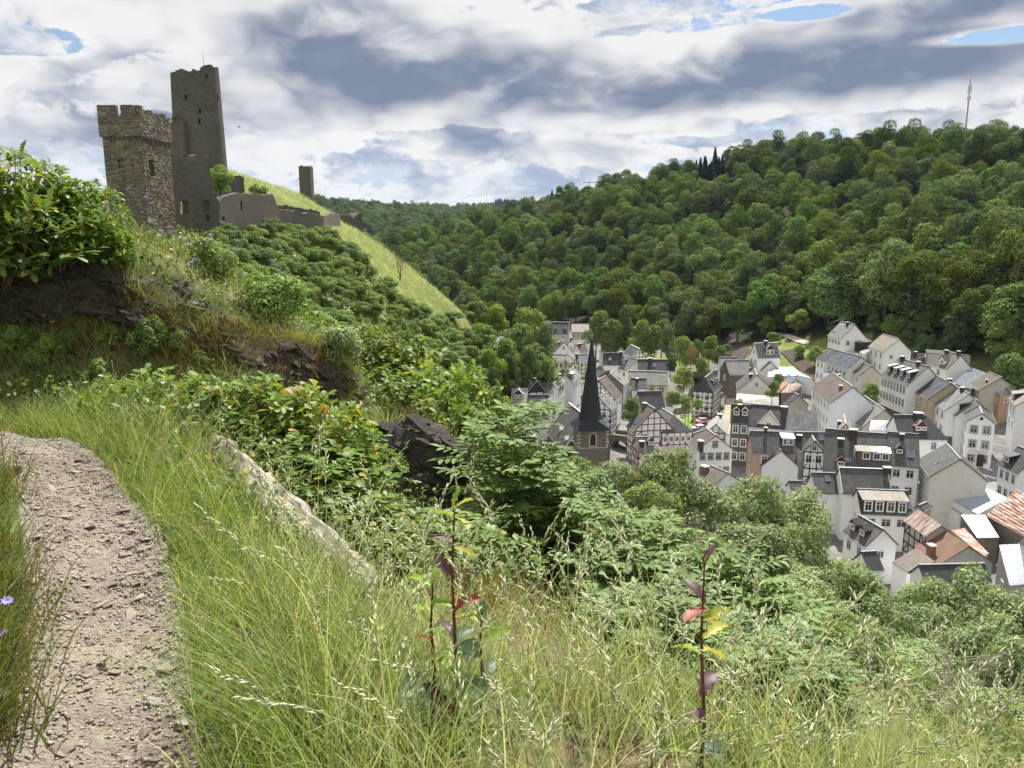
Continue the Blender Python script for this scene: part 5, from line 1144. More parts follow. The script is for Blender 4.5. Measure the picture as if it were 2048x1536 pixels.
quad_roof('6', [(1472, 365), (1692, 365), (1825, 572), (1622, 577)], [5.6, 5.6, 4.0, 4.0], 'bright white ribbed metal shed roof', 'rubble', 'metal_white', name='metal_shed', cat='shed', corr=1)
quad_roof('6', [(1990, 128), (2180, 280), (2100, 590), (1700, 372)], [8.6, 8.6, 5.0, 5.0], 'huge rust and white corrugated barn roof at the right edge', 'rubble', 'metal_rust', name='barn', cat='barn', corr=2)
hs('6', (765, 492), (540, 362), (590, 648), 5.6, 44, 'white gable house with two red dormers below the village street', 'white', 'slate', {'a': (1, 1, .9, 1.0), 'f': (1, 2)}, dor=[('gable', .35, .72, 1.1, 1.1, 'shutter_red'), ('gable', .75, .72, 1.1, 1.1, 'shutter_red')])
hs('6', (700, 690), (560, 700), (790, 870), 4.8, 44, 'dark roofed outhouse wrapped in foliage', 'white', 'slate_dark')
hs('6', (1085, 818), (1690, 803), (1192, 1022), 5.6, 44, 'white gabled house with dark slate roof nearest the slope', 'white', 'slate_dark', {'a': (2, 1, 1.0, 1.2)}, verge=None)
quad_roof('6', [(1822, 640), (2010, 632), (2075, 1000), (1918, 1012)], [6.8, 7.2, 4.2, 4.0], 'grey shed with zinc and rust corrugated roof', 'grey', 'metal_zinc', name='metal_shed', cat='shed', corr=1, win=2)
hs('6', (2060, 560), (2150, 600), (1960, 600), 6, 40, 'slate roofed house corner at the right edge', 'white', 'slate_dark')

def church():
    zb = -45.2; ze = -33.4; Y = 135.0
    r9 = lambda x, y: rp('9', (x, y))
    p0 = atz(*r9(1250, 1100), ze); p1 = atz(*r9(1765, 1086), ze); ex = Vector((p1[0]-p0[0], p1[1]-p0[1], 0)); W = ex.length; ex.normalize(); ey = Vector((-ex.y, ex.x, 0))
    c = Vector((p0[0], p0[1], 0))+ex*W/2+ey*W/2
    t = thing('church_tower', 'square stone church tower with tall black slate spire', 'church', (c.x, c.y, zb), math.atan2(ex.y, ex.x))
    h = ze-zb; w = W/2-.18; mb = MB(); mb.box((0, 0, (h-3.4)/2), (2*w+.22, 2*w+.22, h-3.4)); mb.box((0, 0, h-1.7), (2*w, 2*w, 3.396), skip=('z-',)); mb.build('wall', MATS['rubble'], t)
    st = MB()
    for q, (dx, dy) in enumerate(((0, -1), (-1, 0))): pass
    for sx in (-1, 1):
        for k in range(5): st.box((sx*(w+.002), -w-.002, h-.45-k*.68), (.55 if k % 2 else .38, .38 if k % 2 else .55, .33))
    st.box((0, 0, h-3.42), (2*w+.42, 2*w+.42, .16)); st.build('dressed_stone', MATS['beige'], t)
    for (dx, dy, rz) in ((0, -1, 0), (-1, 0, -math.pi/2)):
        fr = MB(); pn = MB(); n = 10; pts = []; wi, hi = .62, 1.5
        zc = h-2.0
        out = [(-wi, -1.1)]+[(-wi+ (wi)*(1-math.cos(a)), math.sin(a)*1.05+.3) for a in [i*math.pi/2/6 for i in range(7)]]
        out = [(-wi, -1.15)]+[(-wi*math.cos(i*math.pi/12)**.8 if i < 6 else 0, .25+1.0*math.sin(i*math.pi/12)) for i in range(7)]
        full = out+[(-x, z) for x, z in out[::-1][1:]]
        for i in range(len(full)-1): fr.bar((full[i][0], 0, full[i][1]), (full[i+1][0], 0, full[i+1][1]), .24, .07, (0, -1, 0))
        fr.bar((-wi-.1, 0, -1.15), (wi+.1, 0, -1.15), .2, .08, (0, -1, 0))
        P = [(x, -.015, z) for x, z in full]; pn.face(P[::-1])
        for z in [-.9+.18*k for k in range(9)]: pn.box((0, -.04, z), (2*wi*(1 if z < .3 else .6), .03, .09))
        wo = fr.build('belfry_window', MATS['beige'], t, (dx*(w+.003), dy*(w+.003), zc)); wo.rotation_euler = (0, 0, rz); pn.build('louvre', MATS['door_dark'], wo)
    tip = atz(*rp('8', (955, 500)), 0) if False else None
    d = pix_dir(*rp('8', (955, 505))); zt = d[2]*((c.y)/d[1])-zb
    d2 = pix_dir(*rp('8', (957, 465))); zx = d2[2]*(c.y/d2[1])-zb
    sp = MB(); e = w+.62; rings = [(e, h-.25, 0), (w*.86, h+1.35, .35), (w*.70, h+2.4, .72), (.16, zt, 1.0)]
    def ring(r_, z, oc):
        P = []
        for i in range(8):                                   # square at the eaves turning into an octagon
            a = math.pi/4*i+math.pi/8; co, si = math.cos(a), math.sin(a)
            q = max(abs(co), abs(si)); sq = (co/q, si/q)
            if oc < 1:
                k = i // 2; cn = [(1, 1), (-1, 1), (-1, -1), (1, -1)][k]; sq = (cn[0], cn[1]) if oc == 0 else (sq[0]*(1-.0)+0*cn[0], sq[1])
            oct_ = (co*1.06, si*1.06); P.append(Vector(((sq[0]*(1-oc)+oct_[0]*oc)*r_, (sq[1]*(1-oc)+oct_[1]*oc)*r_, z)))
        return P
    Rg = [ring(*q) for q in rings]
    for a, b in zip(Rg[:-1], Rg[1:]):
        for i in range(8):
            j = (i+1) % 8
            if (a[i]-a[j]).length < 1e-4: sp.face([a[i], b[j], b[i]])
            else: sp.face([a[i], a[j], b[j], b[i]])
    sp.face([p for p in Rg[0][::-2]])
    so = sp.build('spire', MATS['slate_spire'], t)
    cr = MB(); cr.tube([(0, 0, zt-.3), (0, 0, zt+.35), (0, 0, zt+.7), (0, 0, zt+1.0), (0, 0, zx+.6)], [.16, .14, .28, .07, .05], 8); cr.box((0, 0, zx+.1), (.7, .08, .08)); cr.build('finial_cross', MATS['lead'], so)
    hs('9', (1090, 640), (1420, 905), (668, 1110), 6.0, 52, 'grey slate church nave roof left of the tower with white snow hooks', 'rubble', 'slate', base=-44.8, name='church_nave', cat='church', verge='trim', dor=[('gable', .45, .72, .9, .55, 'slate_shingle_dark', 'trim'), ('gable', .85, .8, .9, .55, 'slate_shingle_dark', 'trim')])
church()
for q in HOUSES: print('HOUSE', q)
# ------------------------------------------------------------------ placing things on the ground under a pixel
def ground_at(px, py, y0=3.0, y1=900.0):
    d = pix_dir(px, py); Y = np.geomspace(y0, y1, 500); x = d[0]/d[1]*Y; z = d[2]/d[1]*Y
    k = np.nonzero(H(x, Y) > z)[0]
    if not len(k): return None
    Y = np.linspace(Y[max(k[0]-1, 0)], Y[k[0]], 24); x = d[0]/d[1]*Y; z = d[2]/d[1]*Y; j = np.nonzero(H(x, Y) > z)[0][0]
    return (float(x[j]), float(Y[j]), float(H(x[j:j+1], Y[j:j+1])[0]))
def tree_px(p, px, ptop, Y, wpx=None, full=True, **kw):
    """a tree standing Y metres ahead whose top shows at ptop"""
    q = at(px, ptop, Y); g = h1(q[0], q[1]); hgt = max(.8, q[2]-g); sz = hgt/(p['h']*.98)
    s = (wpx/2*Y/FPX)/p['rad']*.92 if wpx else sz
    if full: s = max(s, min(sz/1.35, 1.45*s))
    if sz <= 1.36*s: return put_tree(p, (q[0], q[1], g-.15), s, sz=sz, **kw)
    t = put_tree(p, (q[0], q[1], g-.15), s, sz=s*1.2, **kw)              # on the falling ground the trunk is long, the crown keeps its shape
    for c in t.children:
        if c.name.startswith('crown'): c.location.z = (sz-1.2*s)*p['h']/(1.2*s)
        else: c.scale.z = sz/(1.2*s)
    return t

# ------------------------------------------------------------------ stream, street, yard, bridges
pbr('asphalt', (.20, .20, .205), (.26, .258, .252), 1.5, .9, .2, 30); pbr('road_mark', (.75, .75, .73), rough=.7)
pbr('yard_paving', (.44, .37, .245), (.36, .30, .20), 1.2, .9, .15, 14); pbr('lawn', (.13, .22, .04), (.19, .28, .06), 1.2, .9, .4, 20)
pbr('river_stones', (.30, .285, .255), (.16, .15, .13), 1.6, .9, .6, 3, 7); pbr('pale_track', (.52, .47, .38), (.42, .38, .30), .8, .95)
pbr('earth_cut', (.055, .040, .034), (.085, .062, .05), .5, .95, .6, 3, 7); pbr('terrace_wall', (.21, .18, .15), (.14, .12, .10), 2, .95, .5, 8)
def water_mat():
    m, N = newmat('water'); tc = N.n('ShaderNodeTexCoord').outputs['Object']
    b = N.n('ShaderNodeBsdfPrincipled', ins={'Base Color': (.045, .045, .028, 1), 'Roughness': .08})
    bp = N.n('ShaderNodeBump', ins={'Strength': .25, 'Height': N.noise(tc, 2.5, 4, .6)}); bp.inputs['Distance'].default_value = .05
    N.put(b.inputs['Normal'], bp); N.put(N.n('ShaderNodeOutputMaterial').inputs[0], b)
water_mat()
def sheet(name, pix, dz, mat, zfix=None, sub=6):
    """a patch of ground surface lying dz above the terrain, its outline given as seen"""
    P = []
    for p in pix:
        g = ground_at(*p) if zfix is None else tuple(atz(*p, zfix)); P.append(Vector(g))
    c = sum(P, Vector())/len(P); mb = MB(); n = len(P)
    rings = [[c.lerp(p, (k+1)/sub) for p in P] for k in range(sub)]
    def dens(ring):
        out = []
        for i in range(n): out += [ring[i].lerp(ring[(i+1) % n], j/sub) for j in range(sub)]
        return out
    rings = [dens(r_) for r_ in rings]; zz = lambda p: Vector((p.x, p.y, (h1(p.x, p.y) if zfix is None else p.z)+dz))
    rings = [[zz(p) for p in r_] for r_ in rings]; cc = zz(c); m = n*sub
    for i in range(m): mb.face([cc, rings[0][i], rings[0][(i+1) % m]])
    for a, b in zip(rings[:-1], rings[1:]):
        for i in range(m): mb.face([a[i], b[i], b[(i+1) % m], a[(i+1) % m]])
    me = mb.mesh(name, MATS[mat])
    for poly in me.polygons:
        if poly.normal.z < 0: poly.flip()
    o = link(name, me); tag(o, kind='structure'); return o
sheet('street', [(1935, 1000), (1880, 930), (1850, 880), (1905, 905), (2010, 925), (2060, 960), (2060, 1010)], .10, 'asphalt')
sheet('street_marking', [(1950, 932), (1956, 931), (1986, 941), (1982, 943)], .125, 'road_mark', sub=2)
sheet('street_marking', [(1962, 952), (1968, 950), (2010, 962), (2004, 965)], .125, 'road_mark', sub=2)
sheet('yard', [(1440, 860), (1452, 805), (1455, 780), (1470, 778), (1468, 830), (1458, 870)], .10, 'yard_paving')
sheet('lawn', [(1350, 858), (1362, 822), (1390, 818), (1398, 838), (1392, 852), (1372, 868)], .10, 'lawn')
sheet('river_bank', [(1345, 850), (1348, 815), (1370, 800), (1382, 802), (1376, 822), (1360, 845)], .09, 'river_stones')
sheet('river', [(1372, 800), (1384, 770), (1392, 752), (1412, 752), (1406, 775), (1390, 805)], .11, 'water')
sheet('hill_track', [(1552, 668), (1560, 666), (1590, 674), (1620, 686), (1616, 692), (1580, 681)], .3, 'pale_track')
sheet('railway_cutting', [(1290, 655), (1300, 628), (1380, 650), (1470, 680), (1500, 700), (1480, 730), (1440, 715), (1360, 680)], .35, 'earth_cut')
sheet('railway_cutting', [(1560, 705), (1590, 700), (1640, 745), (1640, 770), (1600, 745)], .35, 'earth_cut')

def bridge(label, a, b, wz, za, arch=True, hgt=2.2, mat='rubble_dark', wid=4.5):
    """a masonry arch bridge between two points seen at parapet height"""
    A = Vector(atz(*a, za)); B = Vector(atz(*b, za)); d = B-A; L = d.length; d.normalize(); n = Vector((-d.y, d.x, 0)); t = thing('stone_bridge', label, 'bridge', tuple(A+Vector((0, 0, -4))), math.atan2(d.y, d.x))
    mb = MB(); k = 20
    def z_arch(x): q = (x-L/2)/(L*.36); return 4-1.2-hgt+hgt*math.sqrt(max(0, 1-q*q)) if abs(q) < 1 else 0
    for y in (0, wid):
        for i in range(k):
            x0, x1 = L*i/k, L*(i+1)/k; P = [(x0, y, z_arch(x0)), (x1, y, z_arch(x1)), (x1, y, 4), (x0, y, 4)]; mb.face(P if y == 0 else P[::-1])
            P2 = [(x0, y+(.35 if y == 0 else -.35), 3.2), (x1, y+(.35 if y == 0 else -.35), 3.2), (x1, y+(.35 if y == 0 else -.35), 4), (x0, y+(.35 if y == 0 else -.35), 4)]; mb.face(P2[::-1] if y == 0 else P2)
            mb.face([(x0, min(y, y+.35 if y == 0 else y-.35), 4), (x1, min(y, y+.35 if y == 0 else y-.35), 4), (x1, max(y, y+.35 if y == 0 else y-.35), 4), (x0, max(y, y+.35 if y == 0 else y-.35), 4)])
    for i in range(k):
        x0, x1 = L*i/k, L*(i+1)/k; mb.face([(x0, 0, z_arch(x0)), (x0, wid, z_arch(x0)), (x1, wid, z_arch(x1)), (x1, 0, z_arch(x1))])
    mb.build('masonry', MATS[mat], t)
    dk = MB(); dk.box((L/2, wid/2, 3.1), (L, wid-.7, .18)); dk.build('deck', MATS['yard_paving'], t)
bridge('stone arch bridge beside the church tower', (1216, 868), (1262, 874), 0, -41.8)
bridge('dark stone bridge over the stream behind the timber house', (1352, 747), (1425, 750), 0, -40.6, hgt=1.9)
def stones_in_stream():
    r = np.random.default_rng(9)
    for i in range(14):
        g = ground_at(1345+r.random()*30, 815+r.random()*25)
        mb = MB(); s = r.uniform(.5, 1.1); pts = rdir(14, r)*np.array([s, s*.8, s*.45])
        bm = bmesh.new(); [bm.verts.new(p) for p in pts]; bmesh.ops.convex_hull(bm, input=bm.verts); me = bpy.data.meshes.new('boulder'); bm.to_mesh(me); bm.free(); me.materials.append(MATS['river_stones'])
        o = link('boulder', me, None, (g[0], g[1], g[2]+.15), r.random()*6); tag(o, 'pale boulder among others on the stream bank by the car park', 'boulder', 'boulders on the stream bank')
stones_in_stream()

# ------------------------------------------------------------------ vehicles
def car_paint(name, c): pbr(name, c, rough=.25, spec=.6)
for nm, c in (('paint_white', (.80, .80, .80)), ('paint_red', (.38, .02, .02)), ('paint_silver', (.45, .46, .48)), ('paint_dark', (.03, .035, .04))): car_paint(nm, c)
pbr('rubber', (.02, .02, .02), rough=.9); pbr('lamp_red', (.4, .02, .02), rough=.3)
def vehicle(px, py, rz, paint, label, van=False):
    g = ground_at(px, py); t = thing('minibus' if van else 'parked_car', label, 'van' if van else 'car', (g[0], g[1], g[2]+.10), rz, None if van else 'cars parked beside the lawn')
    L, W = (5.4, 2.0) if van else (4.2, 1.75)
    prof = [(-L/2, .35), (-L/2, 1.1), (-L/2+.25, 2.2), (-L/2+.6, 2.35), (L/2-1.5, 2.35), (L/2-.75, 1.45), (L/2-.05, 1.15), (L/2, .35)] if van else \
           [(-L/2, .35), (-L/2, .85), (-L/2+.5, .95), (-L/2+.95, 1.42), (L/2-1.75, 1.46), (L/2-1.1, .98), (L/2-.1, .8), (L/2, .35)]
    mb = MB(); w = W/2; tap = [1 if z < 1.05 else .86 for x, z in prof]; n = len(prof)
    for i in range(n):
        j = (i+1) % n; mb.face([(prof[i][0], -w*tap[i], prof[i][1]), (prof[j][0], -w*tap[j], prof[j][1]), (prof[j][0], w*tap[j], prof[j][1]), (prof[i][0], w*tap[i], prof[i][1])][::-1])
    for sgn in (-1, 1):
        P = [(prof[i][0], sgn*w*tap[i], prof[i][1]) for i in range(n)]; mb.face(P if sgn > 0 else P[::-1])
    b = mb.build('body', MATS[paint], t)
    gl = MB(); z0, z1 = (1.35, 2.1) if van else (1.0, 1.36)
    for sgn in (-1, 1):
        for x0, x1 in (((-2.3, -1.2), (-1.1, 0.1), (.2, 1.3)) if van else ((-1.1, -.2), (-.1, .75))): gl.box(((x0+x1)/2, sgn*(w*.93+.01), (z0+z1)/2), (x1-x0, .06, z1-z0))
    gl.box((-L/2+(.16 if van else .72), 0, (z0+z1)/2), (.1, W*.75, z1-z0)); gl.box((L/2-(1.05 if van else 1.42), 0, (z0+z1)/2), (.12, W*.75, z1-z0)); gl.build('window_glass', MATS['glass'], t)
    for x in (-L/2+.8, L/2-.85):
        for sgn in (-1, 1):
            wb = MB(); wb.tube([(x, sgn*(w-.18), .33), (x, sgn*(w+.02), .33)], [.33, .33], 14); wo = wb.build('wheel', MATS['rubber'], t); rb = MB(); rb.tube([(x, sgn*(w+.0), .33), (x, sgn*(w+.035), .33)], [.2, .2], 10); rb.build('rim', MATS['steel'], wo)
    for sgn in (-1, 1):
        lb = MB(); lb.box((-L/2-.01, sgn*w*.75, .8), (.06, .25, .2)); lb.build('tail_light', MATS['lamp_red'], t); hb = MB(); hb.box((L/2-.02, sgn*w*.72, .68), (.08, .35, .16)); hb.build('headlight', MATS['frame_white'], t)
vehicle(1414, 832, R(8), 'paint_white', 'white minibus parked in front of the timber house', True)
vehicle(1409, 841, R(12), 'paint_red', 'dark red car next to the white minibus')
vehicle(1408, 848, R(14), 'paint_silver', 'silver car between two red cars')
vehicle(1404, 856, R(16), 'paint_red', 'bright red car in the middle of the parked row')
vehicle(1402, 862, R(18), 'paint_white', 'white car in front of the bright red car')
vehicle(1400, 870, R(20), 'paint_dark', 'dark car at the near end of the parked row')

# ------------------------------------------------------------------ maypole
def maypole():
    g = ground_at(1375, 872); top = at(1377, 735, g[1])
    t = thing('maypole', 'tall red maypole with a withered birch crown and wreath', 'maypole', g)
    hp = top[2]-g[2]; mb = MB(); mb.tube([(0, 0, 0), (0, 0, hp+2.0)], [.11, .05], 7); mb.build('pole', MATS['brick'], t)
    wr = MB(); wr.tube([(math.cos(i*math.pi/8)*.55, math.sin(i*math.pi/8)*.55, hp*.985) for i in range(17)], [.08]*17, 5); wr.build('wreath', MATS['tile_red'], t)
    r = np.random.default_rng(2); L = [(np.array([r.normal(0, .35), r.normal(0, .35), hp+1.2+i*.42]), .55+.75*math.sin(i/8*3.0)) for i in range(9)]
    P, Nn = lobes_points(r, L, 90, .9); link('birch_crown', leaves_mesh('birch_crown', P, Nn, .22*(.6+.8*r.random(len(P))), MATS['leaf_dry'], r=r), t)
maypole()

# ------------------------------------------------------------------ trees and shrubs in the village and along its edges
V = dict(name='deciduous_tree', cat='tree')
for i, (px, tp, Y, w) in enumerate(((1193, 622, 262, 40), (1222, 632, 258, 44), (1250, 618, 262, 46), (1278, 640, 256, 42), (1305, 645, 256, 40), (1338, 655, 252, 38), (1325, 640, 266, 36))):
    tree_px(MIDT[i % 3], px, tp, Y, w*1.2, label=('leftmost', 'second', 'third', 'fourth', 'fifth', 'rightmost', 'rearmost')[i]+' green tree in the row along the far river bank behind the houses', group='trees along the far river bank', **V)
for i, (px, tp, Y, w) in enumerate(((1372, 668, 238, 44), (1398, 684, 234, 40), (1420, 672, 240, 42), (1440, 688, 236, 38), (1455, 690, 242, 30), (1408, 715, 226, 36))):
    tree_px(MIDT[(i+1) % 3], px, tp, Y, w, label=('tall left', 'second', 'tall middle', 'fourth', 'rightmost', 'lowest front')[i]+' rounded tree in the cluster by the stream above the maypole', group='tree cluster above the maypole', **V)
for p, px, tp, Y, w, lb in ((MIDT[3], 1367, 737, 204, 34, 'bright green tree beside the stream left of the maypole'), (SHRUB[2], 1346, 705, 222, 22, 'pale round bush at the end of the long dark roof'),
    (SHRUB[1], 1352, 785, 186, 26, 'low bush on the stream bank below the bright tree'), (SHRUB[0], 1372, 792, 184, 24, 'second low bush on the stream bank near the water'), (SHRUB[3], 1395, 800, 178, 16, 'small bush at the left corner of the black timber house'),
    (SHRUB[0], 1478, 800, 178, 20, 'dark bush at the right corner of the black timber house'), (MIDT[3], 1535, 633, 262, 40, 'round yellow-green tree above the tall white house'), (MIDT[3], 1597, 620, 250, 52, 'light green tree beside the pale hill track'),
    (MIDT[1], 1548, 662, 248, 34, 'low leafy tree under the round yellow-green tree'), (MIDT[1], 1632, 690, 214, 44, 'bushy tree left of the terrace row houses'), (SHRUB[0], 1600, 690, 226, 30, 'bush on the bank below the hill track'),
    (MIDT[0], 1742, 764, 172, 34, 'round dark tree beside the beige row house'), (MIDT[0], 1545, 762, 172, 24, 'dark ivy clad tree beside the pale gable'), (SHRUB[1], 1560, 748, 190, 20, 'small bush by the orange tiled roof'),
    (MIDT[0], 1262, 796, 160, 34, 'dark bush beside the church bridge houses'), (SHRUB[3], 1107, 812, 150, 16, 'small green bush at the lane below the white row'), (SHRUB[2], 1130, 735, 190, 26, 'bush at the foot of the slope beside the lane houses')):
    tree_px(p, px, tp, Y, w, label=lb, name='bush' if 'bush' in lb else 'deciduous_tree', cat='bush' if 'bush' in lb else 'tree')
tree_px(CONI[1], 1848, 669, 204, 14, name='columnar_conifer', label='slim dark conifer in the upper gardens', cat='tree', mat='leaf_wood')
r6 = np.random.default_rng(66)
for i in range(46):                                           # shrubby gardens and wood edge above the right hand houses
    px = r6.uniform(1660, 2060); py = np.interp(px, [1660, 1760, 1850, 1950, 2060], [640, 655, 690, 705, 760])+r6.uniform(-45, 28)
    g = ground_at(px, py)
    if g is None or any((g[0]-o.location.x)**2+(g[1]-o.location.y)**2 < 30 for o in bpy.data.objects if o.parent is None and o.name.startswith(('house', 'garage', 'annex', 'carport'))): continue
    p = (MIDT+SHRUB)[r6.integers(0, 8)]; s = r6.uniform(.5, .95)*(1.0 if p['h'] > 6 else 1.35)
    put_tree(p, (g[0], g[1], g[2]-.2), s, name='garden_tree' if p['h'] > 6 else 'garden_shrub', label='leafy tree at the edge of the gardens above the right hand houses' if p['h'] > 6 else 'low shrub in the terraced gardens above the right hand houses', cat='tree' if p['h'] > 6 else 'shrub', group='garden trees above the houses' if p['h'] > 6 else 'garden shrubs above the houses')
for px, tp, Y, w, k, lb in ((1890, 602, 214, 84, 1, 'big round tree at the wood edge above the gardens'), (1950, 590, 210, 60, 2, 'silvery tree right of the big round tree'), (2010, 640, 186, 76, 0, 'dark spreading tree at the right edge above the houses'), (2035, 700, 165, 66, 1, 'leafy tree lowest at the right edge beside the brown roof'), (1700, 640, 236, 34, 3, 'small bright tree right behind the highest white house')):
    tree_px(MIDT[k], px, tp, Y, w, label=lb, **V)
# left: the wooded foot of the castle slope
for i, (px, tp, Y, w) in enumerate(((1068, 622, 188, 78), (1035, 640, 180, 60), (1090, 655, 180, 46), (985, 612, 184, 56), (945, 602, 182, 50), (1010, 670, 170, 60), (1060, 700, 168, 52), (960, 650, 168, 56), (1095, 710, 172, 40), (905, 620, 168, 46), (1020, 715, 160, 40), (985, 700, 156, 48), (935, 690, 150, 50), (1075, 680, 176, 50), (985, 740, 140, 40), (940, 735, 136, 46), (905, 700, 136, 50), (870, 660, 140, 44), (900, 745, 122, 44))):
    tree_px(MIDT[(3 if i == 0 else i) % 4], px, tp, Y, w*1.35, label=('%s tree %s the thicket between castle slope and village' % (('mid green', 'pale green', 'grey-green', 'bright green')[i % 4], ('at the top right of', 'on the right of', 'in the centre of', 'at the left of', 'low in')[min(4, (0 if px > 1050 else 1 if px > 1000 else 2 if px > 950 else 3) if tp < 700 else 4)])) if i else 'bright green tall tree at the village edge below the castle slope', group='thicket below the castle slope' if i else None, **V)
def slope_shrubs():
    r = np.random.default_rng(17); pts = []; n = 0
    def inside(px, py):
        lo = np.interp(px, [430, 560, 640, 700, 760, 850, 920, 1000, 1060], [478, 468, 470, 505, 570, 640, 665, 705, 745])
        hi = np.interp(px, [430, 560, 640, 760, 850, 960, 1060], [560, 600, 640, 720, 780, 840, 800]); return lo < py < hi
    for k in range(5600):
        px = r.uniform(430, 1060); py = r.uniform(465, 840)
        if not inside(px, py): continue
        g = ground_at(px, py, 22)
        if g is None: continue
        sp = .8+g[1]*.0105
        if any((g[0]-a)**2+(g[1]-b)**2 < sp*sp for a, b in pts): continue
        pts.append((g[0], g[1])); p = SHRUB[r.choice(4, p=[.34, .3, .2, .16])]; s = r.uniform(.6, 1.0)*np.interp(g[1], [22, 60, 160], [.42, .7, .95]); n += 1
        zone = 'below the tall palace wall' if px < 480 else ('below the long castle wall' if px < 560 else ('below the terrace wall' if px < 650 else ('beside the grassy spur' if px < 760 else ('under the spur' if px < 880 else 'above the village edge'))))
        row = 'far up' if g[1] > 125 else ('half way up' if g[1] > 75 else 'low down'); size = 'wide' if s > .75 else ('middling' if s > .55 else 'small'); tone = {'leaf_shrub': 'mid green', 'leaf_ash': 'grey-green', 'leaf_fresh': 'bright green'}[p['crown'].materials[0].name]
        put_tree(p, (g[0], g[1], g[2]-.35), s*1.15, sz=s*.85, name='hillside_shrub', label=f'{size} {tone} shrub {row} the slope {zone}', cat='shrub', group=f'{tone} shrubs {zone}')
    print('slope shrubs', n)
slope_shrubs()

# ------------------------------------------------------------------ things on the skyline
def mast():
    g = at(1931, 262, 420); t = thing('radio_mast', 'tall grey radio mast with antennas on the wooded hilltop', 'mast', (g[0], g[1], g[2]-14)); top = at(1936, 155, 420)[2]-g[2]+14
    mb = MB(); mb.tube([(0, 0, 0), (0, 0, top-3.5), (0, 0, top)], [.45, .3, .08], 8); mb.build('pole', MATS['steel'], t)
    for z in (top-6.5, top-4.8, top-10):
        for a in range(3):
            ab = MB(); ab.box((math.cos(a*2.1)*.75, math.sin(a*2.1)*.75, z), (.3, .3, 1.9)); ab.box((math.cos(a*2.1)*.4, math.sin(a*2.1)*.4, z), (.12, .12, .12)); ab.build('antenna', MATS['trim'], t)
mast()
def turbine(px, hub, Y, rl, a0, lb):
    b = at(px, 412, Y); h = at(px, hub, Y)[2]-b[2]; t = thing('wind_turbine', lb, 'wind turbine', tuple(b), 0, 'wind turbines on the far ridge')
    mb = MB(); mb.tube([(0, 0, -10), (0, 0, h)], [2.4, 1.5], 8); mb.build('tower', MATS['frame_white'], t); nb = MB(); nb.box((0, 1, h), (3.4, 9, 3.6)); nb.build('nacelle', MATS['frame_white'], t)
    for k in range(3):
        a = a0+k*2.0944; d = Vector((math.sin(a), 0, math.cos(a))); s = Vector((math.cos(a), 0, -math.sin(a))); p = Vector((0, -4, h)); bl = MB()
        P = [p+s*1.2, p+d*rl*.25+s*1.8, p+d*rl, p+d*rl*.25-s*.9, p-s*1.2]; bl.face(P); bl.face([q+Vector((0, .8, 0)) for q in P[::-1]])
        for i in range(5): bl.face([P[i], P[i]+Vector((0, .8, 0)), P[(i+1) % 5]+Vector((0, .8, 0)), P[(i+1) % 5]])
        bl.build('blade', MATS['frame_white'], t)
turbine(1053, 383, 3900, 27, .55, 'middle wind turbine standing behind the spruce block'); turbine(1068, 386, 3900, 27, .25, 'right wind turbine of the close pair on the far ridge'); turbine(973, 390, 5200, 24, .9, 'small faint wind turbine left of the spruce block')
def pylon():
    b = at(1178, 400, 640); h = at(1178, 364, 640)[2]-b[2]; t = thing('power_pole', 'power line pole with crossarm on the wooded skyline', 'power pole', (b[0], b[1], b[2]-8)); mb = MB()
    mb.tube([(0, 0, 0), (0, 0, h+8)], [.3, .2], 6); mb.build('pole', MATS['old_wood'], t); c = MB(); c.box((0, 0, h+7.6), (9.5, .35, .35)); c.build('crossarm', MATS['old_wood'], t)
    for x in (-4.4, 0, 4.4): ib = MB(); ib.tube([(x, 0, h+7.7), (x, 0, h+8.5)], [.25, .18], 6); ib.build('insulator', MATS['door_dark'], t)
pylon()
def bird(px, py, Y, rz, lb):
    p = at(px, py, Y); t = thing('bird', lb, 'bird', tuple(p), rz, 'birds in flight'); V0 = []; L = [(-.28, 0, 0, .01), (-.15, 0, 0, .05), (0, 0, 0, .075), (.16, 0, 0, .05), (.24, 0, .01, .035), (.32, 0, 0, .008)]
    mb = MB(); mb.tube([q[:3] for q in L], [q[3] for q in L], 8); mb.build('body', MATS['door_dark'], t, smooth=True)
    for s in (-1, 1):
        w = MB(); P = [(.1, s*.05, .02), (.16, s*.3, .12), (.05, s*.75, .10), (-.06, s*.4, .10), (-.1, s*.05, .02)]; w.face(P); w.face([(x, y, z+.012) for x, y, z in P[::-1]]); w.build('wing', MATS['door_dark'], t)
    tl = MB(); tl.face([(-.25, -.03, 0), (-.42, -.09, 0), (-.42, .09, 0), (-.25, .03, 0)]); tl.face([(-.25, .03, .008), (-.42, .09, .008), (-.42, -.09, .008), (-.25, -.03, .008)]); tl.build('tail', MATS['door_dark'], t)
bird(478, 254, 150, R(20), 'dark bird gliding right of the round keep'); bird(1327, 295, 300, R(60), 'tiny dark bird above the wooded skyline')

# signs on the inn front, panels of the niche house
def inn_signs():
    L = max(v.co.x for v in inn.children[0].data.vertices); x0 = min(v.co.x for v in inn.children[0].data.vertices); top = max(v.co.z for v in inn.children[0].data.vertices)
    sb = MB(); sb.box((x0-.05, 0, 3.3), (.08, 3.0, .42)); sb.build('sign_board', MATS['trim'], inn); db = MB(); db.box((x0-.03, -.5, 1.7), (.08, 1.1, 2.3)); db.build('door', MATS['door_dark'], inn)
    for y in (-1.1, 1.1): ob = MB(); ob.box((x0-.02, y, 6.9), (.05, 1.3, .12)); ob.build('lettering_band', MATS['grey'], inn)
    rb = MB(); rb.tube([(x0-.01, 0, top-1.0), (x0-.06, 0, top-1.0)], [.28, .28], 16); rb.build('round_vent', MATS['beam_dark'], inn)
inn_signs()
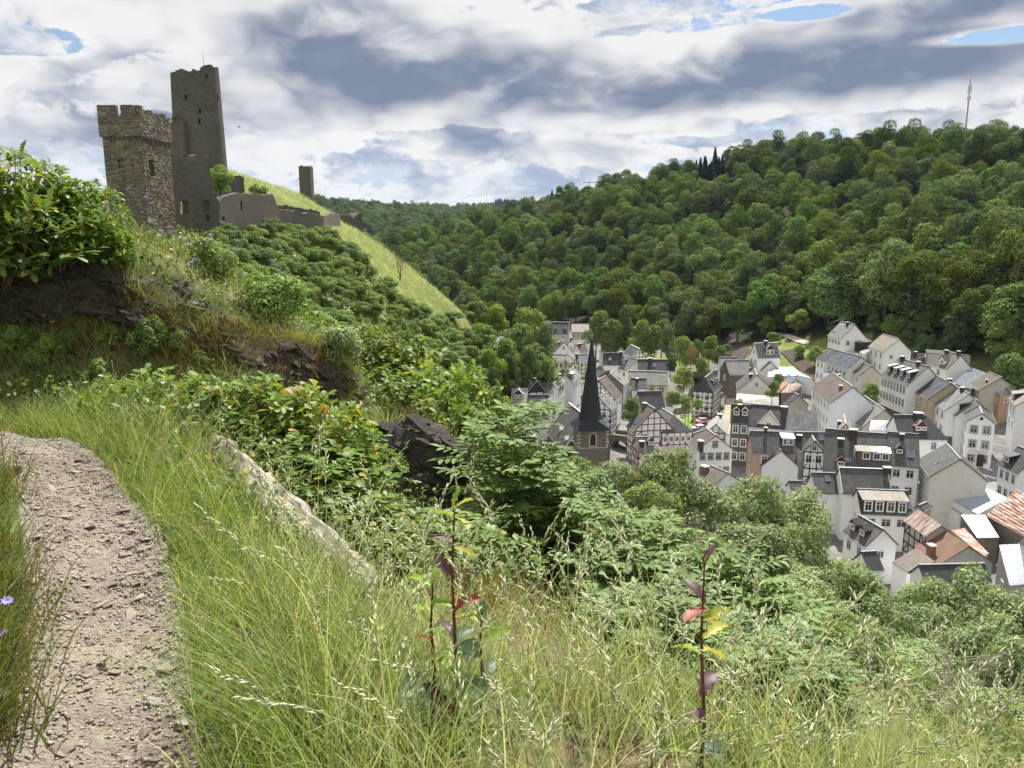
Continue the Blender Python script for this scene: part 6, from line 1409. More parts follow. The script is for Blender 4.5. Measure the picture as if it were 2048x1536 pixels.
# ------------------------------------------------------------------ close plants: building blocks
leafmat('grass_green', (.13, .22, .045), (.30, .38, .12), .42, 0, .01, (.46, .44, .22), .14)
leafmat('grass_pale', (.24, .32, .12), (.50, .55, .29), .42, 0, .01, (.58, .54, .34), .22, tint=(1.15, 1.15, .7))
leafmat('grass_dark', (.075, .12, .025), (.16, .20, .05), .38, 0, .04, (.26, .17, .07), .18)
leafmat('grass_rust', (.24, .135, .055), (.38, .25, .115), .35, 0, .0, (.20, .22, .07), .3)
leafmat('seed_head', (.52, .55, .34), (.72, .73, .52), .35, 0, .0, tint=(1, 1, .8))
leafmat('leaf_oak', (.10, .185, .028), (.20, .31, .055), .40, .12, .02, (.42, .34, .05), .05)
leafmat('leaf_oak_turn', (.13, .21, .03), (.26, .34, .06), 0.42, .1, .02, (.48, .27, .05), .07)
leafmat('leaf_sapling', (.11, .19, .055), (.25, .36, .12), .40, .1, .015)
leafmat('leaf_herb', (.085, .15, .026), (.20, .28, .065), .38, .0, .03, (.34, .28, .09), .07)
leafmat('leaf_near', (.13, .21, .045), (.27, .37, .105), .30, .18, .015)
leafmat('leaf_slope', (.16, .23, .08), (.33, .415, .175), .30, .16, .015, tint=(1.1, 1.1, .7))
for nm, c in (('lettuce_green', (.24, .36, .05)), ('lettuce_yellow', (.40, .41, .06)), ('lettuce_red', (.30, .065, .045)), ('lettuce_purple', (.11, .05, .075)), ('lettuce_grey', (.13, .20, .12))):
    leafmat(nm, c, tuple(q*1.15 for q in c), .40, 0, .02, tint=(1.2, 1.1, .7))
leafmat('petal_violet', (.36, .30, .66), (.50, .44, .78), .3, 0, 0, tint=(1, 1, 1)); leafmat('petal_yellow', (.75, .52, .04), (.85, .65, .1), .3, 0, 0, tint=(1, 1, .6))
pbr('stem_red', (.10, .035, .03), (.16, .06, .05), 8, .7); pbr('stem_green', (.12, .17, .05), (.18, .22, .08), 8, .7); pbr('twig', (.16, .125, .10), (.28, .23, .19), 9, .9)
pbr('twig_dead', (.30, .27, .24), (.44, .40, .36), 9, .9)

def stamp(bv, bf, P, M, s):
    """copies of a small shape: bv (k,3), bf (m,q) at positions P with rotation matrices M (columns = axes) and sizes s"""
    n = len(P); V = np.einsum('nij,kj->nki', M, bv)*np.asarray(s)[:, None, None]+P[:, None, :]
    F = bf[None]+(np.arange(n)*len(bv))[:, None, None]
    return V.reshape(-1, 3), F.reshape(-1, bf.shape[1])
def frames(d, r, up=None):
    """rotation matrices whose x axis is d, z axis near up"""
    d = d/(np.linalg.norm(d, axis=1)[:, None]+1e-9); u = np.tile([0, 0, 1.0], (len(d), 1)) if up is None else up
    y = np.cross(u, d); y /= np.linalg.norm(y, axis=1)[:, None]+1e-9; z = np.cross(d, y); return np.stack([d, y, z], 2)
def lobed_leaf(prof, droop=.18, fold=.16):
    t = np.array([p[0] for p in prof]); w = np.array([p[1] for p in prof]); n = len(t)
    mid = np.stack([t, 0*t, -droop*t*t], 1); L = np.stack([t+.02, w, -droop*t*t+fold*w], 1); R_ = np.stack([t+.02, -w, -droop*t*t+fold*w], 1)
    V = np.vstack([mid, L, R_]); F = []
    for i in range(n-1): F += [(i, i+1, n+i+1, n+i), (i+1, i, 2*n+i, 2*n+i+1)]
    return V, np.array(F)
OAK = lobed_leaf([(0, .015), (.13, .10), (.21, .06), (.34, .20), (.43, .11), (.57, .29), (.67, .16), (.79, .25), (.89, .13), (1, .02)])
LANCE = lobed_leaf([(0, .01), (.3, .17), (.6, .16), (1, .005)], .12, .25)
LETT = lobed_leaf([(0, .10), (.12, .14), (.22, .10), (.36, .30), (.46, .18), (.62, .33), (.74, .22), (.86, .20), (1, .02)], .35, .25)
ROUND = lobed_leaf([(0, .03), (.2, .34), (.5, .46), (.8, .34), (1, .03)], .2, .2)
def ribbons(P, h, lean, bend, w, r, nseg=5, wind=(0, 0)):
    """grass blades: root P, length h, lean and bend as radians towards a random side"""
    n = len(P); a = r.random(n)*2*np.pi; dx = np.cos(a)+wind[0]; dy = np.sin(a)+wind[1]; q = np.hypot(dx, dy)+1e-6; dx /= q; dy /= q
    t = np.linspace(0, 1, nseg+1); ang = lean[:, None]+bend[:, None]*t[None]**1.6
    ds = h[:, None]/nseg; hor = np.cumsum(np.sin(ang)*ds, 1)-np.sin(ang[:, :1])*ds; ver = np.cumsum(np.cos(ang)*ds, 1)-np.cos(ang[:, :1])*ds
    C = np.stack([P[:, 0, None]+dx[:, None]*hor, P[:, 1, None]+dy[:, None]*hor, P[:, 2, None]+ver], -1)
    b = r.random(n)*np.pi; sx = np.cos(b); sy = np.sin(b); ww = w[:, None]*(1-.85*t[None]**1.5)*.5
    S = np.stack([sx[:, None]*ww, sy[:, None]*ww, 0*ww], -1)
    V = np.stack([C-S, C+S], 2).reshape(n, -1, 3); k = np.arange(nseg)*2
    f = np.stack([k, k+1, k+3, k+2], 1); F = f[None]+(np.arange(n)*(2*nseg+2))[:, None, None]
    tipdir = np.stack([dx*np.sin(ang[:, -1]), dy*np.sin(ang[:, -1]), np.cos(ang[:, -1])], 1)
    return V.reshape(-1, 3), F.reshape(-1, 4), C[:, -1], tipdir, C
def join(parts):
    V = []; F = []; o = 0
    for v, f in parts: V.append(v); F.append(f+o); o += len(v)
    return np.vstack(V), np.vstack(F)
SPK = (np.array([(0, 0, 0), (.35, .11, 0), (.35, -.06, .09), (.35, -.06, -.09), (1, 0, 0)]), np.array([(0, 1, 2), (0, 2, 3), (0, 3, 1), (4, 2, 1), (4, 3, 2), (4, 1, 3)]))

# ------------------------------------------------------------------ the path
def path_obj():
    m, N = newmat('path_gravel'); tc = N.n('ShaderNodeTexCoord').outputs['Object']
    vo = N.n('ShaderNodeTexVoronoi', feature='F1'); N.put(vo.inputs['Vector'], N.v('MULTIPLY', tc, (1, 1.7, 1))); vo.inputs['Scale'].default_value = 55
    n1 = N.noise(tc, 2.2, 6, .65); n2 = N.noise(tc, 60, 4, .7)
    col = N.mix(N.ramp(n1, .35, .65), (.24, .20, .155, 1), (.38, .325, .265, 1)); col = N.mix(N.m('MULTIPLY', vo.outputs[1], .55), col, (.38, .33, .275, 1)); col = N.mix(N.ramp(n2, .4, .7, 0, .5), col, (.13, .105, .08, 1))
    b = N.n('ShaderNodeBsdfPrincipled', ins={'Base Color': col, 'Roughness': .95, 'Specular IOR Level': .2}); bp = N.n('ShaderNodeBump', ins={'Strength': .9, 'Height': N.m('ADD', N.m('MULTIPLY', vo.outputs[0], -.35), N.m('MULTIPLY', n2, .9))}); bp.inputs['Distance'].default_value = .025
    N.put(b.inputs['Normal'], bp); N.put(N.n('ShaderNodeOutputMaterial').inputs[0], b)
    pts = []
    for (ax, ay, aw), (bx, by, bw) in zip(PATH[:-1], PATH[1:]):
        k = max(2, int(np.hypot(bx-ax, by-ay)/.03)); t = np.linspace(0, 1, k, endpoint=False); pts += [(ax+(bx-ax)*q, ay+(by-ay)*q, aw+(bw-aw)*q) for q in t]
    pts = np.array(pts); d = np.gradient(pts[:, :2], axis=0)
    for _ in range(30): d[1:-1] = (d[:-2]+d[1:-1]*2+d[2:])/4
    d /= np.linalg.norm(d, axis=1)[:, None]; nrm = np.stack([d[:, 1], -d[:, 0]], 1); nw = 46; s = np.linspace(-1, 1, nw)
    edge = 1.14+.16*fbm(pts[:, 1]*2.0, pts[:, 0]*2.0, 3, 4)
    X = pts[:, 0, None]+nrm[:, 0, None]*s*pts[:, 2, None]*edge[:, None]; Y = pts[:, 1, None]+nrm[:, 1, None]*s*pts[:, 2, None]*edge[:, None]
    Z = H(X, Y)+.012-.035*(1-s[None]**2)-.06*np.abs(s[None])**8+.018*fbm(X*9, Y*9, 3, 8)+.012*fbm(X*30, Y*30, 2, 18)
    n = len(pts); V = np.stack([X, Y, Z], -1).reshape(-1, 3); i = np.arange(n-1)[:, None]*nw; j = np.arange(nw-1)[None]; F = np.stack([i+j, i+j+1, i+nw+j+1, i+nw+j], -1).reshape(-1, 4)
    me = mesh_np('path', V, F, [m], smooth=True)
    if me.polygons[0].normal.z < 0: me.flip_normals()
    o = link('path', me); tag(o, kind='structure')
    # loose slate chips
    r = np.random.default_rng(12); ms = []
    for k, c in enumerate(((.34, .30, .25), (.41, .365, .315), (.25, .21, .17), (.38, .30, .225))): pbr('chip_%d' % k, c, tuple(q*.8 for q in c), 30, .9, .4, 90)
    var = []
    for k in range(14):
        bm = bmesh.new(); pp = rdir(16, r)*np.array([1, .62, .20])*(.75+.5*r.random((16, 1))); pp[:, 2] = np.clip(pp[:, 2], -.13, .13)
        [bm.verts.new(p) for p in pp]; bmesh.ops.convex_hull(bm, input=bm.verts); me = bpy.data.meshes.new('slate_chip'); bm.to_mesh(me); bm.free(); me.materials.append(MATS['chip_%d' % (k % 4)]); var.append(me)
    def pz(x, y): s_ = np.clip(1+path_dist(x, y)/.36, 0, 1.1); return H(x, y)+.012-.035*(1-s_**2)+.018*fbm(x*9, y*9, 3, 8)
    def on_path(sp=1.0): q = pts[r.integers(20, n-5)]; return q[0]+r.uniform(-1, 1)*q[2]*sp, q[1]+r.uniform(-.05, .05)
    for k in range(290):
        while True:
            x, y = on_path(1.05)
            if 1.7 < y < 7 and (y < 4.5 or r.random() < .6): break
        c = link('slate_chip', var[r.integers(0, 14)], o, (x, y, float(pz(np.array([x]), np.array([y]))[0])+.004)); sz = .014+.038*r.random()**2.6; c.scale = (sz, sz, sz); c.rotation_euler = (r.normal(0, .22), r.normal(0, .22), r.normal(.2, .9))
    oc = (np.array([(1, 0, .0), (0, .7, 0), (-1, 0, 0), (0, -.6, 0), (.25, .15, .22), (0, 0, -.2)]), np.array([(0, 1, 4), (1, 2, 4), (2, 3, 4), (3, 0, 4), (1, 0, 5), (2, 1, 5), (3, 2, 5), (0, 3, 5)]))
    XY = np.array([on_path(1.12) for _ in range(26000)]); P = np.stack([XY[:, 0], XY[:, 1], pz(XY[:, 0], XY[:, 1])], 1); dd = rdir(len(P), r); dd[:, 2] *= .12
    V, F = stamp(*oc, P, frames(dd, r), .004+.013*r.random(len(P))**2.2)
    g = link('gravel', mesh_np('gravel', V, F, [MATS['chip_1']]), o); tag(g, kind='stuff')
path_obj()

# ------------------------------------------------------------------ grass
def in_rect(r, n, x0, x1, y0, y1): return r.uniform(x0, x1, n), r.uniform(y0, y1, n)
def path_side(x, y): return x-np.interp(y, PATH[:, 1], PATH[:, 0])
CREST = [[(-120, 480, 9.0), (0, 485, 9.0), (170, 495, 9.0), (240, 535, 9.05), (300, 550, 9.1), (350, 580, 9.1), (420, 612, 9.2), (500, 645, 9.3), (600, 680, 9.3), (680, 698, 9.3), (720, 740, 9.3)], [(760, 850, 8.3), (850, 838, 8.3), (922, 900, 8.3)], [(1040, 1085, 7.6), (1140, 1062, 7.6), (1185, 1080, 7.6)]]
CREST = [np.array([at(*p)[:2] for p in L]) for L in CREST]
def rocky(x, y):
    """true on the bare rock faces"""
    m = np.zeros(np.shape(x), bool)
    for L in CREST:
        yc = np.interp(x, L[:, 0], L[:, 1]); m |= (x > L[0, 0]) & (x < L[-1, 0]) & (y > yc-.55) & (y < yc+.12)
    return m
DRY = lambda x, y: np.exp(-(((x+1.25)/.5)**2+((y-4.9)/.85)**2))+np.exp(-(((x+.75)/.35)**2+((y-4.2)/.5)**2))         # thin cover round the log
def grass():
    r = np.random.default_rng(31)
    def put(name, lab, mat, x, y, h, lean, bend, w, nseg=4, wind=(-.15, .1)):
        P = np.stack([x, y, H(x, y)-.02], 1); n = len(x)
        V, F, tip, td, C = ribbons(P, h, lean, bend, w, r, nseg, wind); o = link(name, mesh_np(name, V, F, [MATS[mat]])); tag(o, lab, 'grass', kind='stuff'); return tip, td, C
    U = lambda a, b, n: r.uniform(a, b, n)
    # strip beside the path
    x, y = in_rect(r, 60000, -5.2, .6, 1.1, 7.5); pd = path_dist(x, y); sd = path_side(x, y)
    k = (sd > 0) & (pd > -.03) & (pd < .75) & (r.random(len(x)) < np.clip(1.15-pd, .2, 1)*(1-.9*DRY(x, y))*.8)
    x, y = x[k], y[k]; n = len(x); pdk = pd[k]
    put('path_edge_grass', 'dense yellow-green grass strip along the right edge of the path', 'grass_green', x, y, U(.20, .50, n)*np.clip(.55+pdk*1.6, .5, 1.1), U(.05, .5, n), U(.1, 1.0, n), U(.004, .0075, n))
    # foreground meadow on the right
    x, y = in_rect(r, 36000, -1.2, 4.4, 1.35, 5.2); pd = path_dist(x, y); sd = path_side(x, y)
    k = (sd > 0) & (pd > .3) & (y < np.where(x > -.3, 3.55-.08*x, 4.6)) & (r.random(len(x)) < .36*(1-.9*DRY(x, y))*(.35+.65*(fbm(x*1.6, y*1.6, 3, 6) > -.12))); x, y = x[k], y[k]; n = len(x)
    put('meadow_grass', 'tall pale grass filling the foreground slope', 'grass_pale', x, y, U(.22, .66, n), U(.0, .5, n), U(.1, 1.1, n), U(.004, .008, n))
    k = r.random(n) < .45; put('meadow_undergrass', 'short green grass under the tall foreground stalks', 'grass_dark', x[k]+.02, y[k], U(.12, .32, k.sum()), U(.1, .8, k.sum()), U(.1, .9, k.sum()), U(.004, .009, k.sum()))  # darker blades paint the shade low between the stalks
    k = r.random(n) < .12; put('foreground_rust_grass', 'reddish dry grass low in the foreground', 'grass_rust', x[k]-.02, y[k], U(.12, .34, k.sum()), U(.1, .6, k.sum()), U(.1, .7, k.sum()), U(.003, .006, k.sum()))
    # left of the path
    x, y = in_rect(r, 20000, -6.5, -1.4, 1.5, 8); pd = path_dist(x, y); sd = path_side(x, y); k = (sd < 0) & (pd > -.05) & (pd < 1.6) & (r.random(len(x)) < .5*(.3+.7*(fbm(x*2, y*2, 2, 3) > -.05))); x, y = x[k], y[k]; n = len(x)
    put('bank_grass', 'dark arching grass tufts on the left bank of the path', 'grass_dark', x, y, U(.2, .5, n), U(.1, .6, n), U(.3, 1.2, n), U(.005, .010, n), wind=(.5, 0))
    xs = []; ys = []
    for px, py, m in ((0, 1120, 160), (10, 1200, 200), (25, 1240, 140), (0, 1330, 240), (-10, 1450, 220), (0, 1020, 100)):
        q = atz(px, py, -1.56); xs.append(r.normal(q[0]-.03, .07, m)); ys.append(r.normal(q[1], .1, m))
    x = np.concatenate(xs); y = np.concatenate(ys); n = len(x)
    put('path_side_tufts', 'arching grass tufts hanging over the left edge of the path', 'grass_dark', x, y, U(.16, .42, n), U(.05, .5, n), U(.3, 1.2, n), U(.004, .009, n), 5, wind=(.9, -.2))
    # slope between path and rock rib and beyond it
    x, y = in_rect(r, 60000, -9, 4, 5.2, 15); pd = path_dist(x, y); k = (pd > .1) & (r.random(len(x)) < .5) & ~((x > .6) & (y > 8)) & (~rocky(x, y) | (r.random(len(x)) < .38)); x, y = x[k], y[k]; n = len(x)
    put('slope_grass', 'rough green grass round the rock outcrops', 'grass_dark', x, y, U(.12, .38, n), U(.05, .7, n), U(.2, 1.0, n), U(.005, .010, n), 3)
    k = r.random(n) < .34; put('dry_slope_grass', 'dry straw grass round the rock outcrops', 'grass_pale', x[k]+.03, y[k], U(.15, .45, k.sum()), U(.05, .7, k.sum()), U(.2, 1.0, k.sum()), U(.004, .008, k.sum()), 3)
    x, y = in_rect(r, 15000, -8.5, -1.2, 6.9, 8.75); k = (path_dist(x, y) > .12) & (fbm(x*2.1, y*2.1, 3, 15) > -.05); x, y = x[k], y[k]; n = len(x)
    put('bank_meadow', 'unmown grass on the bank between path and rock rib', 'grass_green', x, y, U(.15, .45, n), U(.05, .7, n), U(.2, 1.1, n), U(.005, .010, n), 4)
    k = r.random(n) < .35; put('bank_straw', 'dry straw on the bank between path and rock rib', 'grass_pale', x[k]+.02, y[k], U(.2, .5, k.sum()), U(.05, .8, k.sum()), U(.3, 1.2, k.sum()), U(.004, .007, k.sum()), 4)
    L = CREST[0]; t = r.random(9000)*(len(L)-1.001); i = t.astype(int); w = (t-i)[:, None]; q = L[i]*(1-w)+L[i+1]*w; x = q[:, 0]+r.normal(0, .06, 9000); y = q[:, 1]-.38*r.random(9000)**2.2+r.normal(.03, .05, 9000); n = 9000
    put('rock_top_turf', 'dry turf hanging over the crest of the rock rib', 'grass_rust', x, y, U(.08, .32, n), U(.2, 1.2, n), U(.3, 1.6, n), U(.004, .008, n), 5, wind=(.1, -.8))
    k = r.random(n) < .5; put('rock_top_grass', 'green grass along the crest of the rock rib', 'grass_green', x[k], y[k]+.05, U(.1, .4, k.sum()), U(.1, .8, k.sum()), U(.2, 1.2, k.sum()), U(.004, .008, k.sum()), 4)
    # further down
    x, y = in_rect(r, 90000, -40, 26, 14, 70); k = (np.hypot(x, y) < 75) & (H(x, y) > -34) & (r.random(len(x)) < .62); x, y = x[k], y[k]; n = len(x); q = np.hypot(x, y)
    put('hillside_grass', 'rough grass covering the hillside between the shrubs', 'grass_dark', x, y, U(.2, .5, n)*(1+q*.012), U(.05, .8, n), U(.1, .9, n), (.012+q*.0009)*U(.7, 1.3, n), 2)
    # castle mound and spur
    x = U(-75, 12, 70000); y = U(112, 205, 70000); z = H(x, y); k = (z > -26) & (r.random(len(x)) < .75); x, y = x[k], y[k]; n = len(x)
    put('castle_hill_grass', 'bright grass on the castle mound and its falling spur', 'grass_pale', x, y, U(.3, .8, n)*(1+.8*(fbm(x*.25, y*.25, 3, 5) > .1)), U(.05, .6, n), U(.1, .7, n), U(.06, .13, n), 1)
    # rust red grass tufts on the rocks
    xs = []; ys = []
    for px, py, rad, m in ((830, 815, .32, 900), (300, 560, .5, 700), (560, 680, .6, 700), (1010, 1230, .35, 500), (1130, 1060, .2, 300)):
        q = at(px, py+20, 8.8 if py < 1200 else 5.0); a = r.random(m)*6.28; d = rad*np.sqrt(r.random(m)); xs.append(q[0]+np.cos(a)*d*1.6); ys.append(q[1]+np.sin(a)*d)
    x = np.concatenate(xs); y = np.concatenate(ys); n = len(x)
    put('rust_grass', 'rust coloured fine grass tufts on the rock ledges', 'grass_rust', x, y, U(.15, .42, n), U(.0, .45, n), U(.1, .6, n), U(.003, .006, n))
    # flowering stalks with nodding panicles
    def stalks(name, lab, n, x0, x1, y0, y1, h0, h1_, ok, ns=14, ssz=(.022, .040)):
        x, y = in_rect(r, n*3, x0, x1, y0, y1); k = ok(x, y); x, y = x[k][:n], y[k][:n]; n = len(x)
        P = np.stack([x, y, H(x, y)-.02], 1); V, F, tip, td, C = ribbons(P, U(h0, h1_, n), U(.0, .32, n), U(.2, 1.1, n), U(.0045, .0065, n), r, 7, (.2, .0))
        o = link(name, mesh_np(name, V, F, [MATS['grass_pale']])); tag(o, lab, 'grass', kind='stuff')
        pos = []; dr = []
        for q in range(ns):
            f = 5.6+1.4*q/ns; i = int(f); w = f-i; c = C[:, i]*(1-w)+C[:, min(i+1, 7)]*w; d = C[:, min(i+1, 7)]-C[:, i]; d /= np.linalg.norm(d, axis=1)[:, None]
            off = rdir(n, r)*.010*(1.1-q/ns); pos.append(c+off); e = d+.38*rdir(n, r)+np.array([0, 0, -.1]); dr.append(e)
        pos = np.vstack(pos); dr = np.vstack(dr); SV, SF = stamp(*SPK, pos, frames(dr, r), U(ssz[0], ssz[1], len(pos)))
        so = link('seed_heads', mesh_np('seed_heads', SV, SF, [MATS['seed_head']]), o); tag(so, kind='stuff')
    stalks('flowering_grass', 'tall flowering grass stalks with nodding seed heads in the foreground', 700, -1.0, 4.0, 1.5, 4.4, .5, 1.05, lambda x, y: (path_side(x, y) > 0) & (path_dist(x, y) > .3) & (y < 3.9-.08*x))
    stalks('strip_flowering_grass', 'slender flowering grass stalks in the strip beside the path', 420, -4.2, .2, 1.9, 6.5, .4, .72, lambda x, y: (path_side(x, y) > 0) & (path_dist(x, y) > .0) & (path_dist(x, y) < .9), 9, (.010, .020))
    # a spray of grass lying over the path
    a = r.random(160); x = -.72+.2*r.random(160); y = 2.1+.5*r.random(160); P = np.stack([x, y, H(x, y)], 1)
    n = 160; V, F, tip, td, C = ribbons(P, U(.5, .95, n), U(.5, .9, n), U(.5, .95, n), U(.003, .005, n), r, 7, (-6, .8)); o = link('leaning_grass', mesh_np('leaning_grass', V, F, [MATS['grass_green']])); tag(o, 'spray of green grass leaning across the path', 'grass', kind='stuff')
grass()
def undergrowth():
    """low leafy herbs between the bushes, too many to count"""
    r = np.random.default_rng(77); parts = []
    for n, (x0, x1, y0, y1), s0, s1, hh in ((34000, (-9, 4.5, 4.2, 13), .03, .075, .34), (52000, (-18, 14, 12, 34), .07, .13, .7), (40000, (-40, 30, 30, 72), .16, .30, 1.2), (36000, (-52, -2, 70, 140), .30, .55, 1.3)):
        x, y = in_rect(r, n, x0, x1, y0, y1); cl = fbm(x*1.3/(1+y0*.06), y*1.3/(1+y0*.06), 3, 2); k = (path_dist(x, y) > .25) & (cl > -.14) & (H(x, y) > -40) & ~rocky(x, y); x, y, cl = x[k], y[k], cl[k]
        z = H(x, y)+hh*r.random(len(x))*np.clip(.5+cl*2.2, .1, 1.3); P = np.stack([x, y, z], 1); Nn = np.tile([0, -.2, .9], (len(P), 1))
        nn = Nn+.8*rdir(len(P), r); d = np.cross(nn, rdir(len(P), r)); DM = (np.array([(0, 0, 0), (.45, -.3, .06), (1, 0, -.08), (.45, .3, .06)]), np.array([(0, 1, 2, 3)])); LF = (LANCE[0]*np.array([1, 1.5, 1]), LANCE[1]) if y0 < 20 else DM; parts.append(stamp(*LF, P, frames(d, r, nn), r.uniform(s0, s1, len(P))))
    V, F = join(parts); o = link('undergrowth', mesh_np('undergrowth', V, F, [MATS['leaf_herb']])); tag(o, 'low leafy herbs covering the slope between bushes', 'undergrowth', kind='stuff')
undergrowth()

# ------------------------------------------------------------------ rocks and log
def rock_mat():
    m, N = newmat('slate_rock'); tc = N.n('ShaderNodeTexCoord').outputs['Object']
    n1 = N.noise(N.v('MULTIPLY', tc, (1, 1, 3)), 5, 7, .68); n2 = N.noise(tc, 1.6, 6, .65)
    col = N.mix(N.ramp(n1, .35, .65), (.035, .031, .028, 1), (.11, .097, .085, 1)); col = N.mix(N.ramp(n2, .50, .62, 0, .6), col, (.085, .068, .026, 1)); col = N.mix(N.ramp(N.noise(tc, 7, 5, .7), .58, .7, 0, .5), col, (.30, .28, .23, 1))
    b = N.n('ShaderNodeBsdfPrincipled', ins={'Base Color': col, 'Roughness': .85, 'Specular IOR Level': .25}); bp = N.n('ShaderNodeBump', ins={'Strength': .9, 'Height': n1}); bp.inputs['Distance'].default_value = .06
    N.put(b.inputs['Normal'], bp); N.put(N.n('ShaderNodeOutputMaterial').inputs[0], b)
rock_mat()
def outcrop(label, crest, foot, n, seed, dip=R(24), size=(.28, .62)):
    """slabby slate outcrop: thin plates bedded on the steep ground between a crest line and a foot line (as seen)"""
    r = np.random.default_rng(seed)
    def lin(L, f): f = f*(len(L)-1); i = min(int(f), len(L)-2); w = f-i; return np.array(L[i][:2])*(1-w)+np.array(L[i+1][:2])*w
    def spot(f, g): p = lin(crest, f)*(1-g)+lin(foot, f)*g; q = ground_at(p[0], p[1], 4.5); return Vector(q)
    G = [[spot(i/14, j/6) for i in range(15)] for j in range(7)]; base = Vector((G[3][7].x, G[3][7].y, min(p.z for p in G[6])))
    t = thing('rock_outcrop', label, 'rock', tuple(base)); core = MB(); up = lambda p, k: p-base+Vector((r.normal(0, .03), -.05-.05*r.random(), .02+.05*r.random()))*(0.2 if k else 1)
    U_ = [[up(p, j in (0, 6) or i in (0, 14)) for i, p in enumerate(row)] for j, row in enumerate(G)]
    for j in range(6):
        for i in range(14): core.face([U_[j+1][i], U_[j+1][i+1], U_[j][i+1], U_[j][i]])
    core.build('bedrock', MATS['slate_rock'], t)
    for q in range(n):
        f = r.random(); g = r.random()**.85; p = spot(f, g)-base; s = r.uniform(*size)*(1-.3*g)
        pp = rdir(16, r); pp[:, 2] = np.sign(pp[:, 2])*.09*(.5+r.random(16)); pp[:, :2] *= np.array([1, .62]); bm = bmesh.new(); [bm.verts.new(tuple(v)) for v in pp]; bmesh.ops.convex_hull(bm, input=bm.verts)
        me = bpy.data.meshes.new('slab'); bm.to_mesh(me); bm.free(); me.materials.append(MATS['slate_rock'])
        o = link('slab', me, t, p+Vector((r.normal(0, .04), r.normal(-.04, .05), r.normal(.0, .03)))); o.scale = (s*.62, s*.6, s*.8); o.rotation_euler = (r.normal(.25, .18), dip+r.normal(0, .15), r.normal(0, .35))
outcrop('broad slate ledge with dry turf at the left above the path', [(-120, 480, 9.0), (0, 485, 9.0), (90, 490, 9.0), (170, 495, 9.0), (240, 525, 9.0)], [(-120, 640, 8.6), (0, 650, 8.6), (90, 640, 8.6), (170, 630, 8.6), (240, 630, 8.6)], 90, 1, size=(.2, .5))
outcrop('mossy overhanging rock lip in the middle of the rib', [(240, 548, 9.1), (300, 550, 9.1), (350, 580, 9.1), (420, 610, 9.2)], [(240, 640, 8.8), (300, 680, 8.7), (350, 690, 8.7), (420, 700, 8.8)], 80, 2, size=(.16, .42))
outcrop('dark rock rib falling right between oak bushes', [(410, 612, 9.2), (500, 645, 9.3), (600, 680, 9.3), (680, 698, 9.3), (715, 730, 9.3)], [(410, 690, 8.9), (500, 740, 8.8), (600, 780, 8.8), (680, 810, 8.8), (715, 815, 8.9)], 150, 3, size=(.16, .40))
outcrop('dark layered slate block below the centre of the picture', [(760, 850, 8.3), (800, 838, 8.3), (850, 838, 8.3), (900, 860, 8.3), (922, 900, 8.3)], [(760, 960, 7.9), (800, 1000, 7.8), (850, 1030, 7.8), (900, 1040, 7.9), (922, 1040, 7.9)], 170, 4, size=(.14, .34))
outcrop('small dark slate step in front of the sapling', [(1040, 1085, 7.6), (1090, 1066, 7.6), (1140, 1062, 7.6), (1185, 1080, 7.6)], [(1040, 1150, 7.3), (1090, 1160, 7.3), (1140, 1165, 7.3), (1185, 1150, 7.4)], 50, 5, size=(.18, .4))
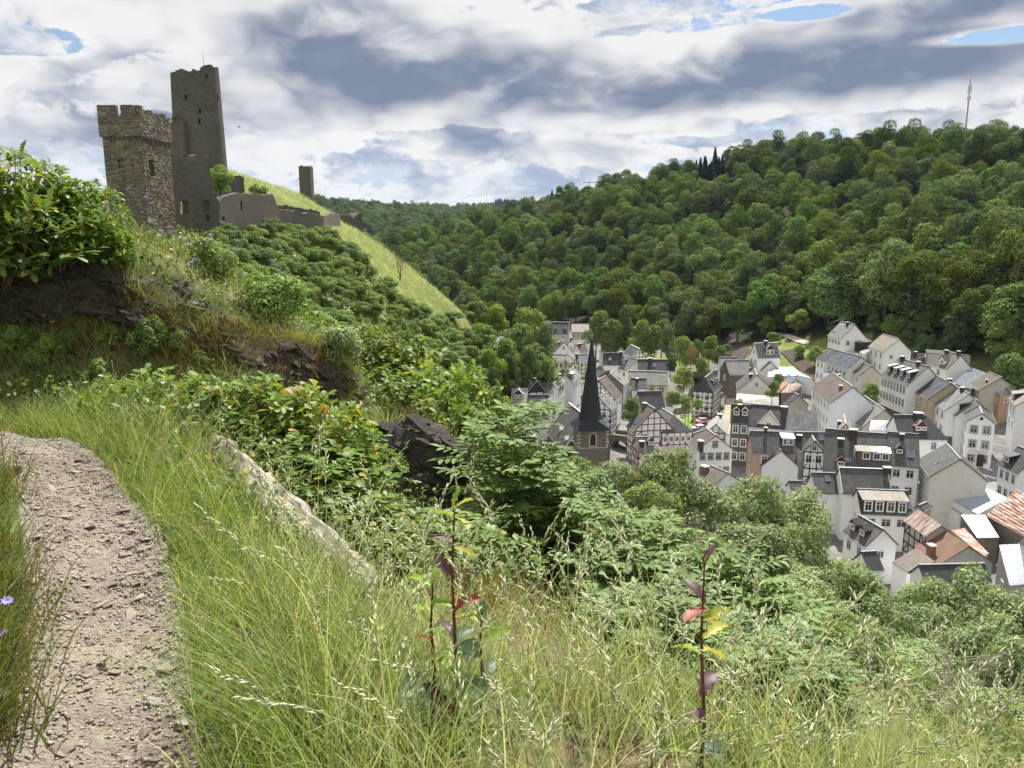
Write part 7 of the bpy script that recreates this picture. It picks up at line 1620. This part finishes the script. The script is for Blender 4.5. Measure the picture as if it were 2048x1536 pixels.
def logs():
    m, N = newmat('log_wood'); uv = N.n('ShaderNodeTexCoord').outputs['UV']; n1 = N.noise(N.v('MULTIPLY', uv, (1.4, 10, 1)), 1.6, 7, .72); n2 = N.noise(uv, 3, 5, .6)
    col = N.mix(N.ramp(n1, .40, .60), (.085, .068, .052, 1), (.55, .49, .41, 1)); col = N.mix(N.ramp(n2, .5, .7, 0, .6), col, (.33, .30, .27, 1))
    b = N.n('ShaderNodeBsdfPrincipled', ins={'Base Color': col, 'Roughness': .85}); bp = N.n('ShaderNodeBump', ins={'Strength': 1.0, 'Height': n1}); bp.inputs['Distance'].default_value = .03; N.put(b.inputs['Normal'], bp); N.put(N.n('ShaderNodeOutputMaterial').inputs[0], b)
    r = np.random.default_rng(6)
    def log(label, px, rads, lift, n=16):
        pts = []
        for a, b_, Y in px: q = at(a, b_, Y); pts.append(Vector((q[0], q[1], max(q[2], h1(q[0], q[1])+.09))))
        dense = []; rd = []
        for i in range(len(pts)-1):
            for k in range(8): dense.append(pts[i].lerp(pts[i+1], k/8)+Vector((r.normal(0, .012), 0, r.normal(0, .010)))); rd.append(rads[i]+(rads[i+1]-rads[i])*k/8)
        dense.append(pts[-1]); rd.append(rads[-1]); o0 = dense[0].copy(); t = thing('fallen_log', label, 'log', tuple(o0)); mb = MB(); rings = []; off = r.random(n)
        for i, p in enumerate(dense):
            d = (dense[min(i+1, len(dense)-1)]-dense[max(i-1, 0)]).normalized(); a = d.cross(Vector((0, 0, 1))).normalized(); b_ = d.cross(a)
            rings.append([p-o0+(a*math.cos(6.2832*k/n)+b_*math.sin(6.2832*k/n))*rd[i]*(1+.13*math.sin(k*2.1+i*.12)+.10*math.sin(k*5.3+off[k]*6+i*.05)+.05*math.sin(i*.9)) for k in range(n)])
        L = 0
        for i in range(len(rings)-1):
            d = (dense[i+1]-dense[i]).length
            for k in range(n): mb.face([rings[i][k], rings[i][(k+1) % n], rings[i+1][(k+1) % n], rings[i+1][k]], 0, [(L, k/n), (L, (k+1)/n), (L+d, (k+1)/n), (L+d, k/n)])
            L += d
        mb.face(rings[0]); mb.face(rings[-1][::-1]); me = mb.mesh('trunk', m); weld(me); [setattr(p, 'use_smooth', True) for p in me.polygons]; link('trunk', me, t)
        for f, l in ((.3, .14), (.62, .10)):
            i = int(f*len(dense)); p = dense[i]-o0; sb = MB(); sb.tube([p, p+Vector((-.06, -.05, l))], [.03, .018], 7); sb.build('branch_stub', m, t)
    def gl(px, py, up): g = ground_at(px, py, 2.0); return g
    log('weathered grey fallen log lying down the slope beside the path', [(428, 885, 6.1), (452, 912, 5.95), (486, 950, 5.75), (538, 1000, 5.4), (600, 1052, 5.1), (680, 1128, 4.7), (750, 1190, 4.45)], [.045, .085, .105, .125, .12, .11, .085], 0)
    log('thinner half rotted branch under the weathered log', [(520, 1030, 5.3), (580, 1085, 5.0), (650, 1130, 4.75), (720, 1180, 4.5)], [.05, .06, .055, .04], 0)
    for lb, px, py, s in (('pale flat stone beside the log', 640, 1140, .10), ('small pale stone near the log end', 610, 1110, .07), ('dark stone lying at the left path edge', 12, 948, .11)):
        g = ground_at(px, py, 2); bm = bmesh.new(); [bm.verts.new(tuple(v)) for v in rdir(18, r)*np.array([1, .8, .5])]; bmesh.ops.convex_hull(bm, input=bm.verts); me = bpy.data.meshes.new('stone'); bm.to_mesh(me); bm.free(); me.materials.append(MATS['chip_1' if 'pale' in lb else 'slate_rock'])
        o = link('stone', me, None, (g[0], g[1], g[2]+s*.2)); o.scale = (s, s, s); tag(o, lb, 'stone')
logs()
# ------------------------------------------------------------------ near bushes, saplings and single plants
def oak_proto(seed, h, rad, shoots, mat, leaf=(.09, .15), per=7):
    r = np.random.default_rng(seed); mb = MB(); P = []; D = []
    for i in range(shoots):
        d = rdir(1, r)[0]; d[2] = abs(d[2])*.9+.1; k = .35+.65*r.random()**.5; tip = np.array([d[0]*rad*k, d[1]*rad*k, .08+d[2]*h*k])
        base = np.array([r.normal(0, .06)*rad, r.normal(0, .06)*rad, -.05]); midp = (base+tip)/2+np.array([0, 0, .1*h])
        if i % 2 == 0: mb.tube([base, midp, tip], [.012*h, .007*h, .003], 5, cap=False)
        ax = tip-midp; ax /= np.linalg.norm(ax)
        for q in range(per):
            a = q*2.4+r.random()*.6; e = np.array([math.cos(a), math.sin(a), 0]); e = e-ax*(e@ax); e /= np.linalg.norm(e); dd = e*.9+ax*.5+np.array([0, 0, r.normal(.0, .22)])
            P.append(tip-ax*.035*q*r.random()+rdir(1, r)[0]*.01); D.append(dd)
    P = np.array(P); D = np.array(D); V, F = stamp(*OAK, P, frames(D, r, np.tile([0, -.15, 1.0], (len(P), 1))+.35*rdir(len(P), r)), r.uniform(leaf[0], leaf[1], len(P)))
    return dict(crown=mesh_np('leaves', V, F, [MATS[mat]]), trunk=mb.mesh('stems', [MATS['twig']]), h=h, rad=rad)
OAKS = [oak_proto(1, 1.0, .75, 130, 'leaf_oak'), oak_proto(2, .8, .8, 120, 'leaf_oak'), oak_proto(3, .7, .7, 110, 'leaf_oak_turn'), oak_proto(4, 1.3, .7, 150, 'leaf_oak', (.11, .17))]
def bush(p, px, py, s, name, label, cat='bush', group=None, Y=None, sz=None, mat=None, drop=.03):
    g = ground_at(px, py, 2.0) if Y is None else (lambda q: (q[0], q[1], h1(q[0], q[1])))(at(px, py, Y))
    t = thing(name, label, cat, (g[0], g[1], g[2]-drop), rng.random()*6.28, group); t.scale = (s, s, sz or s); link('stems', p['trunk'], t); c = link('leaves', p['crown'], t); return t
def oak_at(px, ptop, Y, k, label, s=None, group=None):
    """an oak bush Y metres ahead whose top shows at ptop"""
    q = at(px, ptop, Y); g = h1(q[0], q[1]); hgt = max(.35, q[2]-g); p = OAKS[k]; sz = hgt/(p['h']*1.05); t = thing('oak_bush', label, 'bush', (q[0], q[1], g-.03), rng.random()*6.28, group); w = s or sz; t.scale = (w, w, sz); link('stems', p['trunk'], t); link('leaves', p['crown'], t)
for px, tp, Y, k, s, lb in ((35, 300, 9.4, 0, .95, 'big bright oak bush on the left bank against the sky'), (105, 318, 9.6, 3, .8, 'oak bush left of the square tower'), (175, 355, 9.5, 0, .6, 'oak bush touching the foot of the square tower'), (-30, 285, 9.0, 1, 1.2, 'oak bush cut by the left edge'), (200, 425, 9.2, 1, .5, 'low oak twig under the square tower'), (90, 385, 9.1, 1, 1.1, 'shaded lower oak bush above the left ledge'), (-10, 380, 9.0, 0, 1.0, 'shaded oak bush above the left ledge at the edge'), (160, 410, 9.2, 0, .7, 'dark oak foliage low beside the tower foot'),
    (330, 730, 6.9, 1, .75, 'pale green oak scrub at the far edge of the grass strip'), (400, 760, 6.8, 2, .8, 'oak scrub with turning leaves left of the dark rock'), (250, 745, 7.2, 1, .6, 'small oak sprout beside the upper path'), (480, 745, 6.9, 1, .85, 'oak scrub in front of the dark rib'), (560, 760, 6.8, 2, .85, 'oak scrub with orange young leaves'), (640, 790, 6.7, 2, .8, 'reddish tipped oak bush before the slate block'), (690, 850, 6.6, 0, .7, 'green oak bush left of the slate block'), (560, 860, 6.3, 0, .75, 'oak bush above the upper end of the log'), (620, 900, 6.1, 0, .9, 'dark green oak bush above the log'), (680, 1000, 5.6, 0, .75, 'shaded oak leaves just behind the log'), (790, 1060, 5.6, 1, .6, 'oak leaves below the slate block'), (860, 1060, 5.8, 0, .8, 'oak bush right of the log end'), (760, 1090, 5.2, 1, .6, 'low oak leaves touching the log'), (950, 1080, 6.3, 1, .8, 'oak leaves in the hollow below the slate block'),
    (700, 640, 11.5, 0, 1.1, 'oak bush behind the upper rib'), (770, 620, 12, 3, 1.0, 'tall oak shoot behind the rib'), (850, 660, 12, 3, 1.2, 'tall oak bush in the middle behind the rock'), (910, 720, 11, 0, 1.1, 'oak bush in front of the wooded slope'), (960, 735, 11, 3, 1.0, 'oak shoot with upright tip left of the village'), (640, 640, 12, 1, 1.2, 'pale oak bush right behind the mossy lip'), (780, 730, 10.5, 0, 1.0, 'oak bush above the rust grass'), (900, 800, 10, 1, 1.0, 'low oak bush beside the rust grass'), (560, 600, 13, 1, 1.2, 'oak bush on the slope behind the rib'), (480, 560, 14, 2, 1.1, 'yellowish oak bush behind the mossy lip'), (400, 490, 13, 2, .9, 'yellow leaved oak sprout in front of the palace wall'), (970, 850, 9.5, 1, .9, 'oak bush right of the slate block')):
    oak_at(px, tp, Y, k, lb, s)

def ash_proto(seed, h, n, leaf=.32, mat='leaf_sapling'):
    """a sapling with feathered leaves"""
    r = np.random.default_rng(seed); mb = MB(); LP = []; LD = []; LU = []; stem = [Vector((0, 0, 0))]; lean = r.normal(0, .06, 2)
    for i in range(1, 9): stem.append(Vector((lean[0]*i*.1*h+r.normal(0, .01), lean[1]*i*.1*h+r.normal(0, .01), h*i/8.5)))
    mb.tube(stem, [.012*h*(1-i/9.5) for i in range(9)], 6)
    tips = [(Vector(stem[-1]), Vector((0, 0, 1)))]
    for i in range(n):
        f = .28+.7*i/n; z = f*h; a = i*2.4; b = Vector((lean[0]*f*.8*h, lean[1]*f*.8*h, z)); d = Vector((math.cos(a), math.sin(a), .8)).normalized(); L = h*(.42-.25*f)*r.uniform(.7, 1.2); e = b+d*L; mb.tube([b, b.lerp(e, .5)+Vector((0, 0, .02)), e], [.006*h, .004*h, .002*h], 4, cap=False); tips.append((e, d)); tips.append((b.lerp(e, .55), d))
    for e, d in tips:
        for q in range(6):
            a = q*2.4+r.random(); side = Vector((math.cos(a), math.sin(a), r.uniform(-.1, .45))).normalized(); ax = (side+d*.45).normalized(); L = leaf*r.uniform(.7, 1.15); up = Vector((0, 0, 1)); sd = ax.cross(up).normalized()
            for k in range(4):
                c = e+ax*L*(.3+.2*k)-Vector((0, 0, .10*L*((.3+.2*k)**2)))
                for s in (-1, 1): LP.append(c); LD.append(ax*.55+sd*s*.85-up*.12); LU.append(up)
            LP.append(e+ax*L*1.0-Vector((0, 0, .1*L))); LD.append(ax-up*.1); LU.append(up)
            mb.tube([e, e+ax*L*.95], [.0022, .001], 3, cap=False)
    P = np.array([tuple(p) for p in LP]); D = np.array([tuple(p) for p in LD]); V, F = stamp(LANCE[0]*np.array([1, 1.15, 1]), LANCE[1], P, frames(D, r, np.array([tuple(p) for p in LU])+.3*rdir(len(P), r)), r.uniform(.30, .40, len(P))*leaf)
    return dict(crown=mesh_np('leaves', V, F, [MATS[mat]]), trunk=mb.mesh('stems', [MATS['twig']]), h=h, rad=.5*h)
ASH = [ash_proto(21, 1.5, 9), ash_proto(22, 1.2, 10), ash_proto(23, 1.0, 9, .30)]
def ash_at(px, ptop, Y, k, label, s=None):
    q = at(px, ptop, Y); g = h1(q[0], q[1]); p = ASH[k]; sz = max(.3, (q[2]-g)/(p['h']*1.08)); t = thing('ash_sapling', label, 'sapling', (q[0], q[1], g-.03), rng.random()*6.28); t.scale = (s or sz, s or sz, sz); link('stems', p['trunk'], t); link('leaves', p['crown'], t)
for px, tp, Y, k, lb, s in ((1010, 815, 7.4, 0, 'tall ash sapling standing in front of the village edge', 1.15), (1060, 900, 7.2, 1, 'bright ash sapling right of the tall one', .9), (1255, 1000, 6.9, 0, 'ash sapling in front of the near shrubs in the centre', 1.0), (1330, 1060, 7.2, 1, 'feathery ash sapling right of the centre sapling', 1.0), (1200, 1100, 6.4, 1, 'ash sapling low beside the small slate step', .95), (1440, 1110, 6.4, 1, 'ash sapling behind the right red leaved plant', 1.0), (1540, 1170, 6.0, 1, 'spreading ash sapling right of the red leaved plant', 1.1), (1350, 1190, 5.6, 2, 'low ash foliage in front of the hollow', 1.0), (1480, 1250, 5.3, 2, 'ash foliage low at the right of the grass', 1.05), (1250, 1210, 5.5, 2, 'shaded ash foliage above the foreground grass', 1.0), (1120, 980, 7.4, 2, 'ash shoots behind the small slate step', 1.0), (1000, 1000, 7.0, 2, 'dark leaved ash shoots beside the slate block', 1.0), (1600, 1290, 5.2, 2, 'ash leaves at the edge of the thicket on the right', 1.0)):
    ash_at(px, tp, Y, k, lb, s)

# shrubs of the middle distance
NEAR = [make_tree('near', 400+i, h, rd, m, per, lf, n, .0, (.26, .44), .85, 'twig') for i, (h, rd, m, per, lf, n) in enumerate([(1.8, 1.1, 'leaf_near', 900, .125, 22), (1.5, 1.2, 'leaf_near', 900, .12, 22), (2.2, 1.1, 'leaf_slope', 850, .13, 24)])]
SLOPE = [make_tree('slope', 420+i, h, rd, m, per, lf, n, .05, (.22, .38), .8, 'twig') for i, (h, rd, m, per, lf, n) in enumerate([(6.0, 3.2, 'leaf_slope', 340, .21, 34), (5.2, 3.0, 'leaf_slope', 360, .20, 32), (4.4, 2.6, 'leaf_near', 400, .19, 30)])]
def near_shrubs():
    r = np.random.default_rng(91); pts = []; n = 0
    for k in range(3000):
        px = r.uniform(430, 1750); lo = np.interp(px, [430, 600, 800, 950, 1050, 1200, 1300, 1500, 1750], [520, 590, 690, 790, 900, 930, 960, 1060, 1240]); hi = np.interp(px, [430, 600, 800, 950, 1100, 1300, 1500, 1750], [600, 660, 800, 930, 1060, 1130, 1230, 1340])
        py = r.uniform(lo, hi); g = ground_at(px, py+30, 9.5)
        if g is None or g[1] > 34 or g[1] < 9.5: continue
        sp = .55+g[1]*.035
        if any((g[0]-a)**2+(g[1]-b)**2 < sp*sp for a, b in pts): continue
        pts.append((g[0], g[1])); n += 1
        if n > 150: break
        p = NEAR[r.choice(3, p=[.4, .35, .25])]; s = r.uniform(.4, .75)*np.interp(g[1], [9, 16, 32], [.5, .8, 1.15])
        zone = 'behind the rock rib' if px < 700 else ('behind the slate block' if px < 900 else ('before the church tower' if px < 1200 else ('below the niche house' if px < 1400 else ('below the plain white gable' if px < 1550 else 'below the red dormer house')))); tone = 'grey-green' if p is NEAR[2] else ('low spreading' if p is NEAR[1] else 'bushy green'); row = 'close' if g[1] < 14 else ('farther' if g[1] < 22 else 'farthest'); sz_ = 'small' if s < .45 else ('middling' if s < .62 else 'wide')
        put_tree(p, (g[0], g[1], g[2]-.1), s, name='slope_shrub', label=f'{sz_} {tone} shrub in the {row} scrub {zone}', cat='shrub', group=f'{tone} scrub {zone}')
    print('near shrubs', n)
near_shrubs()
def bank_weeds():
    r = np.random.default_rng(58)
    for i in range(20):
        px = r.uniform(-20, 430); py = r.uniform(690, 810); g = ground_at(px, py, 6.0)
        if g is None or path_dist(np.array([g[0]]), np.array([g[1]]))[0] < .3: continue
        p = NEAR[(0, 1, 0)[i % 3]]; s = r.uniform(.10, .18); zone = 'at the left edge' if px < 100 else ('in the middle' if px < 260 else 'at the right end'); tall = 'tall' if s > .155 else ('middling' if s > .125 else 'low')
        put_tree(p, (g[0], g[1], g[2]-.05), s, sz=s*r.uniform(.9, 1.5), name='weed_clump', label=f"{tall} {('leafy', 'spreading', 'leafy')[i % 3]} weed clump {zone} of the bank under the rock rib", cat='weed', group=f'weed clumps {zone} of the bank')
bank_weeds()
for px, tp, Y, w, k, lb in ((1150, 915, 46, 120, 2, 'leafy tree crown under the church tower'), (1240, 930, 44, 130, 1, 'leafy crown right of the church tower foot'), (1340, 910, 44, 150, 1, 'light green tree crown below the niche house'), (1300, 965, 36, 130, 2, 'rounded green crown in front of the timber shed'), (1430, 970, 42, 150, 0, 'leafy ash crown below the low bluish gable'), (1520, 965, 46, 150, 1, 'ash crown below the plain white gable'), (1590, 985, 50, 140, 0, 'big ash crown below the lichen spotted roof'), (1500, 1040, 38, 160, 0, 'spreading ash crown in the middle of the slope'), (1610, 1060, 44, 150, 1, 'ash crown left of the red dormer house'), (1590, 1130, 36, 150, 0, 'dense ash crown above the dark hollow'), (1690, 1110, 46, 150, 0, 'ash crown in front of the red dormer house'), (1720, 1150, 43, 130, 1, 'low ash crown beside the white nearest gable'),
    (1400, 1060, 34, 120, 2, 'shrubby crown above the grey dead twigs'), (1850, 1205, 56, 140, 0, 'ash crown in front of the nearest slate roof'), (1940, 1150, 62, 150, 1, 'ash crown before the grey metal shed'), (2030, 1180, 56, 160, 0, 'ash crown at the right edge under the metal roof'), (1960, 1240, 48, 170, 0, 'broad ash crown right of the dead tree'), (1830, 1290, 42, 150, 1, 'ash crown behind the dead tree'), (2040, 1290, 40, 160, 1, 'dense crown at the right edge'), (1900, 1360, 34, 170, 2, 'shaded crown at the lower right behind the grass'), (2020, 1400, 30, 170, 2, 'lowest crown at the right edge behind the grass'), (1770, 1250, 44, 110, 2, 'small crown beside the sunny garden path'), (1700, 1300, 36, 130, 2, 'rounded crown in the dark hollow'), (1780, 1390, 30, 140, 1, 'grey green crown below the dark hollow'), (1860, 1180, 66, 120, 1, 'crown touching the nearest white gable'), (1790, 1215, 52, 110, 0, 'crown left of the nearest white gable foot'), (1660, 1200, 38, 130, 0, 'crown over the dark hollow'), (1560, 1250, 26, 120, 2, 'low crown behind the spreading ash sapling'), (1460, 1180, 22, 110, 2, 'low crown behind the red leaved plant'), (1650, 1380, 20, 120, 2, 'shaded low crown right of the ash saplings'), (1760, 1480, 18, 130, 2, 'lowest shaded crown above the right hand grass')):
    tree_px(SLOPE[k], px, tp, Y, w*1.5, False, name='ash_tree', label=lb, cat='tree')

def branching(mb, r, p, d, L, rad, depth):
    q = p+d*L; m_ = p.lerp(q, .5)+Vector(r.normal(0, .05, 3))*L; mb.tube([p, m_, q], [rad, rad*.8, rad*.62], 5 if depth > 1 else 4, cap=False)
    if depth == 0: return
    for k in range(r.integers(2, 4)):
        v = Vector(r.normal(0, 1, 3)); v = (v-d*v.dot(d)).normalized(); branching(mb, r, q if k < 2 else m_, (d+v*r.uniform(.4, .95)+Vector((0, 0, .12))).normalized(), L*r.uniform(.55, .85), rad*.58, depth-1)
def dead_bush(px, pbase, Y, h, label, seed, mat='twig_dead', depth=5, rad=.05, lean=(0, 0)):
    q = at(px, pbase, Y); r = np.random.default_rng(seed); t = thing('dead_bush', label, 'bush', tuple(q)); mb = MB()
    for k in range(3): branching(mb, r, Vector((0, 0, 0)), Vector((r.normal(lean[0], .35), r.normal(lean[1], .25), 1)).normalized(), h*.3, rad, depth)
    mb.build('branches', MATS[mat], t)
dead_bush(1860, 1440, 16, 3.0, 'bare grey dead bush in front of the right hand crowns', 5)
dead_bush(1990, 1440, 14, 1.6, 'low bare twigs at the lower right edge', 6, depth=4, rad=.025)
dead_bush(1750, 1400, 15, 1.6, 'tangled bare twigs left of the dead bush', 7, depth=4, rad=.02)
dead_bush(1330, 1090, 16, 1.6, 'brown tangle of dead twigs in the centre of the slope', 8, 'twig', 5, .02)
dead_bush(1390, 1120, 15, 1.3, 'second brown tangle of dead twigs beside the first', 9, 'twig', 4, .018)
dead_bush(730, 1000, 7.6, .7, 'thin bare twigs in front of the slate block', 10, 'twig', 4, .008)
dead_bush(800, 560, 120, 6.0, 'leafless grey shrub on the grassy spur', 11, 'twig', 4, .09)

def lettuce(px, pbase, ptop, Y, label, leaves, seed):
    b = at(px, pbase, Y); tp_ = at(px+4, ptop, Y); g = h1(b[0], b[1]); base = Vector((b[0], b[1], g)); top = Vector(tp_)-base; r = np.random.default_rng(seed); t = thing('wild_lettuce', label, 'plant', tuple(base))
    k = [Vector((0, 0, -.03)), top*.35+Vector((.01, 0, 0)), top*.7+Vector((-.006, 0, 0)), top]; sb = MB(); sb.tube(k, [.007, .0065, .005, .0025], 7); sb.build('stem', MATS['stem_red'], t, smooth=True)
    for f, az, size, mat, el in leaves:
        az += r.normal(0, .5); el += r.normal(.25, .25); size *= r.uniform(.7, 1.0); rd = mat == 'lettuce_grey'
        bv = (ROUND[0] if rd else LETT[0])*np.array([1, r.uniform(.65, 1.0), r.uniform(.8, 2.0)]); bv = bv+np.array([0, 1, 0])*(.18*np.sin(bv[:, :1]*3+r.random()*6))*bv[:, :1]
        p = np.array([tuple(top*f)]); d = np.array([[math.cos(az)*math.cos(el), math.sin(az)*math.cos(el), math.sin(el)]]); V, F = stamp(bv, ROUND[1] if rd else LETT[1], p, frames(d, r, np.array([[r.normal(0, .6), r.normal(-.3, .5), .8]])), [size]); link('leaf', mesh_np('leaf', V, F, [MATS[mat]]), t)
W_, E_ = math.pi, 0.0
lettuce(905, 1500, 1010, 2.55, 'tall red stemmed wild lettuce with yellow and red leaves, centre', [(.99, 1.9, .09, 'lettuce_green', .9), (.98, 5.2, .09, 'lettuce_yellow', .6), (.94, 2.6, .10, 'lettuce_green', .5), (.95, .4, .10, 'lettuce_yellow', .4), (.86, 4.0, .10, 'lettuce_purple', .3), (.82, E_, .09, 'lettuce_yellow', .1), (.83, W_, .09, 'lettuce_purple', .2), (.70, W_+.3, .10, 'lettuce_purple', .5), (.70, .3, .10, 'lettuce_purple', .5), (.58, W_, .09, 'lettuce_green', .3), (.55, .2, .10, 'lettuce_red', .2), (.52, -.4, .10, 'lettuce_yellow', .1), (.44, W_+.4, .10, 'lettuce_purple', .5), (.40, .5, .11, 'lettuce_grey', .1), (.22, -.2, .14, 'lettuce_grey', .1), (.12, W_, .13, 'lettuce_purple', .0)], 1)
lettuce(862, 1420, 1165, 2.6, 'shorter wild lettuce with yellow-green leaves left of the tall one', [(.98, 1.2, .11, 'lettuce_green', 1.0), (.95, 2.4, .12, 'lettuce_green', .5), (.85, -.3, .11, 'lettuce_green', .2), (.80, W_, .11, 'lettuce_green', -.2), (.62, .1, .09, 'lettuce_green', .3), (.58, W_-.3, .06, 'lettuce_red', .2), (.45, .0, .16, 'lettuce_green', .1), (.42, 5.5, .13, 'lettuce_green', .3), (.28, W_, .13, 'lettuce_grey', .2), (.08, W_+.2, .17, 'lettuce_grey', .3)], 2)
lettuce(960, 1380, 1225, 2.7, 'small wild lettuce with bright green leaves right of the tall one', [(.98, 1.0, .10, 'lettuce_yellow', .9), (.9, 2.8, .10, 'lettuce_grey', .4), (.75, -.1, .13, 'lettuce_green', .1), (.6, W_, .12, 'lettuce_grey', .1), (.4, .3, .11, 'lettuce_grey', .1), (.15, W_-.5, .16, 'lettuce_grey', .2)], 3)
lettuce(1405, 1480, 1130, 2.45, 'wild lettuce with a large purple leaf on the right', [(.99, 1.6, .08, 'lettuce_purple', 1.0), (.95, 2.3, .10, 'lettuce_yellow', .8), (.84, 2.9, .13, 'lettuce_purple', .45), (.82, 3.3, .12, 'lettuce_red', .55), (.78, .1, .11, 'lettuce_yellow', .3), (.70, .0, .14, 'lettuce_yellow', -.05), (.64, -.3, .10, 'lettuce_yellow', -.1), (.62, W_, .11, 'lettuce_green', .0), (.45, .3, .12, 'lettuce_purple', .4), (.40, W_, .11, 'lettuce_purple', .2), (.25, .2, .12, 'lettuce_grey', .2), (.2, W_+.3, .13, 'lettuce_green', .1)], 4)

def flowers():
    r = np.random.default_rng(44); mb = MB(); V, F = stamp(LANCE[0]*np.array([1, 1.4, 1]), LANCE[1], np.zeros((16, 3)), frames(np.array([[math.cos(i*.785+.2*(i > 7)), math.sin(i*.785+.2*(i > 7)), .25+.35*(i > 7)] for i in range(16)]), r), np.full(16, .022)); head = {'violet': mesh_np('flower_head', V, F, [MATS['petal_violet']]), 'yellow': mesh_np('flower_head', V, F, [MATS['petal_yellow']])}
    def fl(px, py, Y, kind, label, group, s=1.0):
        q = at(px, py, Y); g = h1(q[0], q[1]); hgt = max(.12, q[2]-g); t = thing('wild_flower', label, 'flower', (q[0], q[1], g), 0, group); sb = MB(); sb.tube([(0, 0, -.03), (r.normal(0, .02), r.normal(0, .02), hgt*.6), (0, 0, hgt)], [.0025, .002, .0016], 4); sb.build('stem', MATS['stem_green'], t)
        hd = link('flower_head', head[kind], t, (0, 0, hgt)); hd.scale = (s, s, s); hd.rotation_euler = (r.normal(.5, .3), r.normal(0, .3), r.random()*6)
    for px, py in ((258, 378), (292, 395), (285, 425), (300, 440), (310, 442), (322, 462), (318, 468), (342, 465), (252, 475), (288, 486), (422, 470), (320, 500), (362, 478), (350, 500), (390, 520), (470, 505), (445, 520), (456, 528), (485, 553), (545, 523), (395, 552), (392, 566), (390, 648), (620, 620), (660, 600), (340, 455), (378, 490)):
        fl(px, py, r.uniform(9.6, 11.2), 'violet', 'pale violet scabious flower among the grasses behind the rock rib', 'scabious flowers behind the rib', 1.5)
    fl(14, 1203, 2.6, 'violet', 'violet bellflower at the left picture edge', None, 1.0); fl(8, 1268, 2.45, 'violet', 'lower violet bellflower at the left picture edge', None, .9)
    for px, py in ((285, 515), (295, 510), (275, 520), (88, 632), (105, 645), (258, 815), (1085, 930), (1110, 950)): fl(px, py, 9.8 if px < 300 and py < 600 else (8.4 if px < 200 else 8.0), 'yellow', 'small yellow flower in the scrub', 'yellow flowers in the scrub', 1.3)
flowers()
# ------------------------------------------------------------------ the air over the valley
def haze():
    m = bpy.data.materials.new('haze'); m.use_nodes = True; N = NT(m.node_tree)
    v = N.n('ShaderNodeVolumePrincipled'); v.inputs['Color'].default_value = (.58, .76, 1.0, 1); v.inputs['Density'].default_value = HAZE; v.inputs['Anisotropy'].default_value = .2
    o = N.n('ShaderNodeOutputMaterial'); m.node_tree.links.new(v.outputs[0], o.inputs['Volume'])
    zs = [q for q in (ground.data.vertices[i].co.z for i in range(0, len(ground.data.vertices), 7))]
    lo, hi = min(zs)-3, max(max(zs), 120)+40; mb = MB(); mb.box((0, 0, (lo+hi)/2), (31000, 31000, hi-lo)); me = mb.mesh('haze', m); weld(me)
    h = link('haze', me); tag(h, 'thin blue haze over the valley and the far ridges', 'haze', kind='stuff')
HAZE = 3.2e-5
haze()
